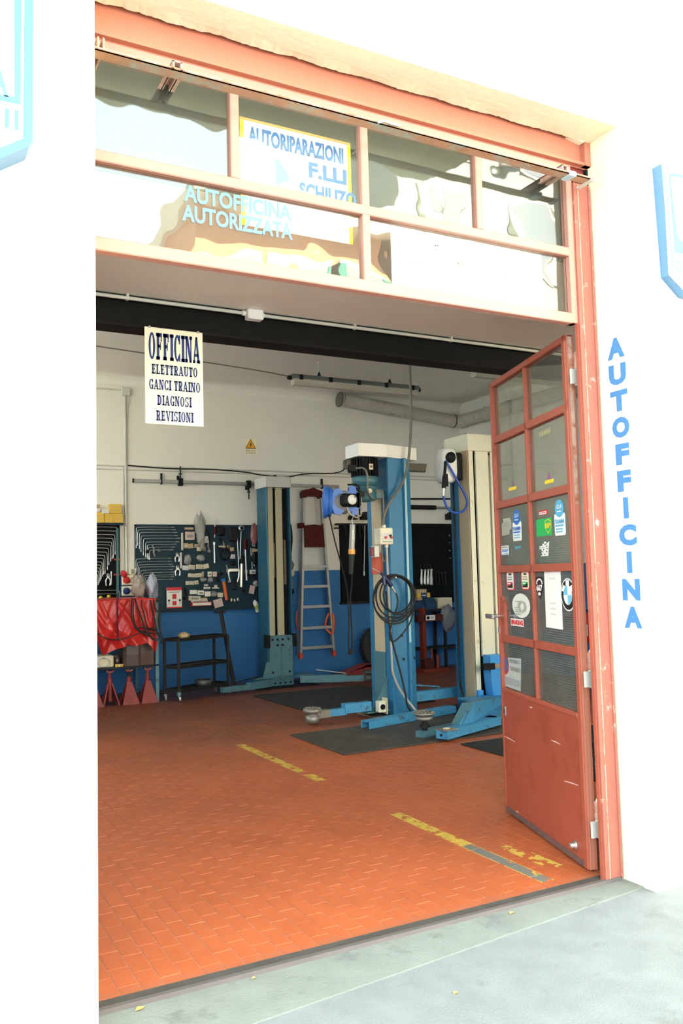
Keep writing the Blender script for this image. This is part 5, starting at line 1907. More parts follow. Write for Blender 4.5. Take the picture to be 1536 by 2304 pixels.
CLUT = ((497, 1216, 0), (504, 1228, 1), (515, 1230, 0), (527, 1228, 1), (493, 1232, 0), (489, 1300, 1), (497, 1292, 0), (511, 1283, 1), (516, 1310, 0), (529, 1318, 1), (560, 1296, 0), (572, 1228, 1), (574, 1300, 0), (468, 1226, 1), (470, 1240, 0), (449, 1243, 1), (462, 1192, 0), (470, 1206, 1), (331, 1240, 0), (345, 1239, 1), (357, 1238, 0), (562, 1335, 1), (548, 1332, 0), (415, 1330, 1), (412, 1345, 0))


def cell(c):
    return (0 if c[1] < 1225 else (1 if c[1] < 1290 else 2), 0 if c[0] < 440 else (1 if c[0] < 520 else 2), c[2])


for k, (px, py, kind_) in enumerate(CLUT):
    mates = sorted(c for c in CLUT if cell(c) == cell((px, py, kind_)))
    sfx = '' if len(mates) == 1 else ', %s from the left' % ORD[mates.index((px, py, kind_))]
    q = (3.098 + (px - 302) * 0.00649 + (px - 302) ** 2 * 0.0000007, 2.361 - (py - 1180) * 0.00653)
    t_ = ['upper', 'middle', 'lower'][0 if py < 1225 else (1 if py < 1290 else 2)]
    n_ = ['left', 'centre', 'right'][0 if px < 440 else (1 if px < 520 else 2)]
    m = MB()
    if kind_ == 0:
        rr = R.uniform(.022, .034)
        m.lathe([(rr * .45, -.01), (rr, -.012), (rr, .012), (rr * .45, .01), (rr * .45, -.01)], (q[0], 12.066, q[1]), (R.uniform(-.2, .2), 1, R.uniform(-.2, .2)), [BLK, DKIRON, PADST][k % 3], 14)
        m.build('spare_ring', None, 'dark metal ring hanging in the %s %s of the wide board%s' % (t_, n_, sfx), cat='ring', group='dark rings in the %s %s of the wide board' % (t_, n_))
    else:
        w_, h_ = R.uniform(.012, .02), R.uniform(.05, .085)
        m.tube([(q[0] - w_, 12.066, q[1] + h_), (q[0] + w_ * .4, 12.064, q[1] + h_ * .3), (q[0] - w_ * .3, 12.066, q[1] - h_ * .3), (q[0] + w_, 12.066, q[1] - h_)], [w_ * .5, w_ * .8, w_ * .7, w_ * .4], [DKIRON, PADST, BLK][k % 3], n=7)
        m.build('small_lever', None, 'small dark lever hanging in the %s %s of the wide board%s' % (t_, n_, sfx), cat='lever', group='dark levers in the %s %s of the wide board' % (t_, n_))
# flat boxes lying on the wide board's bottom shelf
for k, (a, b_, y0_, mt, lab) in enumerate((((3.909,1.225), (4.206,1.168), 11.98, REDI, 'red and white flat box lying on the shelf of the wide board'), ((3.922,1.256), (4.152,1.217), 12.0, CARDW, 'white flat box on top of the red flat box'),)):
    m = MB()
    m.box(a[0], b_[0], y0_, 12.08, b_[1], a[1], mt, bev=.003)
    m.box(a[0] + .01, b_[0] - .01, y0_ - .001, y0_, b_[1] + .008, a[1] - .010, CARDW if k == 0 else GREYI)
    m.build('flat_box', None, lab, cat='box')
m = MB()
q = (4.324,1.196)
Mt = Matrix.Translation((q[0], 12.03, q[1])) @ Matrix.Rotation(radians(-14), 4, 'Y')
m.box(-.07, .07, -.01, .01, -.06, .06, CARDP, M=Mt, bev=.002)
m.build('price_card', None, 'pinkish card leaning on the shelf of the wide board', cat='card')
# red and white blister pack
a, b_ = (3.547,1.448), (3.768,1.153)
t = thing('blister_pack', 'white blister pack with red band standing left on the wide board', 'packet', ((a[0] + b_[0]) / 2, 12.02, b_[1]))
m = MB()
m.box(a[0], b_[0], 12.01, 12.03, b_[1], a[1], CARDW, bev=.003)
m.build('card', t)
m = MB()
m.box(a[0], b_[0], 12.0085, 12.0105, a[1] - .045, a[1], REDI)
m.box(a[0], b_[0], 12.0085, 12.0105, b_[1], b_[1] + .018, REDI)
cx_ = (a[0] + b_[0]) / 2
m.box(cx_ - .03, cx_ + .03, 12.0085, 12.0105, b_[1] + .13, b_[1] + .20, REDI)
m.box(cx_ - .03, cx_ + .03, 12.0085, 12.0105, b_[1] + .04, b_[1] + .10, REDI)
for s_ in (-1, 1):
    m.lathe([(.016, 0), (.012, .008)], (cx_ + s_ * .08, 12.010, b_[1] + .11), (0, -1, 0), INK, 10)
    m.box(cx_ + s_ * .08 - .003, cx_ + s_ * .08 + .003, 12.0085, 12.0105, b_[1] + .05, b_[1] + .11, INK)
m.box(a[0] + .03, b_[0] - .03, 12.0085, 12.0105, a[1] - .075, a[1] - .062, GREYI)
m.build('print', t)

# sockets block on the wall
sp = thing('power_sockets', 'cream industrial socket outlets with red and blue covers between the tool boards', 'sockets', (3.02, 12.05, 1.35))
for k, (a, b_) in enumerate((((2.916,1.641), (3.116,1.498)), ((2.915,1.485), (3.115,1.348)), ((3.017,1.733), (3.111,1.643)))):
    m = MB()
    m.box(a[0], b_[0], 12.03, 12.098, b_[1], a[1], CREAM, bev=.008)
    o = m.build('outlet_box', sp)
    cz_ = (a[1] + b_[1]) / 2
    m = MB()
    if k < 2:
        m.lathe([(.048, 0), (.048, .02), (.036, .03), (.0, .031)], (a[0] + .06, 12.03, cz_), (0, -1, 0), REDI if k == 0 else NAVY, 16)
        m.lathe([(.042, 0), (.042, .01), (.03, .011), (.03, .004), (.0, .003)], (b_[0] - .055, 12.03, cz_), (0, -1, 0), CARDC, 16)
    else:
        m.box(a[0] + .025, b_[0] - .025, 12.018, 12.03, cz_ - .03, cz_ + .03, GREYI, bev=.004)
    m.build('outlet_cover', sp)
q = (2.954,1.665)
m = MB()
m.lathe([(.035, 0), (.04, .02), (.032, .07), (.014, .09)], (q[0], 12.02, q[1] - .04), (-.4, -.3, .8), REDI, 14)
m.build('plug', sp, 'red round plug sticking up')

# things half hidden beside the rear post
for k, (a, b_, mt, lab) in enumerate((((5.460,2.371), (5.556,1.921), BLK, 'dark hanging tool roll at the right end of the wide board'), ((5.440,1.805), (5.565,1.652), GREYBAG, 'grey parts bag hanging right of the rear post, upper one'), ((5.474,1.661), (5.571,1.562), CARDC, 'cream packet hanging right of the rear post'), ((5.464,1.544), (5.550,1.350), GREYBAG, 'grey parts bag hanging right of the rear post, lower one'), ((5.468,1.373), (5.564,1.294), BLK, 'dark pouch hanging lowest right of the rear post'))):
    m = MB()
    m.blob(((a[0] + b_[0]) / 2, 12.04, (a[1] + b_[1]) / 2), (b_[0] - a[0]) / 2 * 1.05, .04, (a[1] - b_[1]) / 2 * 1.05, mt, seed=50 + k, amp=.12)
    m.build('hanging_bag', None, lab, cat='bag', group='hanging things right of the rear post')
a, b_ = (4.883,1.216), (4.988,1.044)
t = thing('spray_can', 'small yellow-green labelled can hanging at the foot of the wide board beside the rear post', 'can', ((a[0] + b_[0]) / 2, 12.04, b_[1]))
m = MB()
Mt = Matrix.Translation(((a[0] + b_[0]) / 2, 12.045, (a[1] + b_[1]) / 2)) @ Matrix.Rotation(radians(-18), 4, 'Y')
m.lathe([(.035, -.09), (.038, -.08), (.038, .06), (.02, .085), (.012, .095)], (0, 0, 0), (0, 0, 1), CARDW, 14)
m.lathe([(.0385, -.05), (.0385, .02)], (0, 0, 0), (0, 0, 1), mat('lime_label', (0.42, 0.50, 0.12), 0.5), 14)
m.v = [tuple(Mt @ Vector(p)) for p in m.v]
m.build('can_body', t)

# dark tools on the two black boards
bar_tool('long_driver', 'long thin steel rod hanging on the black board right of the ladder', 'rod', (6.853,2.362), (6.811,1.548), .007, STEEL, (.92, 1.0, 2), STEEL, y=12.04)
for k, px in enumerate((771, 803, 811, 830)):
    q0_, q1_ = ((6.477,2.327), (6.498,2.191)), None
    xx = 6.406 + (px - 762) * .00826
    bar_tool('dark_wrench', 'dark spanner on the black board right of the ladder, %s from the left' % ORD[k], 'spanner', (xx, 2.36), (xx + .02, 2.36 - [.16, .22, .13, .3][k]), .012, DKIRON, (.0, .2, 1.6), DKIRON, y=12.04, group='dark spanners on the roll-down board')
for k, px in enumerate((939, 947, 954, 961)):
    xx = 7.905 + (px - 939) * .0088
    t = thing('hammer', 'pale steel body hammer on the right black board, %s from the left' % ORD[k], 'hammer', (xx, 12.03, 1.35), 'body hammers on the right black board')
    m = MB()
    m.tube([(xx - .005, 12.03, 1.36), (xx, 12.03, 1.50), (xx + .012, 12.03, 1.63)], [.030, .020, .026], STEEL if k < 3 else GALV, n=8, smooth=1)
    m.build('head', t)
    m = MB()
    m.cyl((xx + .012, 12.06, 1.62), (xx + .012, 12.06, 1.72), .012, DKIRON, n=8)
    m.build('handle', t)
for k in range(5):
    xx = 8.13 + k * .065
    bar_tool('dark_wrench', 'dark spanner right of the body hammers, %s from the left' % ORD[k], 'spanner', (xx, 1.58), (xx + .01, 1.36), .012, DKIRON, (.0, .15, 1.7), DKIRON, y=12.03, group='dark spanners beside the body hammers')
# levers and props above the boards
bar_tool('pry_bar', 'thin black bar with a hook hung level over the right black board', 'bar', (7.624,2.810), (8.858,2.834), .014, BLK, (.0, .04, 2.4), BLK, y=12.06)
bar_tool('telescopic_prop', 'black and grey telescopic bar hung level over the right black board', 'bar', (7.110,2.674), (8.946,2.672), .022, GREYI, (.28, .62, 1.8), BLK, y=12.05)
for k, (a, b_) in enumerate((((6.573,2.551), (6.694,2.451)), ((6.789,2.582), (6.918,2.453)), ((8.473,2.611), (8.672,2.467)))):
    m = MB()
    m.prism([(a[0], b_[1]), (b_[0], b_[1]), (b_[0], a[1] - .03), ((a[0] + b_[0]) / 2, a[1]), (a[0], a[1] - .05)], 1, 11.99, 12.097, BLK)
    m.build('wedge_bracket', None, 'black wedge wall bracket over the black boards, %s one' % ['left', 'middle', 'right'][k], cat='bracket', group='black wedge brackets on the back wall')

# ================================================================== floor mats
def mat_plate(label, x0, x1, y0, y1, z, mt, cuts=(), ribs=False):
    t = thing('floor_mat', label, 'mat', ((x0 + x1) / 2, (y0 + y1) / 2, 0.0))
    xs = [x0] + list(cuts) + [x1]
    for a, b_ in zip(xs[:-1], xs[1:]):
        m = MB()
        m.box(a + .003, b_ - .003, y0, y1, 0.0006, z, mt, bev=.003)
        pl = m.build('plate', t)
        if ribs:
            m = MB()
            k = 0
            x = a + .03
            while x < b_ - .03:
                m.box(x, x + .012, y0 + .02, y1 - .02, z - .001, z + .004, mt)
                x += .045
            y = y0 + .04
            while y < y1 - .03:
                m.box(a + .02, b_ - .02, y, y + .012, z - .001, z + .0035, mt)
                y += .045
            m.build('rib', pl, kind='stuff')
    return t


mat_plate('grey-brown rubber mat of two plates in front of the motor post', 3.515, 5.75, 6.66, 7.78, .014, MATGREY, (4.18,))
mat_plate('long dark rubber mat on the floor between the two blue posts', 4.28, 5.9, 8.75, 10.65, .012, MATDARK, (5.1,))
mat_plate('black ribbed rubber mat beside the open door under the cream post', 4.60, 7.0, 4.6, 6.45, .014, MATDARK, (5.8,), True)


# ================================================================== lifting posts
def pad(parent, x, y, z0, r=.10, h=.12, mt=PADST):
    m = MB()
    m.lathe([(r * .55, 0), (r * .78, .012), (r * .78, h * .5), (r * .55, h * .55), (r * .55, h * .68), (r, h * .74), (r, h * .92), (r * .92, h), (r * .60, h), (r * .55, h * .95), (0, h * .95)], (x, y, z0), (0, 0, 1), mt, 20)
    p = m.build('lift_pad', parent, 'round steel pad with knurled rim')
    m = MB()
    for k in range(12):
        a = 2 * pi * k / 12
        m.box(x + r * .75 * cos(a) - .012, x + r * .75 * cos(a) + .012, y + r * .75 * sin(a) - .012, y + r * .75 * sin(a) + .012, z0 + h - .002, z0 + h + .008, mt)
    m.build('rim_grip', p, kind='stuff')


def beam_box(m, a, b_, w, z0, z1, mt, z0b=None, z1b=None):
    """box-section arm from a to b_ on plan"""
    a, b_ = Vector((a[0], a[1], 0)), Vector((b_[0], b_[1], 0))
    d = (b_ - a).normalized()
    n = Vector((-d.y, d.x, 0)) * (w / 2)
    z0b = z0 if z0b is None else z0b
    z1b = z1 if z1b is None else z1b
    vs = []
    for p, za, zb_ in ((a, z0, z1), (b_, z0b, z1b)):
        for s_ in (-1, 1):
            vs += [(p.x + s_ * n.x, p.y + s_ * n.y, za), (p.x + s_ * n.x, p.y + s_ * n.y, zb_)]
    m.add(vs, [(0, 1, 3, 2), (4, 6, 7, 5), (0, 4, 5, 1), (2, 3, 7, 6), (1, 5, 7, 3), (0, 2, 6, 4)], mt)


# --- motor post, back towards the street
A = thing('lift_post', 'blue lift post with motor and white octagonal cap, nearest the middle mat', 'car lift', (5.05, 8.28, 0.0), 'car lift posts')
prof = [(4.885, 8.52), (4.885, 8.065), (4.895, 8.05), (4.985, 8.05), (4.998, 8.072), (5.085, 8.072), (5.096, 8.044), (5.130, 8.044), (5.150, 8.075), (5.225, 8.12), (5.225, 8.52), (5.16, 8.52), (5.16, 8.49), (5.20, 8.49), (5.20, 8.14), (4.91, 8.10), (4.91, 8.49), (4.95, 8.49), (4.95, 8.52)]
m = MB()
m.prism(prof, 2, 0.012, 2.85, LBLUE)
col_ = m.build('column', A)
for z in (1.10, .62):
    for x, y in ((5.04, 8.072), (5.19, 8.10)):
        if (z, x) == (1.10, 5.19):
            pass
        m = MB()
        m.cyl((x, y + .002, z - (.0 if x < 5.1 else -.0)), (x, y - .0035, z), .016, BLK, n=12)
        m.build('bolt_hole', col_)
m = MB()
m.cyl((5.02, 8.074, .88), (5.02, 8.068, .88), .018, BLK, n=12)
m.build('bolt_hole', col_)
m = MB()
m.box(5.100, 5.126, 8.0405, 8.0445, 0.8, 2.84, mat('lit_facet_blue', (0.30, 0.52, 0.60), 0.35, var=0.1))  # narrow facet that catches the light, its brightness put into a pale colour
m.build('lit_facet', A, 'pale lit facet down the front')
m = MB()
m.prism([(4.500, 8.30), (4.494, 7.995), (4.855, 7.995), (5.33, 8.13), (5.33, 8.52), (4.78, 8.52)], 2, 2.845, 2.985, WHITECAP)
m.build('top_cap', A)
m = MB()
m.cyl((5.05, 8.25, 2.98), (5.05, 8.25, 3.02), .02, BLK, n=10)
m.build('cap_bolt', A)
# cream slide cover and carriage on the bay side
m = MB()
m.box(4.868, 4.884, 8.19, 8.40, .70, 2.44, TAN, bev=.003)
m.build('slide_cover', A)
m = MB()
m.box(4.862, 4.884, 8.19, 8.42, .06, .70, GRBLUE, bev=.004)
m.prism([(4.884, .42), (4.72, .14), (4.72, .06), (4.884, .06)], 1, 8.16, 8.18, GRBLUE)
m.box(4.60, 4.884, 8.14, 8.45, .06, .075, GRBLUE)
m.build('carriage', A)
m = MB()
m.box(4.70, 4.79, 8.055, 8.14, .07, .19, CREAM, bev=.008)
m.lathe([(.03, 0), (.03, .006), (.018, .008), (.018, .002), (0, .002)], (4.745, 8.055, .13), (0, -1, 0), BLK, 14)
m.box(4.79, 4.80, 8.045, 8.15, .05, .22, CARDC)
m.build('limit_switch', A, 'cream cable entry box')
# motor and gearbox under the cap
cxm, cym = 4.665, 8.17
m = MB()
m.lathe([(.06, 2.36), (.115, 2.37), (.125, 2.40), (.125, 2.50), (.135, 2.51), (.135, 2.52)], (cxm, cym, 0), (0, 0, 1), TEAL, 22)
m.lathe([(.10, 2.52), (.125, 2.53), (.145, 2.58), (.148, 2.63), (.14, 2.635)], (cxm, cym, 0), (0, 0, 1), TEAL, 22)
m.box(cxm + .05, 4.884, cym - .05, cym + .08, 2.40, 2.50, TEAL)
m.build('gearbox', A)
m = MB()
m.cyl((cxm - .02, cym - .125, 2.47), (cxm - .02, cym - .145, 2.47), .026, CARDC, n=12)
m.build('oil_plug', A)
m = MB()
m.cyl((cxm, cym, 2.635), (cxm, cym, 2.845), .125, BLK, n=20)
mo = m.build('motor', A)
for k in range(26):
    a = 2 * pi * k / 26
    m = MB()
    Mf = Matrix.Translation((cxm, cym, 0)) @ Matrix.Rotation(a, 4, 'Z')
    m.box(.122, .152, -.004, .004, 2.64, 2.84, BLK, M=Mf)
    m.build('cooling_fin', mo)
m = MB()
m.box(cxm - .20, cxm - .12, cym - .06, cym + .04, 2.68, 2.77, BLK, bev=.012)
m.build('terminal_box', mo)
m = MB()
m.box(cxm - .03, cxm + .02, cym - .1565, cym - .1545, 2.70, 2.765, CARDC)
m.box(cxm - .02, cxm + .01, cym - .1575, cym - .1565, 2.725, 2.745, BROWN)
m.build('rating_plate', mo)
m = MB()
m.tube([(cxm - .15, cym - .07, 2.72), (cxm - .08, cym - .16, 2.72), (cxm - .05, cym - .16, 2.60), (cxm - .06, cym - .15, 2.45), (cxm + .02, cym - .14, 2.38)], .012, FLEX, n=7)
m.build('motor_cable', A)
m = MB()
m.tube([(cxm + .05, cym - .13, 2.47), (cxm + .14, cym - .15, 2.47), (4.79, 8.0, 2.36), (4.795, 8.0, 2.09)], .011, FLEX, n=7)
m.build('motor_cable', A)
# control box
m = MB()
m.bevbox(4.722, 4.884, 7.965, 8.10, 1.880, 2.062, CREAM, .008)
cb = m.build('control_box', A)
m = MB()
m.box(4.742, 4.868, 7.9615, 7.966, 1.925, 2.005, GREYCAP)
m.box(4.745, 4.865, 7.958, 7.962, 1.905, 1.915, GREYI)
m.build('label_window', cb)
for x, z, mt in ((4.785, 1.955, REDI), (4.845, 1.975, INK), (4.858, 1.955, REDI)):
    m = MB()
    m.cyl((x, 7.962, z), (x, 7.945, z), .013, mt, n=12)
    m.build('push_button', cb)
m = MB()
m.cyl((4.795, 8.01, 2.062), (4.795, 8.01, 2.095), .024, CREAM, n=12)
m.cyl((4.825, 8.01, 1.85), (4.825, 8.01, 1.88), .020, CREAM, n=12)
m.build('cable_gland', cb)
m = MB()
m.bevbox(4.690, 4.750, 8.04, 8.12, 1.745, 1.872, GREYCAP, .006)
m.box(4.655, 4.690, 8.05, 8.10, 1.76, 1.855, mat('dull_red_switch', (0.20, 0.05, 0.06), 0.5), bev=.006)
m.build('switch', A, 'grey switch with dull red rocker')
m = MB()
m.box(4.725, 4.862, 8.165, 8.185, 1.56, 1.80, REDFEET, bev=.004)
m.build('warning_plate', A, 'red plate below the control box')
m = MB()
m.tube([(4.825, 8.01, 1.86), (4.835, 8.02, 1.6), (4.85, 8.03, 1.2), (4.86, 8.03, .6), (4.865, 8.03, .48), (4.93, 8.0, .30), (5.02, 7.90, .13), (5.10, 7.86, .02)], .013, PALEFLEX, n=8)
m.tube([(4.775, 8.03, 1.87), (4.785, 8.05, 1.74), (4.81, 8.05, 1.68), (4.83, 8.04, 1.75), (4.83, 8.02, 1.80)], .009, FLEX, n=7)
m.build('floor_conduit', A, 'pale conduit running down to the floor')
# base plate, floor channel, arms
m = MB()
m.box(4.70, 5.33, 7.90, 8.56, 0.0, .012, mat('base_plate_edge', (0.30, 0.26, 0.19), 0.6, var=.3))
m.build('base_plate', A)
m = MB()
beam_box(m, (4.29, 7.56), (5.56, 7.86), .012, .0145, .088, LBLUE2)
beam_box(m, (4.275, 7.62), (5.545, 7.92), .10, .078, .090, LBLUE2)
beam_box(m, (4.26, 7.67), (5.53, 7.97), .012, .0145, .088, LBLUE2)
m.build('floor_channel', A)
a1 = thing('lift_arm', None, None, (4.55, 8.2, .1))
bpy.data.objects.remove(a1)
m = MB()
beam_box(m, (4.66, 8.20), (4.34, 8.20), .10, .085, .185, LBLUE2)
m.build('arm', A, 'blue swinging arm, outer section')
m = MB()
beam_box(m, (4.36, 8.20), (4.03, 8.19), .075, .070, .140, LBLUE2)
beam_box(m, (4.16, 8.195), (4.00, 8.185), .085, .066, .144, PADST)
m.build('arm', A, 'blue swinging arm, inner section with worn end')
m = MB()
beam_box(m, (4.70, 8.22), (4.28, 8.30), .07, .20, .206, DKIRON, .165, .171)
m.build('arm_guard', A)
pad(A, 3.955, 8.17, .025, .098, .15)
m = MB()
beam_box(m, (5.20, 8.36), (6.3, 8.42), .09, .10, .21, LBLUE2)
m.build('arm', A, 'blue arm on the far side')
m = MB()
m.cyl((5.23, 8.35, .30), (5.70, 8.37, .235), .010, LBLUE2, n=6)
m.build('arm_rod', A)

# --- rear post, open side to the street
B = thing('lift_post', 'slim rear lift post with cream covers and grey cap, left of the ladder', 'car lift', (5.0, 11.5, 0.0), 'car lift posts')
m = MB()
m.prism([(4.83, 11.36), (4.845, 11.36), (4.845, 11.66), (5.20, 11.66), (5.20, 11.36), (5.215, 11.36), (5.215, 11.70), (4.83, 11.70)], 2, .02, 2.86, SHADEBLUE)
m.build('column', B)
m = MB()
m.box(4.845, 5.20, 11.50, 11.52, .02, 2.86, BLK)
m.build('column_back', B, 'black inside of the column')
for x0, x1 in ((4.855, 4.94), (4.985, 5.085)):
    m = MB()
    m.box(x0, x1, 11.36, 11.40, .70, 2.86, OLIVE, bev=.004)
    m.build('slide_cover', B)
m = MB()
m.box(4.950, 4.975, 11.40, 11.43, 1.55, 2.05, mat('brown_belt', (0.20, 0.14, 0.09), 0.6, var=.3))
m.box(5.115, 5.15, 11.40, 11.43, 1.45, 2.1, mat('brown_belt', (0, 0, 0)))
m.build('lifting_belt', B)
m = MB()
m.prism([(4.815, 11.31), (5.20, 11.31), (5.235, 11.36), (5.235, 11.74), (4.815, 11.74)], 2, 2.86, 3.015, GREYCAP)
m.build('top_cap', B)
m = MB()
m.cyl((5.02, 11.45, 3.01), (5.02, 11.45, 3.05), .022, BLK, n=10)
m.build('cap_bolt', B)
m = MB()
m.bevbox(4.81, 5.17, 11.27, 11.36, .145, .725, GRBLUE, .006)
m.prism([(4.70, .145), (4.81, .145), (4.81, .36), (4.765, .36)], 1, 11.28, 11.30, GRBLUE)
m.box(4.55, 5.45, 11.18, 11.38, .14, .155, GRBLUE)
cg = m.build('carriage', B, 'grey-blue bolted carriage')
for x, z in ((4.85, .67), (4.93, .67), (5.01, .67), (5.10, .67), (4.93, .59), (5.01, .59), (4.85, .21), (5.11, .21)):
    m = MB()
    m.cyl((x, 11.27, z), (x, 11.258, z), .016, BLK, n=6)
    m.build('bolt', cg)
m = MB()
m.box(4.985, 4.988, 11.268, 11.271, .20, .60, BLK)
m.build('seam', cg)
for x0, x1 in ((4.76, 4.815), (5.165, 5.225)):
    m = MB()
    m.box(x0, x1, 11.25, 11.37, .56, .74, BLK, bev=.006)
    m.build('slide_block', cg)
m = MB()
m.box(4.81, 5.17, 11.25, 11.38, .02, .14, GRBLUE, bev=.005)
lb_ = m.build('lower_block', B)
for k in range(4):
    m = MB()
    m.cyl((4.87 + .08 * k, 11.25, .06), (4.87 + .08 * k, 11.238, .06), .015, BLK, n=6)
    m.build('bolt', lb_)
m = MB()
m.box(4.55, 5.5, 11.1, 11.8, 0, .015, DKIRON)
m.build('base_plate', B)
m = MB()
beam_box(m, (4.74, 11.13), (4.36, 10.98), .09, .04, .135, GRBLUE)
m.build('arm', B, 'grey-blue left arm')
m = MB()
beam_box(m, (4.37, 10.985), (3.95, 10.90), .07, .045, .115, GRBLUE)
m.build('arm', B, 'grey-blue left arm, inner section')
m = MB()
beam_box(m, (4.60, 11.2), (4.20, 11.05), .05, .175, .181, DKIRON, .14, .146)
m.build('arm_guard', B)
m = MB()
beam_box(m, (5.20, 11.1), (5.76, 10.78), .09, .06, .16, GRBLUE)
m.build('arm', B, 'grey-blue right arm')
m = MB()
beam_box(m, (5.60, 10.87), (5.98, 10.65), .07, .065, .145, GRBLUE)
m.build('arm', B, 'grey-blue right arm, inner section')
pad(B, 6.03, 10.60, .06, .085, .15, mat('dark_pad', (0.10, 0.10, 0.095), 0.5, metal=.5, var=.3))
m = MB()
m.cyl((5.42, 11.05, .23), (5.80, 10.85, .165), .008, STEEL, n=6)
m.cyl((4.86, 11.37, .3), (4.832, 11.35, 2.86), .006, LBLUE2, n=6)
m.build('arm_rod', B)

# --- cream post by the door, open side to the street
Cp = thing('lift_post', 'cream lift post partly behind the open door, with bright blue carriage', 'car lift', (6.07, 8.05, 0.0), 'car lift posts')
m = MB()
m.box(5.872, 5.886, 7.90, 8.09, .12, 2.95, TAN)
m.build('side_panel', Cp, 'tan left side')
m = MB()
m.prism([(5.86, 8.09), (5.886, 8.09), (5.886, 8.22), (6.266, 8.22), (6.266, 8.09), (6.29, 8.09), (6.29, 8.24), (5.86, 8.24)], 2, 0.012, 2.95, LBLUE)
m.build('column', Cp, 'blue back of the column')
m = MB()
m.box(5.885, 6.268, 8.0, 8.02, .05, 2.95, BLK)
m.build('column_back', Cp, 'black inside of the column')
for x0, x1, y0, z0 in ((5.874, 5.953, 7.90, .22), (5.985, 6.168, 7.895, .60), (6.20, 6.28, 7.90, .22)):
    m = MB()
    m.box(x0, x1, y0, y0 + .03, z0, 2.95, CREAM, bev=.003)
    m.box(x1 - .012 if x0 < 6.1 else x0, x1 if x0 < 6.1 else x0 + .012, y0 + .03, y0 + .09, z0, 2.95, CREAM)
    m.build('front_strip', Cp)
m = MB()
m.box(6.262, 6.29, 7.90, 8.09, .12, 2.95, CREAM)
m.build('side_panel', Cp)
m = MB()
m.box(5.862, 6.31, 7.87, 8.34, 2.95, 3.145, CREAM, bev=.004)
m.build('top_cap', Cp)
m = MB()
for x in (5.968, 6.185):
    m.cyl((x, 7.92, 2.925), (x, 7.90, 2.925), .013, BLK, n=8)
m.cyl((5.90, 7.95, 3.14), (5.90, 7.95, 3.16), .012, BLK, n=8)
m.build('fixing', Cp, kind='stuff')
m = MB()
m.prism([(5.985, .62), (6.165, .62), (6.165, .32), (6.20, .17), (6.01, .17), (5.985, .40)], 1, 7.76, 7.895, BRBLUE)
m.build('carriage', Cp, 'bright blue carriage')
m = MB()
m.box(5.875, 6.03, 7.73, 7.80, .465, .535, BLK, bev=.006)
m.box(6.15, 6.30, 7.73, 7.80, .465, .535, BLK, bev=.006)
m.box(6.03, 6.15, 7.735, 7.76, .475, .525, mat('worn_band', (0.33, 0.27, 0.22), 0.5, var=.3))
m.build('slide_clamp', Cp, 'black clamp band with worn middle')
m = MB()
m.box(5.62, 6.40, 7.45, 7.90, .150, .168, LBLUE2)
m.box(5.62, 6.40, 7.45, 7.90, .016, .030, LBLUE2)
m.box(5.84, 6.05, 7.50, 7.88, .03, .150, BRBLUE, bev=.004)
m.build('arm_bracket', Cp)
for x in (5.878, 6.27):
    m = MB()
    m.box(x, x + .075, 7.86, 7.93, .168, .23, BRBLUE, bev=.006)
    m.build('foot_block', Cp)
m = MB()
m.cyl((5.73, 7.52, .03), (5.73, 7.52, .13), .03, BRBLUE, n=12)
m.cyl((5.73, 7.52, .168), (5.73, 7.52, .20), .02, CARDC, n=10)
m.build('pivot_pin', Cp)
# arm towards the door: low end block, sloping web, long body
m = MB()
beam_box(m, (4.52, 6.62), (5.40, 6.95), .13, .035, .115, LBLUE2)
m.build('arm', Cp, 'bright blue low arm')
m = MB()
beam_box(m, (4.80, 6.73), (5.04, 6.83), .015, .10, .125, LBLUE2, .10, .30)
beam_box(m, (5.04, 6.83), (5.85, 7.45), .015, .10, .30, LBLUE2, .10, .20)
beam_box(m, (4.80, 6.775), (5.0, 6.865), .12, .115, .121, GRBLUE, .285, .291)
beam_box(m, (5.0, 6.865), (5.85, 7.52), .12, .285, .291, GRBLUE, .19, .196)
beam_box(m, (5.30, 6.92), (5.85, 7.45), .12, .035, .115, LBLUE2)
m.build('arm_web', Cp)
m = MB()
m.box(4.50, 4.66, 6.56, 6.70, .112, .120, mat('worn_plate', (0.28, 0.25, 0.22), 0.5, metal=.4, var=.3))
m.cyl((4.578, 6.63, .12), (4.578, 6.63, .128), .03, CARDC, n=12)
m.cyl((4.500, 6.60, .075), (4.492, 6.597, .075), .012, BLK, n=10)
m.build('arm_end_plate', Cp)
m = MB()
beam_box(m, (4.46, 6.90), (5.2, 7.13), .10, .014, .07, GRBLUE)
m.build('inner_arm', Cp)
m = MB()
m.cyl((4.53, 6.92, .07), (4.53, 6.92, .19), .028, DKIRON, n=12)
m.cyl((4.53, 6.92, .10), (4.53, 6.92, .125), .05, DKIRON, n=12)
m.build('pad_screw', Cp)
pad(Cp, 4.53, 6.92, .16, .105, .08)
m = MB()
m.box(5.55, 6.5, 7.40, 8.35, 0, .012, DKIRON)
m.build('base_plate', Cp)
m = MB()
m.tube([(5.855, 8.17, 2.6), (5.852, 8.17, 1.8), (5.852, 8.17, .7), (5.80, 8.1, .3), (5.74, 7.95, .14)], .011, INK, n=6, smooth=1)
m.build('supply_cable', Cp, 'dark cable down the left side')

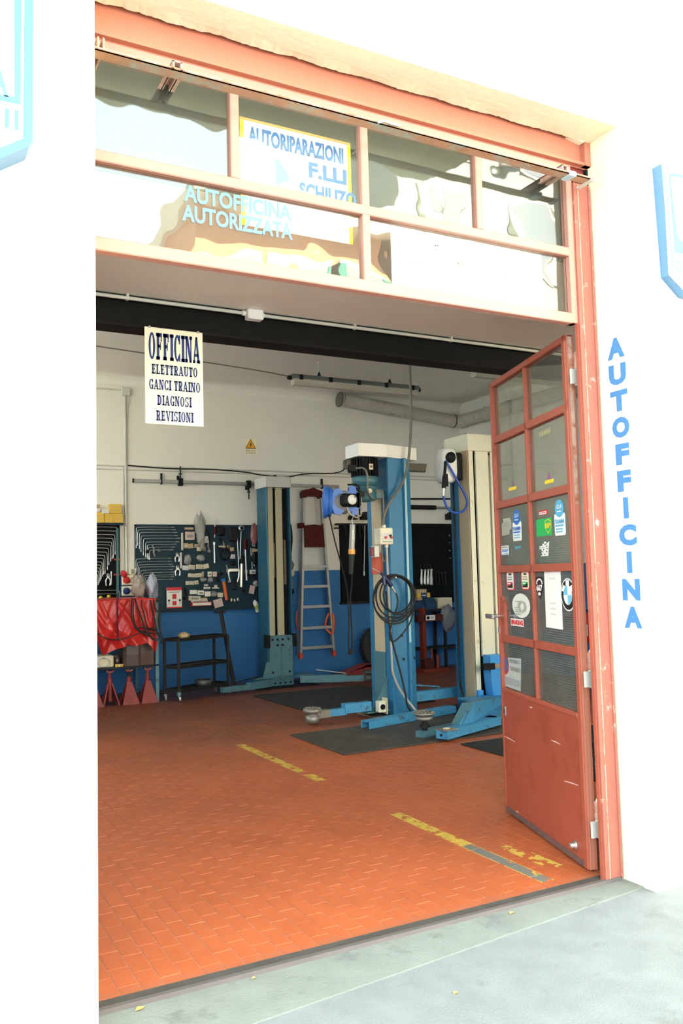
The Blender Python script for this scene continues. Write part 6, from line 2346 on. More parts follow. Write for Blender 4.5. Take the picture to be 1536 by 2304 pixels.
# white hose reel on the cream post
hr = thing('hose_reel', 'white rounded hose reel with a blue hose loop on the cream post', 'hose reel', (5.72, 8.02, 2.55))
R2 = []
m = MB()
cxr, cyr, czr = 5.635, 8.0, 2.775
sec = []
for k in range(28):
    a = 2 * pi * k / 28
    e = 0.62
    sec.append((math.copysign(abs(cos(a)) ** e, cos(a)) * .100, math.copysign(abs(sin(a)) ** e, sin(a)) * .200))
vs, fs = [], []
for sc_, y in ((.55, -.115), (.86, -.105), (1.0, -.07), (1.0, .07), (.86, .10), (.6, .11)):
    vs += [(cxr + p[0] * sc_, cyr + y, czr + p[1] * (sc_ * .5 + .5)) for p in sec]
for j in range(5):
    for k in range(28):
        fs.append((j * 28 + k, j * 28 + (k + 1) % 28, (j + 1) * 28 + (k + 1) % 28, (j + 1) * 28 + k))
fs += [tuple(range(27, -1, -1)), tuple(range(140, 168))]
m.add(vs, fs, WHITECAP, True)
m.build('reel_case', hr)
m = MB()
m.lathe([(.062, 0), (.066, .02), (.05, .045), (.022, .05)], (cxr - .01, cyr - .108, czr + .085), (0, -1, -.25), BLK, 16)
m.build('hose_outlet', hr, 'black hose outlet')
m = MB()
m.box(cxr + .10, 5.872, cyr - .02, cyr + .08, czr - .16, czr + .16, BLK, bev=.02)
m.build('wall_bracket', hr, 'black mounting bracket')
pth = [(5.532,2.814), (5.584,2.746), (5.680,2.597), (5.796,2.423), (5.817,2.332), (5.763,2.246), (5.652,2.219), (5.556,2.253), (5.505,2.332), (5.485,2.431)]
m = MB()
m.tube([(p[0], 7.85, p[1]) for p in pth], .0135, HOSEB, n=8)
m.build('hose', hr, 'blue hose loop')
q0, q1, q2, q3 = (5.486,2.432), (5.495,2.502), (5.513,2.643), (5.532,2.804)
m = MB()
m.cyl((q0[0], 7.85, q0[1] - .02), (q1[0], 7.85, q1[1]), .015, CHROME, n=10)
m.cyl((q1[0], 7.85, q1[1]), (q2[0], 7.85, q2[1]), .024, BLK, n=10)
m.cyl((q2[0], 7.85, q2[1]), (q3[0], 7.85, q3[1]), .017, BLK, n=10)
m.box(q2[0], q2[0] + .04, 7.84, 7.86, q1[1] + .02, q2[1] + .02, BLK)
m.build('air_gun', hr, 'black grip with chrome fitting')

# flexible cable from the ceiling to the control box
m = MB()
fp = [(5.169,4.118), (5.180,3.940), (5.187,3.660), (5.178,3.254), (5.149,2.950), (5.111,2.723), (5.035,2.546), (4.908,2.395), (4.824,2.271), (4.786,2.149), (4.779,2.090)]
m.tube([(fp[0][0] - .02, 8.0, 4.5)] + [(p[0], 7.985 if 0 < i < 8 else 8.0, p[1]) for i, p in enumerate(fp)], .0155, FLEX, n=8)
m.build('flexible_cable', None, 'grey ribbed flexible cable dropping from the ceiling to the control box', cat='cable')

# air hose coil with blow gun on the motor post
hs = thing('air_hose', 'coiled dark air hose with a navy blow gun hung on the motor post', 'hose', (4.86, 7.95, 0.8))
m = MB()
for k, (cx_, cz_, rx, rz, y) in enumerate(((4.855, 1.30, .270, .255, 7.935), (4.865, 1.275, .262, .262, 7.95), (4.87, 1.315, .255, .235, 7.925), (4.895, 1.335, .205, .205, 7.96), (4.90, 1.33, .19, .215, 7.915))):
    m.tube([(cx_ + rx * cos(2 * pi * i / 14 + k), y + .008 * sin(i * 1.7), cz_ + rz * sin(2 * pi * i / 14 + k)) for i in range(14)], .0095, GREYI if k == 9 else RUBBER, n=6, smooth=1, closed=True)
m.build('hose_loop', hs, kind='stuff')
m = MB()
tp = [(4.869,1.348), (4.894,1.275), (4.868,1.171), (4.808,1.049), (4.770,0.923), (4.778,0.842), (4.834,0.829), (4.944,0.914), (5.045,1.029), (5.090,1.171)]
m.tube([(p[0], 7.915, p[1]) for p in tp], .009, RUBBER, n=6)
m.build('hose_loop', hs)
m = MB()
tp = [(4.752,1.375), (4.766,1.137), (4.787,0.946), (4.821,0.802), (4.901,0.512), (4.960,0.270), (4.979,0.083)]
m.tube([(p[0], 7.93, p[1]) for p in tp] + [(5.13, 7.85, .03)], .010, RUBBER, n=6)
m.build('hose_tail', hs)
g0, g1, g2, g3 = (4.577,1.622), (4.696,1.563), (4.808,1.426), (4.851,1.358)
m = MB()
m.cyl((g0[0], 7.905, g0[1]), (g1[0], 7.905, g1[1]), .006, STEEL, n=8)
m.build('nozzle', hs)
m = MB()
m.tube([(g1[0] - .02, 7.905, g1[1] + .01), (g1[0] + .03, 7.905, g1[1] - .03), (g2[0], 7.905, g2[1])], [.016, .026, .020], mat('navy_plastic', (0.012, 0.022, 0.10), 0.4), n=10)
m.box(g1[0] + .005, g1[0] + .03, 7.89, 7.92, g1[1] - .12, g1[1] - .02, mat('navy_plastic', (0, 0, 0)))
m.build('blow_gun', hs, 'navy plastic grip')
m = MB()
m.cyl((g2[0], 7.905, g2[1]), (g3[0], 7.905, g3[1]), .011, STEEL, n=8)
m.build('coupling', hs)
m = MB()
m.cyl((4.86, 8.05, 1.50), (4.86, 7.89, 1.52), .008, STEEL, n=6)
m.build('hook', hs)

# blue cable reel beside the motor
cr = thing('cable_reel', 'bright blue cable reel with a black hub hung left of the motor', 'cable reel', (4.23, 7.95, 2.15))
ax = Vector((-.93, .36, 0.04)).normalized()
cc = Vector((4.165, 8.02, 2.335))
m = MB()
m.lathe([(.10, .095), (.165, .085), (.172, .070), (.172, .055), (.165, .048), (.10, .045)], cc, ax, REELBLUE, 26)
m.lathe([(.155, .045), (.160, .030), (.160, .012), (.155, .005), (.09, .0)], cc, ax, REELBLUE, 26)
m.build('flange', cr)
m = MB()
m.lathe([(.11, .005), (.125, -.02), (.125, -.16), (.10, -.18)], cc, ax, GREYI, 22)
m.build('drum', cr, 'grey wound drum')
m = MB()
f0 = 7.90
m.prism([(4.135, 2.46), (4.10, 2.37), (4.10, 2.29), (4.135, 2.20), (4.20, 2.19), (4.25, 2.235), (4.34, 2.235), (4.345, 2.19), (4.405, 2.19), (4.415, 2.25), (4.435, 2.26), (4.435, 2.43), (4.41, 2.44), (4.39, 2.50), (4.325, 2.50), (4.32, 2.445), (4.24, 2.43), (4.19, 2.475)], 1, f0, f0 + .025, REELBLUE)
m.box(4.40, 4.435, f0, f0 + .16, 2.27, 2.43, REELBLUE)
m.build('side_plate', cr)
m = MB()
m.bevbox(4.185, 4.385, f0 - .09, f0, 2.272, 2.412, BLK, .03)
m.build('hub_box', cr, 'black square hub')
m = MB()
m.lathe([(.052, 0), (.052, .004), (.0, .0045)], (4.30, f0 - .09, 2.345), (0, -1, 0), PAPER, 22)
m.add([(4.318, f0 - .0955, 2.383), (4.338, f0 - .0955, 2.375), (4.33, f0 - .0955, 2.36)], [(0, 1, 2)], INK)
m.build('hub_label', cr, 'white round label')
m = MB()
m.box(4.38, 4.52, 8.02, 8.05, 2.30, 2.50, DKIRON)
m.box(4.45, 4.56, 8.0, 8.16, 2.40, 2.46, DKIRON)
m.tube([(4.34, 7.97, 2.52), (4.48, 7.98, 2.53), (4.50, 8.0, 2.45), (4.49, 8.0, 2.2)], .010, BLK, n=6)
m.build('bracket', cr, 'dark mounting bracket')
m = MB()
m.tube([(4.27, f0 - .03, 2.27), (4.29, f0 - .03, 2.21), (4.36, f0 - .02, 2.17), (4.42, f0 + .02, 2.16), (4.46, f0 + .08, 2.25), (4.47, 8.0, 2.36)], .009, PALEFLEX, n=6)
m.tube([(4.47, 8.0, 2.36), (4.44, 7.98, 2.22), (4.50, 7.98, 2.17), (4.52, 8.0, 2.30), (4.53, 8.02, 2.40)], .007, PALEFLEX, n=6)
m.build('feed_cable', cr)
m = MB()
wp_ = [(4.085,2.195), (4.141,1.929), (4.213,1.681), (4.266,1.484), (4.287,1.320), (4.291,1.064), (4.272,0.810), (4.292,0.740), (4.320,0.807), (4.318,1.109), (4.309,1.319), (4.334,1.444), (4.343,1.566)]
m.tube([(p[0], 7.93, p[1]) for p in wp_], .0075, BLK, n=6)
m.lathe([(.02, 0), (.028, .012), (.028, .028), (.02, .04)], ((4.297,0.753)[0], 7.91, (4.297,0.753)[1]), (0, 1, 0), BLK, 12)
m.build('lead_cable', cr)
il = thing('inspection_lamp', 'clear tube hand lamp with yellow collar hung below the cable reel', 'lamp', ((4.345,1.810)[0], 7.93, (4.337,1.561)[1]))
i0, i1, i2, i3 = (4.364,2.093), (4.345,1.829), (4.344,1.777), (4.327,1.566)
m = MB()
m.cyl((i0[0], 7.93, i0[1]), (i1[0], 7.93, i1[1]), .031, BAGCLR, n=14)
m.build('lamp_tube', il)
m = MB()
m.cyl((i0[0] + .008, 7.93, i0[1] - .01), (i1[0] + .008, 7.93, i1[1]), .012, PAPER, n=10)
m.box(i0[0] - .02, i0[0] - .002, 7.90, 7.905, i1[1] + .10, i1[1] + .20, PAPER)
m.build('fluorescent_stick', il)
m = MB()
m.cyl((i1[0], 7.93, i1[1]), (i2[0], 7.93, i2[1]), .036, mat('amber_plastic', (0.75, 0.36, 0.06), 0.4), n=14)
m.build('collar', il)
m = MB()
m.cyl((i2[0], 7.93, i2[1]), (i3[0], 7.93, i3[1]), .030, RUBBER, r1=.022, n=14)
m.build('grip', il)
m = MB()
m.tube([(i0[0], 7.93, i0[1]), (i0[0] - .01, 7.93, i0[1] + .05), (i0[0] + .02, 7.93, i0[1] + .09)], .004, STEEL, n=6)
m.build('hook', il)

# ================================================================== ladder hung on the back wall
ld = thing('step_ladder', 'aluminium step ladder with dark red platform hung flat on the back wall', 'ladder', (6.0, 11.98, 0.28))
ys = 11.95
L = lambda p: Vector((p[0], ys, p[1]))
tl_, bl_, tr_, br_ = L((5.728,2.793)), L((5.608,0.332)), L((6.022,2.799)), L((6.182,0.335))
for a, b_ in ((tl_, bl_), (tr_, br_)):
    m = MB()
    beam = (b_ - a)
    for off, w_ in ((0, .018),):
        m.add([a + Vector((-.018, -.02, 0)), a + Vector((.018, -.02, 0)), a + Vector((.018, .025, 0)), a + Vector((-.018, .025, 0)), b_ + Vector((-.018, -.02, 0)), b_ + Vector((.018, -.02, 0)), b_ + Vector((.018, .025, 0)), b_ + Vector((-.018, .025, 0))],
              [(0, 1, 2, 3), (4, 7, 6, 5), (0, 4, 5, 1), (1, 5, 6, 2), (2, 6, 7, 3), (3, 7, 4, 0)], ALU)
    m.build('rail', ld)
for a, b_ in (((5.748,2.788), (5.597,0.347)), ((6.083,2.795), (6.183,0.357))):
    m = MB()
    a, b_ = Vector((a[0], 12.04, a[1])), Vector((b_[0], 12.04, b_[1]))
    m.add([a + Vector((-.014, -.02, 0)), a + Vector((.014, -.02, 0)), a + Vector((.014, .02, 0)), a + Vector((-.014, .02, 0)), b_ + Vector((-.014, -.02, 0)), b_ + Vector((.014, -.02, 0)), b_ + Vector((.014, .02, 0)), b_ + Vector((-.014, .02, 0))],
          [(0, 1, 2, 3), (4, 7, 6, 5), (0, 4, 5, 1), (1, 5, 6, 2), (2, 6, 7, 3), (3, 7, 4, 0)], ALU)
    m.build('rear_rail', ld)
for py in (1274, 1319, 1364, 1411, 1455):
    t_ = (py - 1118) / (1475 - 1118)
    a, b_ = tl_.lerp(bl_, t_), tr_.lerp(br_, t_)
    m = MB()
    m.box(a.x, b_.x, ys - .03, ys + .06, a.z - .018, a.z + .004, ALU)
    for k in range(3):
        m.box(a.x, b_.x, ys - .028 + .028 * k, ys - .018 + .028 * k, a.z + .004, a.z + .010, ALU)
    m.box(a.x, b_.x, ys - .034, ys - .03, a.z - .03, a.z + .006, ALU)
    m.build('tread', ld)
m = MB()
q = (5.875,2.838)
m.prism([(q[0] - .17, q[1] - .06), (q[0] - .175, q[1] + .02), (q[0] - .15, q[1] + .065), (q[0] - .05, q[1] + .075), (q[0], q[1] + .10), (q[0] + .05, q[1] + .075), (q[0] + .14, q[1] + .05), (q[0] + .175, q[1] - .01), (q[0] + .175, q[1] - .06), (q[0] + .14, q[1] - .06), (q[0] + .11, q[1] - .03), (q[0] - .11, q[1] - .03), (q[0] - .13, q[1] - .06)], 1, ys - .05, ys + .10, REDPL)
m.build('top_cap', ld, 'dark red plastic top')
m = MB()
p0, p1 = (5.701,2.346), (6.046,2.007)
m.prism([(p0[0], p1[1]), (p1[0], p1[1]), (p1[0] - .02, p0[1] + .01), (p1[0] - .03, p0[1] + .03), (p1[0] - .06, p0[1]), ((p0[0] + p1[0]) / 2, p0[1] + .015), (p0[0], p0[1])], 1, 11.90, 11.925, REDPL)
m.box(p0[0] - .06, p0[0] + .01, 11.92, 12.04, p0[1] - .04, p0[1] + .04, REDPL, bev=.004)
m.build('platform', ld, 'dark red folded platform')
for p in (bl_, br_):
    m = MB()
    m.box(p.x - .028, p.x + .028, ys - .03, ys + .035, p.z - .03, p.z + .06, REDFEET, bev=.006)
    m.build('foot', ld, 'red plastic foot')
for (px, py) in ((744, 1400),):
    q = (6.131,0.821)
    m = MB()
    m.tube([(q[0] - .03, 11.94, q[1] + .15), (q[0] - .085, 11.94, q[1] + .05), (q[0] - .10, 11.93, q[1] - .06), (q[0] - .03, 11.92, q[1] - .16), (q[0] + .03, 11.92, q[1] - .16), (q[0] + .05, 11.92, q[1] + .03), (q[0] + .03, 11.92, q[1] + .15)], .016, ORANGE, n=8)
    m.build('cord', ld, 'orange cord looped round the rail')
q = (5.599,0.892)
m = MB()
m.tube([(q[0], 12.01, q[1] + .14), (q[0] - .03, 12.01, q[1]), (q[0] + .01, 12.01, q[1] - .16)], .014, REDFEET, n=8)
m.build('cord', ld, 'red cord on the rear rail')
m = MB()
m.cyl((q[0] + .2, 12.098, 2.86), (q[0] + .2, 11.93, 2.88), .012, STEEL, n=8)
m.build('wall_hook', ld)

# ================================================================== bench at the far left with red tarp
wb = thing('workbench', 'steel workbench under the red tarp at the far left', 'workbench', (2.3, 11.5, 0.0))
for x, y in ((3.10, 10.97), (3.10, 12.0), (1.4, 10.97), (1.4, 12.0)):
    m = MB()
    m.box(x - .02, x + .02, y - .02, y + .02, 0, 1.27, GRBLUE if x > 3 else DKIRON)
    m.build('leg', wb)
m = MB()
m.box(1.35, 3.13, 10.93, 12.06, 1.27, 1.30, DKIRON)
m.build('bench_top', wb)
m = MB()
m.box(1.38, 3.12, 10.95, 12.04, .455, .475, DKIRON)
m.build('lower_shelf', wb)
tp = thing('tarp', 'glossy red tarp draped over the bench front', 'tarp', (2.4, 10.9, 0.62))
prof_px = [(1.961,0.854), (2.174,0.923), (2.298,0.889), (2.341,0.711), (2.384,0.643), (2.433,0.650), (2.566,0.703), (2.650,0.731), (2.683,0.762), (2.734,0.742), (2.813,0.732), (2.870,0.745), (2.945,0.763), (2.984,0.716), (3.013,0.652), (3.041,0.628), (3.065,0.688), (3.077,0.744)]


def bottom(x):
    for a, b_ in zip(prof_px[:-1], prof_px[1:]):
        if a[0] <= x <= b_[0]:
            return a[1] + (b_[1] - a[1]) * (x - a[0]) / (b_[0] - a[0] + 1e-9)
    return prof_px[0][1] if x < prof_px[0][0] else prof_px[-1][1]


creases = [(2.02, .10, .05, .03), (2.16, .55, .09, .045), (2.20, .12, .07, .04), (2.36, .28, .05, .035), (2.50, -.22, .06, .022), (2.56, .40, .07, .030), (2.70, -.35, .06, .026), (2.78, .10, .05, .022), (2.95, -.30, .06, .028), (3.02, -.02, .04, .045), (2.88, .16, .05, .03)]
m = MB()
NX, NZ = 100, 40
xa, xb = 1.75, prof_px[-1][0]
vs = []
for j in range(NZ + 1):
    v = j / NZ
    for i in range(NX + 1):
        x = xa + (xb - xa) * i / NX
        zb_ = bottom(x)
        z = 1.325 + (zb_ - 1.325) * v
        # folds fan out from the pinned top corners
        d1, d2 = x - 2.35, x - 3.0
        f = .012 * sin(9 * (d1 - .5 * v)) * (.3 + v) + .006 * sin(31 * d2 + 9 * v)
        for x0_, sl, wd, hh in creases:
            e = abs((x - x0_) - sl * v) / (wd * (.5 + v))
            f += hh * (.35 + v) * max(0, 1 - e)
        vs.append((x, 10.905 - f, z))
fs = []
W_ = NX + 1
for j in range(NZ):
    for i in range(NX):
        fs.append((j * W_ + i, j * W_ + i + 1, (j + 1) * W_ + i + 1, (j + 1) * W_ + i))
o_ = len(vs)
for j in range(1, 9):
    for i in range(NX + 1):
        x = xa + (xb - xa) * i / NX
        vs.append((x, 10.905 + .13 * j, 1.325 + .012 * sin(9 * x + j)))
prev = list(range(W_))
for j in range(1, 9):
    cur = [o_ + (j - 1) * W_ + i for i in range(W_)]
    for i in range(NX):
        fs.append((prev[i + 1], prev[i], cur[i], cur[i + 1]))
    prev = cur
m.add(vs, fs, TARP, True)
m.build('cloth', tp)
# cables over the tarp
def PX(px, py, y=10.84):
    return None


cb_ = thing('cable_bundle', 'black electric cables tangled over the red tarp', 'cables', (2.8, 10.84, 0.9))
cpaths = [
    [(2.564,1.404), (2.563,1.182), (2.562,0.989), (2.567,0.823)],
    [(2.287,0.948), (2.362,0.879), (2.454,0.835), (2.581,0.822), (2.703,0.849), (2.844,0.897), (2.959,0.947), (3.056,0.953)],
    [(2.737,1.343), (2.728,1.176), (2.738,1.064), (2.783,0.961), (2.861,0.896), (2.958,0.857), (3.043,0.785)],
    [(2.766,1.342), (2.756,1.147), (2.777,1.006), (2.833,0.920), (2.987,0.883), (3.093,0.877)],
    [(2.782,1.330), (2.818,1.200), (2.874,1.057), (2.907,0.944), (2.964,0.868), (3.009,0.798)],
    [(2.867,1.310), (2.858,1.243), (2.897,1.140), (2.919,0.999), (2.958,0.924), (3.056,0.908)],
    [(2.982,1.306), (3.001,1.181), (3.034,1.067), (3.045,0.965), (3.081,0.850)],
    [(3.022,1.305), (3.030,1.220), (3.067,1.144), (3.093,1.177), (3.081,1.087), (3.074,1.008), (3.108,0.876), (3.118,0.745)],
    [(3.085,1.245), (3.107,1.159), (3.089,1.075), (3.094,0.933), (3.127,0.790), (3.098,0.763)],
    [(2.825,0.965), (2.927,0.960), (3.053,0.920), (3.102,0.838), (3.066,0.783), (2.983,0.822)]]
for k, pth in enumerate(cpaths):
    m = MB()
    m.tube([(p[0], 10.825 - .012 * (k % 3), p[1]) for p in pth] if k else [(p[0], 10.83, p[1]) for p in pth], .0075 if k % 2 else .010, RUBBER, n=6)
    m.build('cable', cb_)
for k, (c, r, mt, lab) in enumerate((((2.957,1.401), (.078, .08, .14), mat('smoky_bag', (0.30, 0.25, 0.22), 0.4, var=.35, scale=25), 'brownish crumpled plastic bag on the bench, beside the sockets'), ((3.136,1.407), (.078, .08, .15), mat('bluish_bag', (0.36, 0.38, 0.48), 0.35, var=.4, scale=22), 'bluish crumpled plastic bag on the bench, nearer the blister pack'))):
    m = MB()
    m.blob((c[0], 11.3, 1.34 + r[2] * .9), r[0], r[1], r[2], mt, seed=12 + k, amp=.26, nu=24, nv=18)
    m.build('plastic_bag', None, lab, cat='bag', group='bags on the bench')
# things on the bench's lower shelf
m = MB()
a, b_ = (2.690,0.776), (3.100,0.388)
bgx0, bgx1 = a[0], 3.07
vs, fs = [], []
secs = [(bgx0 - .02, .0), (bgx0 + .015, .03), (bgx0 + .16, .05), (bgx0 + .20, .035), (bgx0 + .26, .03), (bgx1 - .02, .03), (bgx1 + .01, .0)]
for x, d in secs:
    vs += [(x, 10.99 - d, .477), (x, 10.98 - d, .62), (x, 10.99 - d, .755), (x, 11.03, .785), (x, 11.38, .785), (x, 11.42, .477)]
n6 = len(secs)
for i in range(n6 - 1):
    for k in range(6):
        fs.append((i * 6 + k, i * 6 + (k + 1) % 6, (i + 1) * 6 + (k + 1) % 6, (i + 1) * 6 + k))
fs += [tuple(range(6)), tuple(range((n6 - 1) * 6 + 5, (n6 - 1) * 6 - 1, -1))]
m.add(vs, fs, BROWN)
m.build('tool_bag', None, 'dark brown covered bag on the bench shelf under the tarp', cat='bag')
a, b_ = (2.280,0.593), (2.554,0.418)
t = thing('tool_case', 'cream case with a round ring handle on the bench shelf', 'case', ((a[0] + b_[0]) / 2, 11.1, .477))
m = MB()
m.box(a[0], b_[0], 11.0, 11.35, .477, .62, CARDC, bev=.008)
m.build('case_body', t)
m = MB()
cx_ = (2.427,0.505)[0]
m.tube([(cx_ + .075 * cos(2 * pi * i / 12), 10.992, .545 + .055 * sin(2 * pi * i / 12)) for i in range(12)], .007, GALV, n=6, smooth=1, closed=True)
m.prism([(cx_ - .03, .585), (cx_ + .03, .585), (cx_, .61)], 1, 10.985, 10.998, GREYI)
m.build('ring_handle', t)
q = (2.612,0.528)
t = thing('oil_jar', 'dark jar standing between the cream case and the brown bag', 'jar', (q[0], 11.1, .476))
m = MB()
m.lathe([(.05, 0), (.055, .01), (.055, .10), (.04, .13), (.035, .15), (0, .15)], (q[0], 11.1, .476), (0, 0, 1), mat('brown_glass', (0.06, 0.04, 0.03), 0.2), 14)
m.build('jar_body', t)
for k, (dx, mt) in enumerate(((-.035, YEL), (.0, CARDC), (.03, mat('amber_plastic', (0, 0, 0))))):
    m = MB()
    m.lathe([(.018, 0), (.02, .01), (.02, .028), (.012, .032)], (q[0] + dx + .01, 10.985, .4755), (0, 0, 1), mt, 10)
    m.build('small_fitting', None, 'small %s fitting in front of the dark jar' % ['yellow', 'cream', 'amber'][k], cat='fitting')

# red axle stands under the bench
for k, (px, kind_) in enumerate(((217, 0), (252, 1), (296, 0), (338, 0))):
    cx_ = [(2.296,0.019)[0], (2.502,0.000)[0], (2.746,-0.001)[0], (2.984,-0.006)[0]][k]
    cy_ = 11.0
    t = thing('axle_stand', 'red axle stand under the bench, %s' % ['leftmost, cut by the doorway edge', 'the one with an open front showing its post', 'third from the left', 'rightmost, next to the bench leg'][k], 'axle stand', (cx_, cy_, 0), 'axle stands under the bench')
    b_ = .108
    m = MB()
    for s_ in (-1, 1):
        if kind_ == 0:
            m.add([(cx_ - b_, cy_ + s_ * b_, .0), (cx_ + b_, cy_ + s_ * b_, .0), (cx_ + .030, cy_ + s_ * .03, .275), (cx_ - .030, cy_ + s_ * .03, .275),
                   (cx_ - b_, cy_ + s_ * (b_ - .006), .0), (cx_ + b_, cy_ + s_ * (b_ - .006), .0), (cx_ + .030, cy_ + s_ * .024, .275), (cx_ - .030, cy_ + s_ * .024, .275)],
                  [(0, 1, 2, 3), (7, 6, 5, 4), (0, 3, 7, 4), (1, 5, 6, 2), (3, 2, 6, 7), (0, 4, 5, 1)], REDJ)
        else:
            m.add([(cx_ + s_ * b_, cy_ - b_, .0), (cx_ + s_ * b_, cy_ + b_, .0), (cx_ + s_ * .03, cy_ + .03, .275), (cx_ + s_ * .03, cy_ - .03, .275),
                   (cx_ + s_ * (b_ - .014), cy_ - b_, .0), (cx_ + s_ * (b_ - .014), cy_ + b_, .0), (cx_ + s_ * .016, cy_ + .03, .275), (cx_ + s_ * .016, cy_ - .03, .275)],
                  [(0, 1, 2, 3), (7, 6, 5, 4), (0, 3, 7, 4), (1, 5, 6, 2), (3, 2, 6, 7), (0, 4, 5, 1)], REDJ)
    m.build('side_plate', t)
    m = MB()
    m.cyl((cx_, cy_, 0.05 if kind_ else .2), (cx_, cy_, .34), .030, REDJ, n=12)
    m.build('tube', t)
    m = MB()
    m.cyl((cx_, cy_, .34), (cx_, cy_, .42), .020, DKIRON if k == 2 else REDJ, n=10)
    m.prism([(cx_ - .05, .448), (cx_ - .05, .428), (cx_ - .025, .405), (cx_ + .025, .405), (cx_ + .05, .428), (cx_ + .05, .448), (cx_ + .02, .430), (cx_ - .02, .430)], 1, cy_ - .025, cy_ + .025, REDJ)
    m.build('saddle', t)

# three-tier steel trolley
FL, FR, BL = Vector((3.31, 10.72, 0)), Vector((4.12, 11.10, 0)), Vector((3.20, 10.97, 0))
BR = FR + (BL - FL)
tr_ = thing('tool_trolley', 'dark three-tier steel trolley on castors before the blue wall', 'trolley', tuple((FL + BR) / 2))
zt3 = [(3.275,0.782)[1], (3.271,0.434)[1], .135]
for p in (FL, FR, BL, BR):
    m = MB()
    m.box(p.x - .016, p.x + .016, p.y - .016, p.y + .016, .12, zt3[0] + .01, DKIRON)
    m.build('leg', tr_)
    m = MB()
    m.lathe([(.038, -.013), (.042, -.008), (.042, .008), (.038, .013)], (p.x + .01, p.y - .02, .042), (.9, -.3, 0), STEEL if p is FL else GREYI, 14)
    m.cyl((p.x, p.y, .06), (p.x, p.y, .125), .012, STEEL, n=8)
    m.box(p.x - .02, p.x + .02, p.y - .02, p.y + .02, .085, .125, GRBLUE if p is FL else DKIRON)
    m.build('castor', tr_, 'bright castor with blue fork' if p is FL else None)
for k, z in enumerate(zt3):
    m = MB()
    d = (FR - FL)
    vs = [(p.x, p.y, z + dz) for dz in (-.012, .0) for p in (FL, FR, BR, BL)]
    m.add(vs, [(3, 2, 1, 0), (4, 5, 6, 7), (0, 1, 5, 4), (1, 2, 6, 5), (2, 3, 7, 6), (3, 0, 4, 7)], DKIRON if k != 1 else mat('worn_tray', (0.10, 0.09, 0.085), 0.5, metal=.4, var=.5, scale=12))
    for a, b_ in ((FL, FR), (FR, BR), (BR, BL), (BL, FL)):
        beam_box(m, (a.x, a.y), (b_.x, b_.y), .012, z - .02, z + .022, DKIRON)
    m.build('tray', tr_)
c = FL.lerp(FR, .25).lerp(BL.lerp(BR, .25), .5)
m = MB()
m.blob((c.x, c.y, zt3[0] + .040), .075, .06, .04, CARDT, seed=3, amp=.25)
m.build('rag', None, 'pale crumpled rag on top of the trolley', cat='rag')
c = FL.lerp(FR, .62).lerp(BL.lerp(BR, .62), .5)
m = MB()
m.lathe([(.07, 0), (.10, .015), (.115, .08), (.11, .08), (.095, .02), (0, .015)], (c.x, c.y, .137), (0, 0, 1), mat('dull_tin', (0.16, 0.15, 0.15), 0.45, metal=.5, var=.3), 20)
m.build('bowl', None, 'dull metal bowl on the bottom tray of the trolley', cat='bowl')
m = MB()
q0, q1 = (4.184,1.103), (4.274,0.088)
m.cyl((q0[0], 11.55, q0[1]), (q1[0], 11.25, .0), .028, DKIRON, n=10)
m.box(q0[0] - .09, q0[0] + .07, 11.53, 11.57, q0[1] - .03, q0[1] + .0, DKIRON, bev=.008)
m.build('tow_bar', None, 'dark steel bar leaning up from behind the trolley', cat='bar')

# ================================================================== floor things at the back
jk = thing('trolley_jack', 'low red trolley jack on the floor below the ladder', 'jack', (6.25, 11.5, 0))
j0 = 5.80
m = MB()
for y in (11.30, 11.52):
    m.prism([(j0, .04), (j0 + .25, .10), (j0 + .62, .21), (j0 + 1.05, .20), (j0 + 1.10, .06), (j0 + .9, .03), (j0 + .1, .02)], 1, y, y + .012, REDJ)
m.prism([(j0 + .22, .10), (j0 + .60, .21), (j0 + 1.05, .20), (j0 + 1.05, .17), (j0 + .60, .17)], 1, 11.30, 11.53, REDJ)
m.build('frame', jk)
m = MB()
m.lathe([(.03, 0), (.055, .02), (.055, .04), (.04, .045)], (j0 + .10, 11.415, .06), (0, 0, 1), DKIRON, 14)
m.box(j0 + .08, j0 + .5, 11.38, 11.45, .04, .085, DKIRON)
m.build('lift_saddle', jk)
for x in (j0 + .12, j0 + .95):
    for y in (11.28, 11.545):
        m = MB()
        m.cyl((x, y - .012, .035), (x, y + .012, .035), .035, DKIRON, n=14)
        m.build('wheel', jk)
ty = thing('tyre', 'black tyre leaning on the blue wall behind the motor post', 'tyre', (6.95, 11.8, 0.0))
m = MB()
Mt = Matrix.Translation((7.0, 11.87, .375)) @ Matrix.Rotation(radians(-14), 4, 'X')
m.lathe([(.22, -.07), (.30, -.095), (.355, -.085), (.375, -.05), (.375, .05), (.355, .085), (.30, .095), (.22, .07), (.22, -.07)], (0, 0, 0), (0, 1, 0), RUBBER, 30)
m.v = [tuple(Mt @ Vector(p)) for p in m.v]
m.build('rubber', ty)
m = MB()
for k in range(30):
    a = 2 * pi * k / 30
    for s_ in (-1, 1):
        Mr = Mt @ Matrix.Rotation(a + s_ * .05, 4, 'Y')
        m.box(.371, .381, s_ * .03 - .022, s_ * .03 + .022, -.012, .012, RUBBER, M=Mr)
m.build('tread_block', ty, kind='stuff')

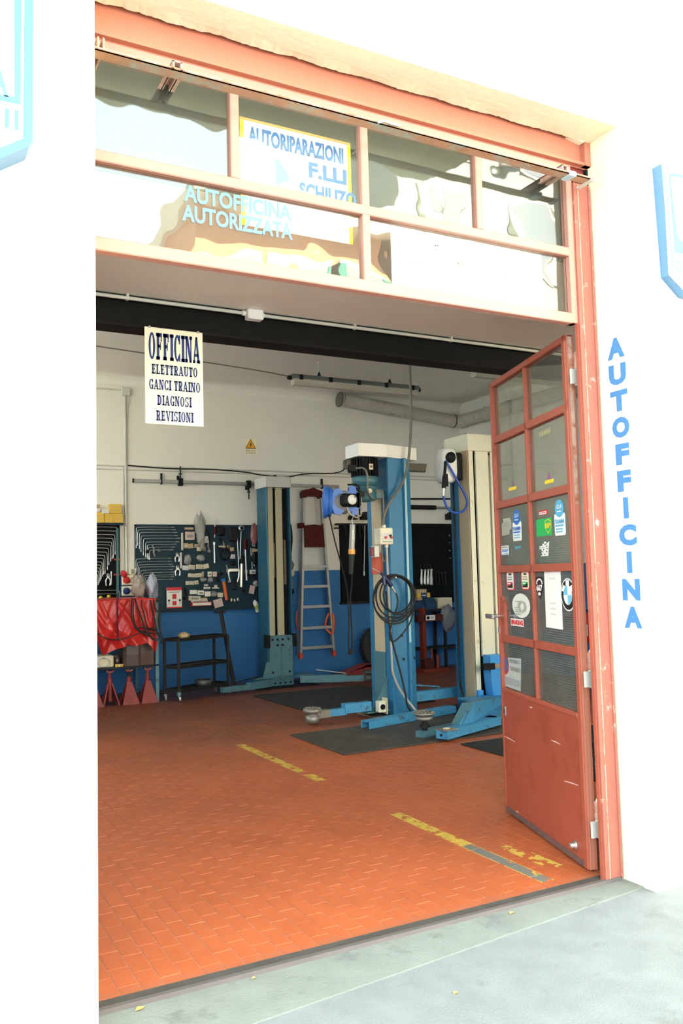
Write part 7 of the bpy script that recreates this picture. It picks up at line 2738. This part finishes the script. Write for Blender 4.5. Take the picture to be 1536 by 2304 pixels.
# red press frame, side bench and the things on it, seen between the posts
pr_ = thing('shop_press', 'red press frame with a white warning label, seen between the two front posts', 'press', (7.75, 11.6, 0))
PRS = mat('press_orange_red', (0.17, 0.022, 0.008), 0.45, var=.12)
m = MB()
m.box(7.585, 7.65, 11.55, 11.65, .0, 1.0, PRS)
m.build('upright', pr_)
m = MB()
m.box(7.50, 7.97, 11.53, 11.67, .785, .89, mat('press_dark_red', (0.075, 0.010, 0.008), 0.45, var=.12), bev=.005)
bm_ = m.build('crossbeam', pr_)
m = MB()
m.box(7.64, 7.815, 11.5275, 11.5305, .805, .885, PAPER)
m.lathe([(.028, 0), (.028, .001), (.019, .001), (.019, 0)], (7.68, 11.527, .845), (0, -1, 0), INK, 14)
m.box(7.72, 7.80, 11.5265, 11.5275, .85, .862, GREYI)
m.box(7.72, 7.79, 11.5265, 11.5275, .826, .836, GREYI)
m.build('label_plate', bm_, 'white warning label')
m = MB()
m.box(7.45, 7.95, 11.35, 11.75, .0, .05, PRS, bev=.006)
m.box(7.55, 7.72, 11.45, 11.6, .05, .20, mat('press_dark_red', (0, 0, 0)), bev=.006)
m.cyl((7.80, 11.47, .05), (7.80, 11.47, .26), .03, PRS, n=12)
m.cyl((7.69, 11.47, .2), (7.69, 11.47, .36), .02, PRS, n=12)
m.build('base', pr_)
sb = thing('side_bench', 'dark bench against the back wall behind the red press frame', 'workbench', (8.2, 11.8, 0))
m = MB()
m.box(7.40, 8.82, 11.55 + .14, 12.06, .93, .97, DKIRON)
m.build('bench_top', sb)
m = MB()
m.box(7.40, 8.82, 11.72, 12.06, .32, .345, DKIRON)
m.build('lower_shelf', sb)
for x in (7.44, 8.14, 8.78):
    for y in (11.73, 12.02):
        m = MB()
        m.box(x - .02, x + .02, y - .02, y + .02, 0, .93, DKIRON)
        m.build('leg', sb)
for k, (x0, x1, z1, mt, lab) in enumerate(((7.55, 7.75, 1.12, mat('dark_blue_bin_plastic', (0.015, 0.05, 0.11), 0.5), 'dark blue parts bin on the side bench, left one'), (7.76, 7.97, 1.16, mat('dark_blue_bin_plastic', (0, 0, 0)), 'dark blue parts bin on the side bench, right one'))):
    m = MB()
    m.prism([(11.70, .971), (11.70, z1 - .08), (11.78, z1), (11.98, z1), (11.98, .971)], 0, x0, x1, mt)
    m.build('parts_bin', None, lab, cat='bin', group='blue bins on the side bench')
m = MB()
m.box(7.66, 7.85, 11.80, 11.95, 1.161 if False else 1.122, 1.30, CARDT, bev=.004)
m.v = [(x + .0, y, z) for x, y, z in m.v]
m.build('carton', None, 'brown carton standing on the dark blue parts bins', cat='box')
t = thing('battery_pack', 'navy and yellow packet lying in front of the brown carton', 'packet', (7.76, 11.76, 1.12))
m = MB()
m.box(7.70, 7.82, 11.745, 11.798, 1.165, 1.24, NAVY, bev=.003)
m.build('packet', t)
m = MB()
m.box(7.64, 7.70, 11.745, 11.798, 1.165, 1.24, YELBOX, bev=.003)
m.box(7.82, 7.88, 11.745, 11.798, 1.165, 1.24, YELBOX, bev=.003)
m.box(7.715, 7.80, 11.743, 11.745, 1.195, 1.21, PAPER)
m.build('packet_end', t, 'yellow ends')
m = MB()
m.box(8.03, 8.32, 11.75, 12.0, .971, 1.15, CARDC, bev=.006)
m.build('carton', None, 'cream carton on the side bench half behind the cream post', cat='box')
m = MB()
m.blob((8.13, 11.62, .82), .15, .06, .20, GREYBAG, seed=21, amp=.16, nu=18, nv=12)
m.build('plastic_bag', None, 'grey plastic sack hanging from the front of the side bench', cat='bag')

# fire extinguisher on the right wall, glimpsed through the hinge gap
fx = thing('fire_extinguisher', 'red fire extinguisher glimpsed between the door leaf and the jamb', 'extinguisher', (8.74, 9.08, .52))
m = MB()
m.lathe([(.06, 0), (.075, .01), (.075, .34), (.055, .39), (.025, .41), (0, .41)], (8.765, 9.08, .53), (0, 0, 1), EXTR, 18)
m.build('cylinder', fx)
m = MB()
m.cyl((8.765, 9.08, .93), (8.765, 9.08, .98), .022, BLK, n=10)
m.box(8.70, 8.80, 9.07, 9.09, .975, .99, BLK)
m.build('valve', fx)
m = MB()
m.box(8.687, 8.692, 9.04, 9.12, .62, .78, PAPER)
m.build('label_panel', fx)
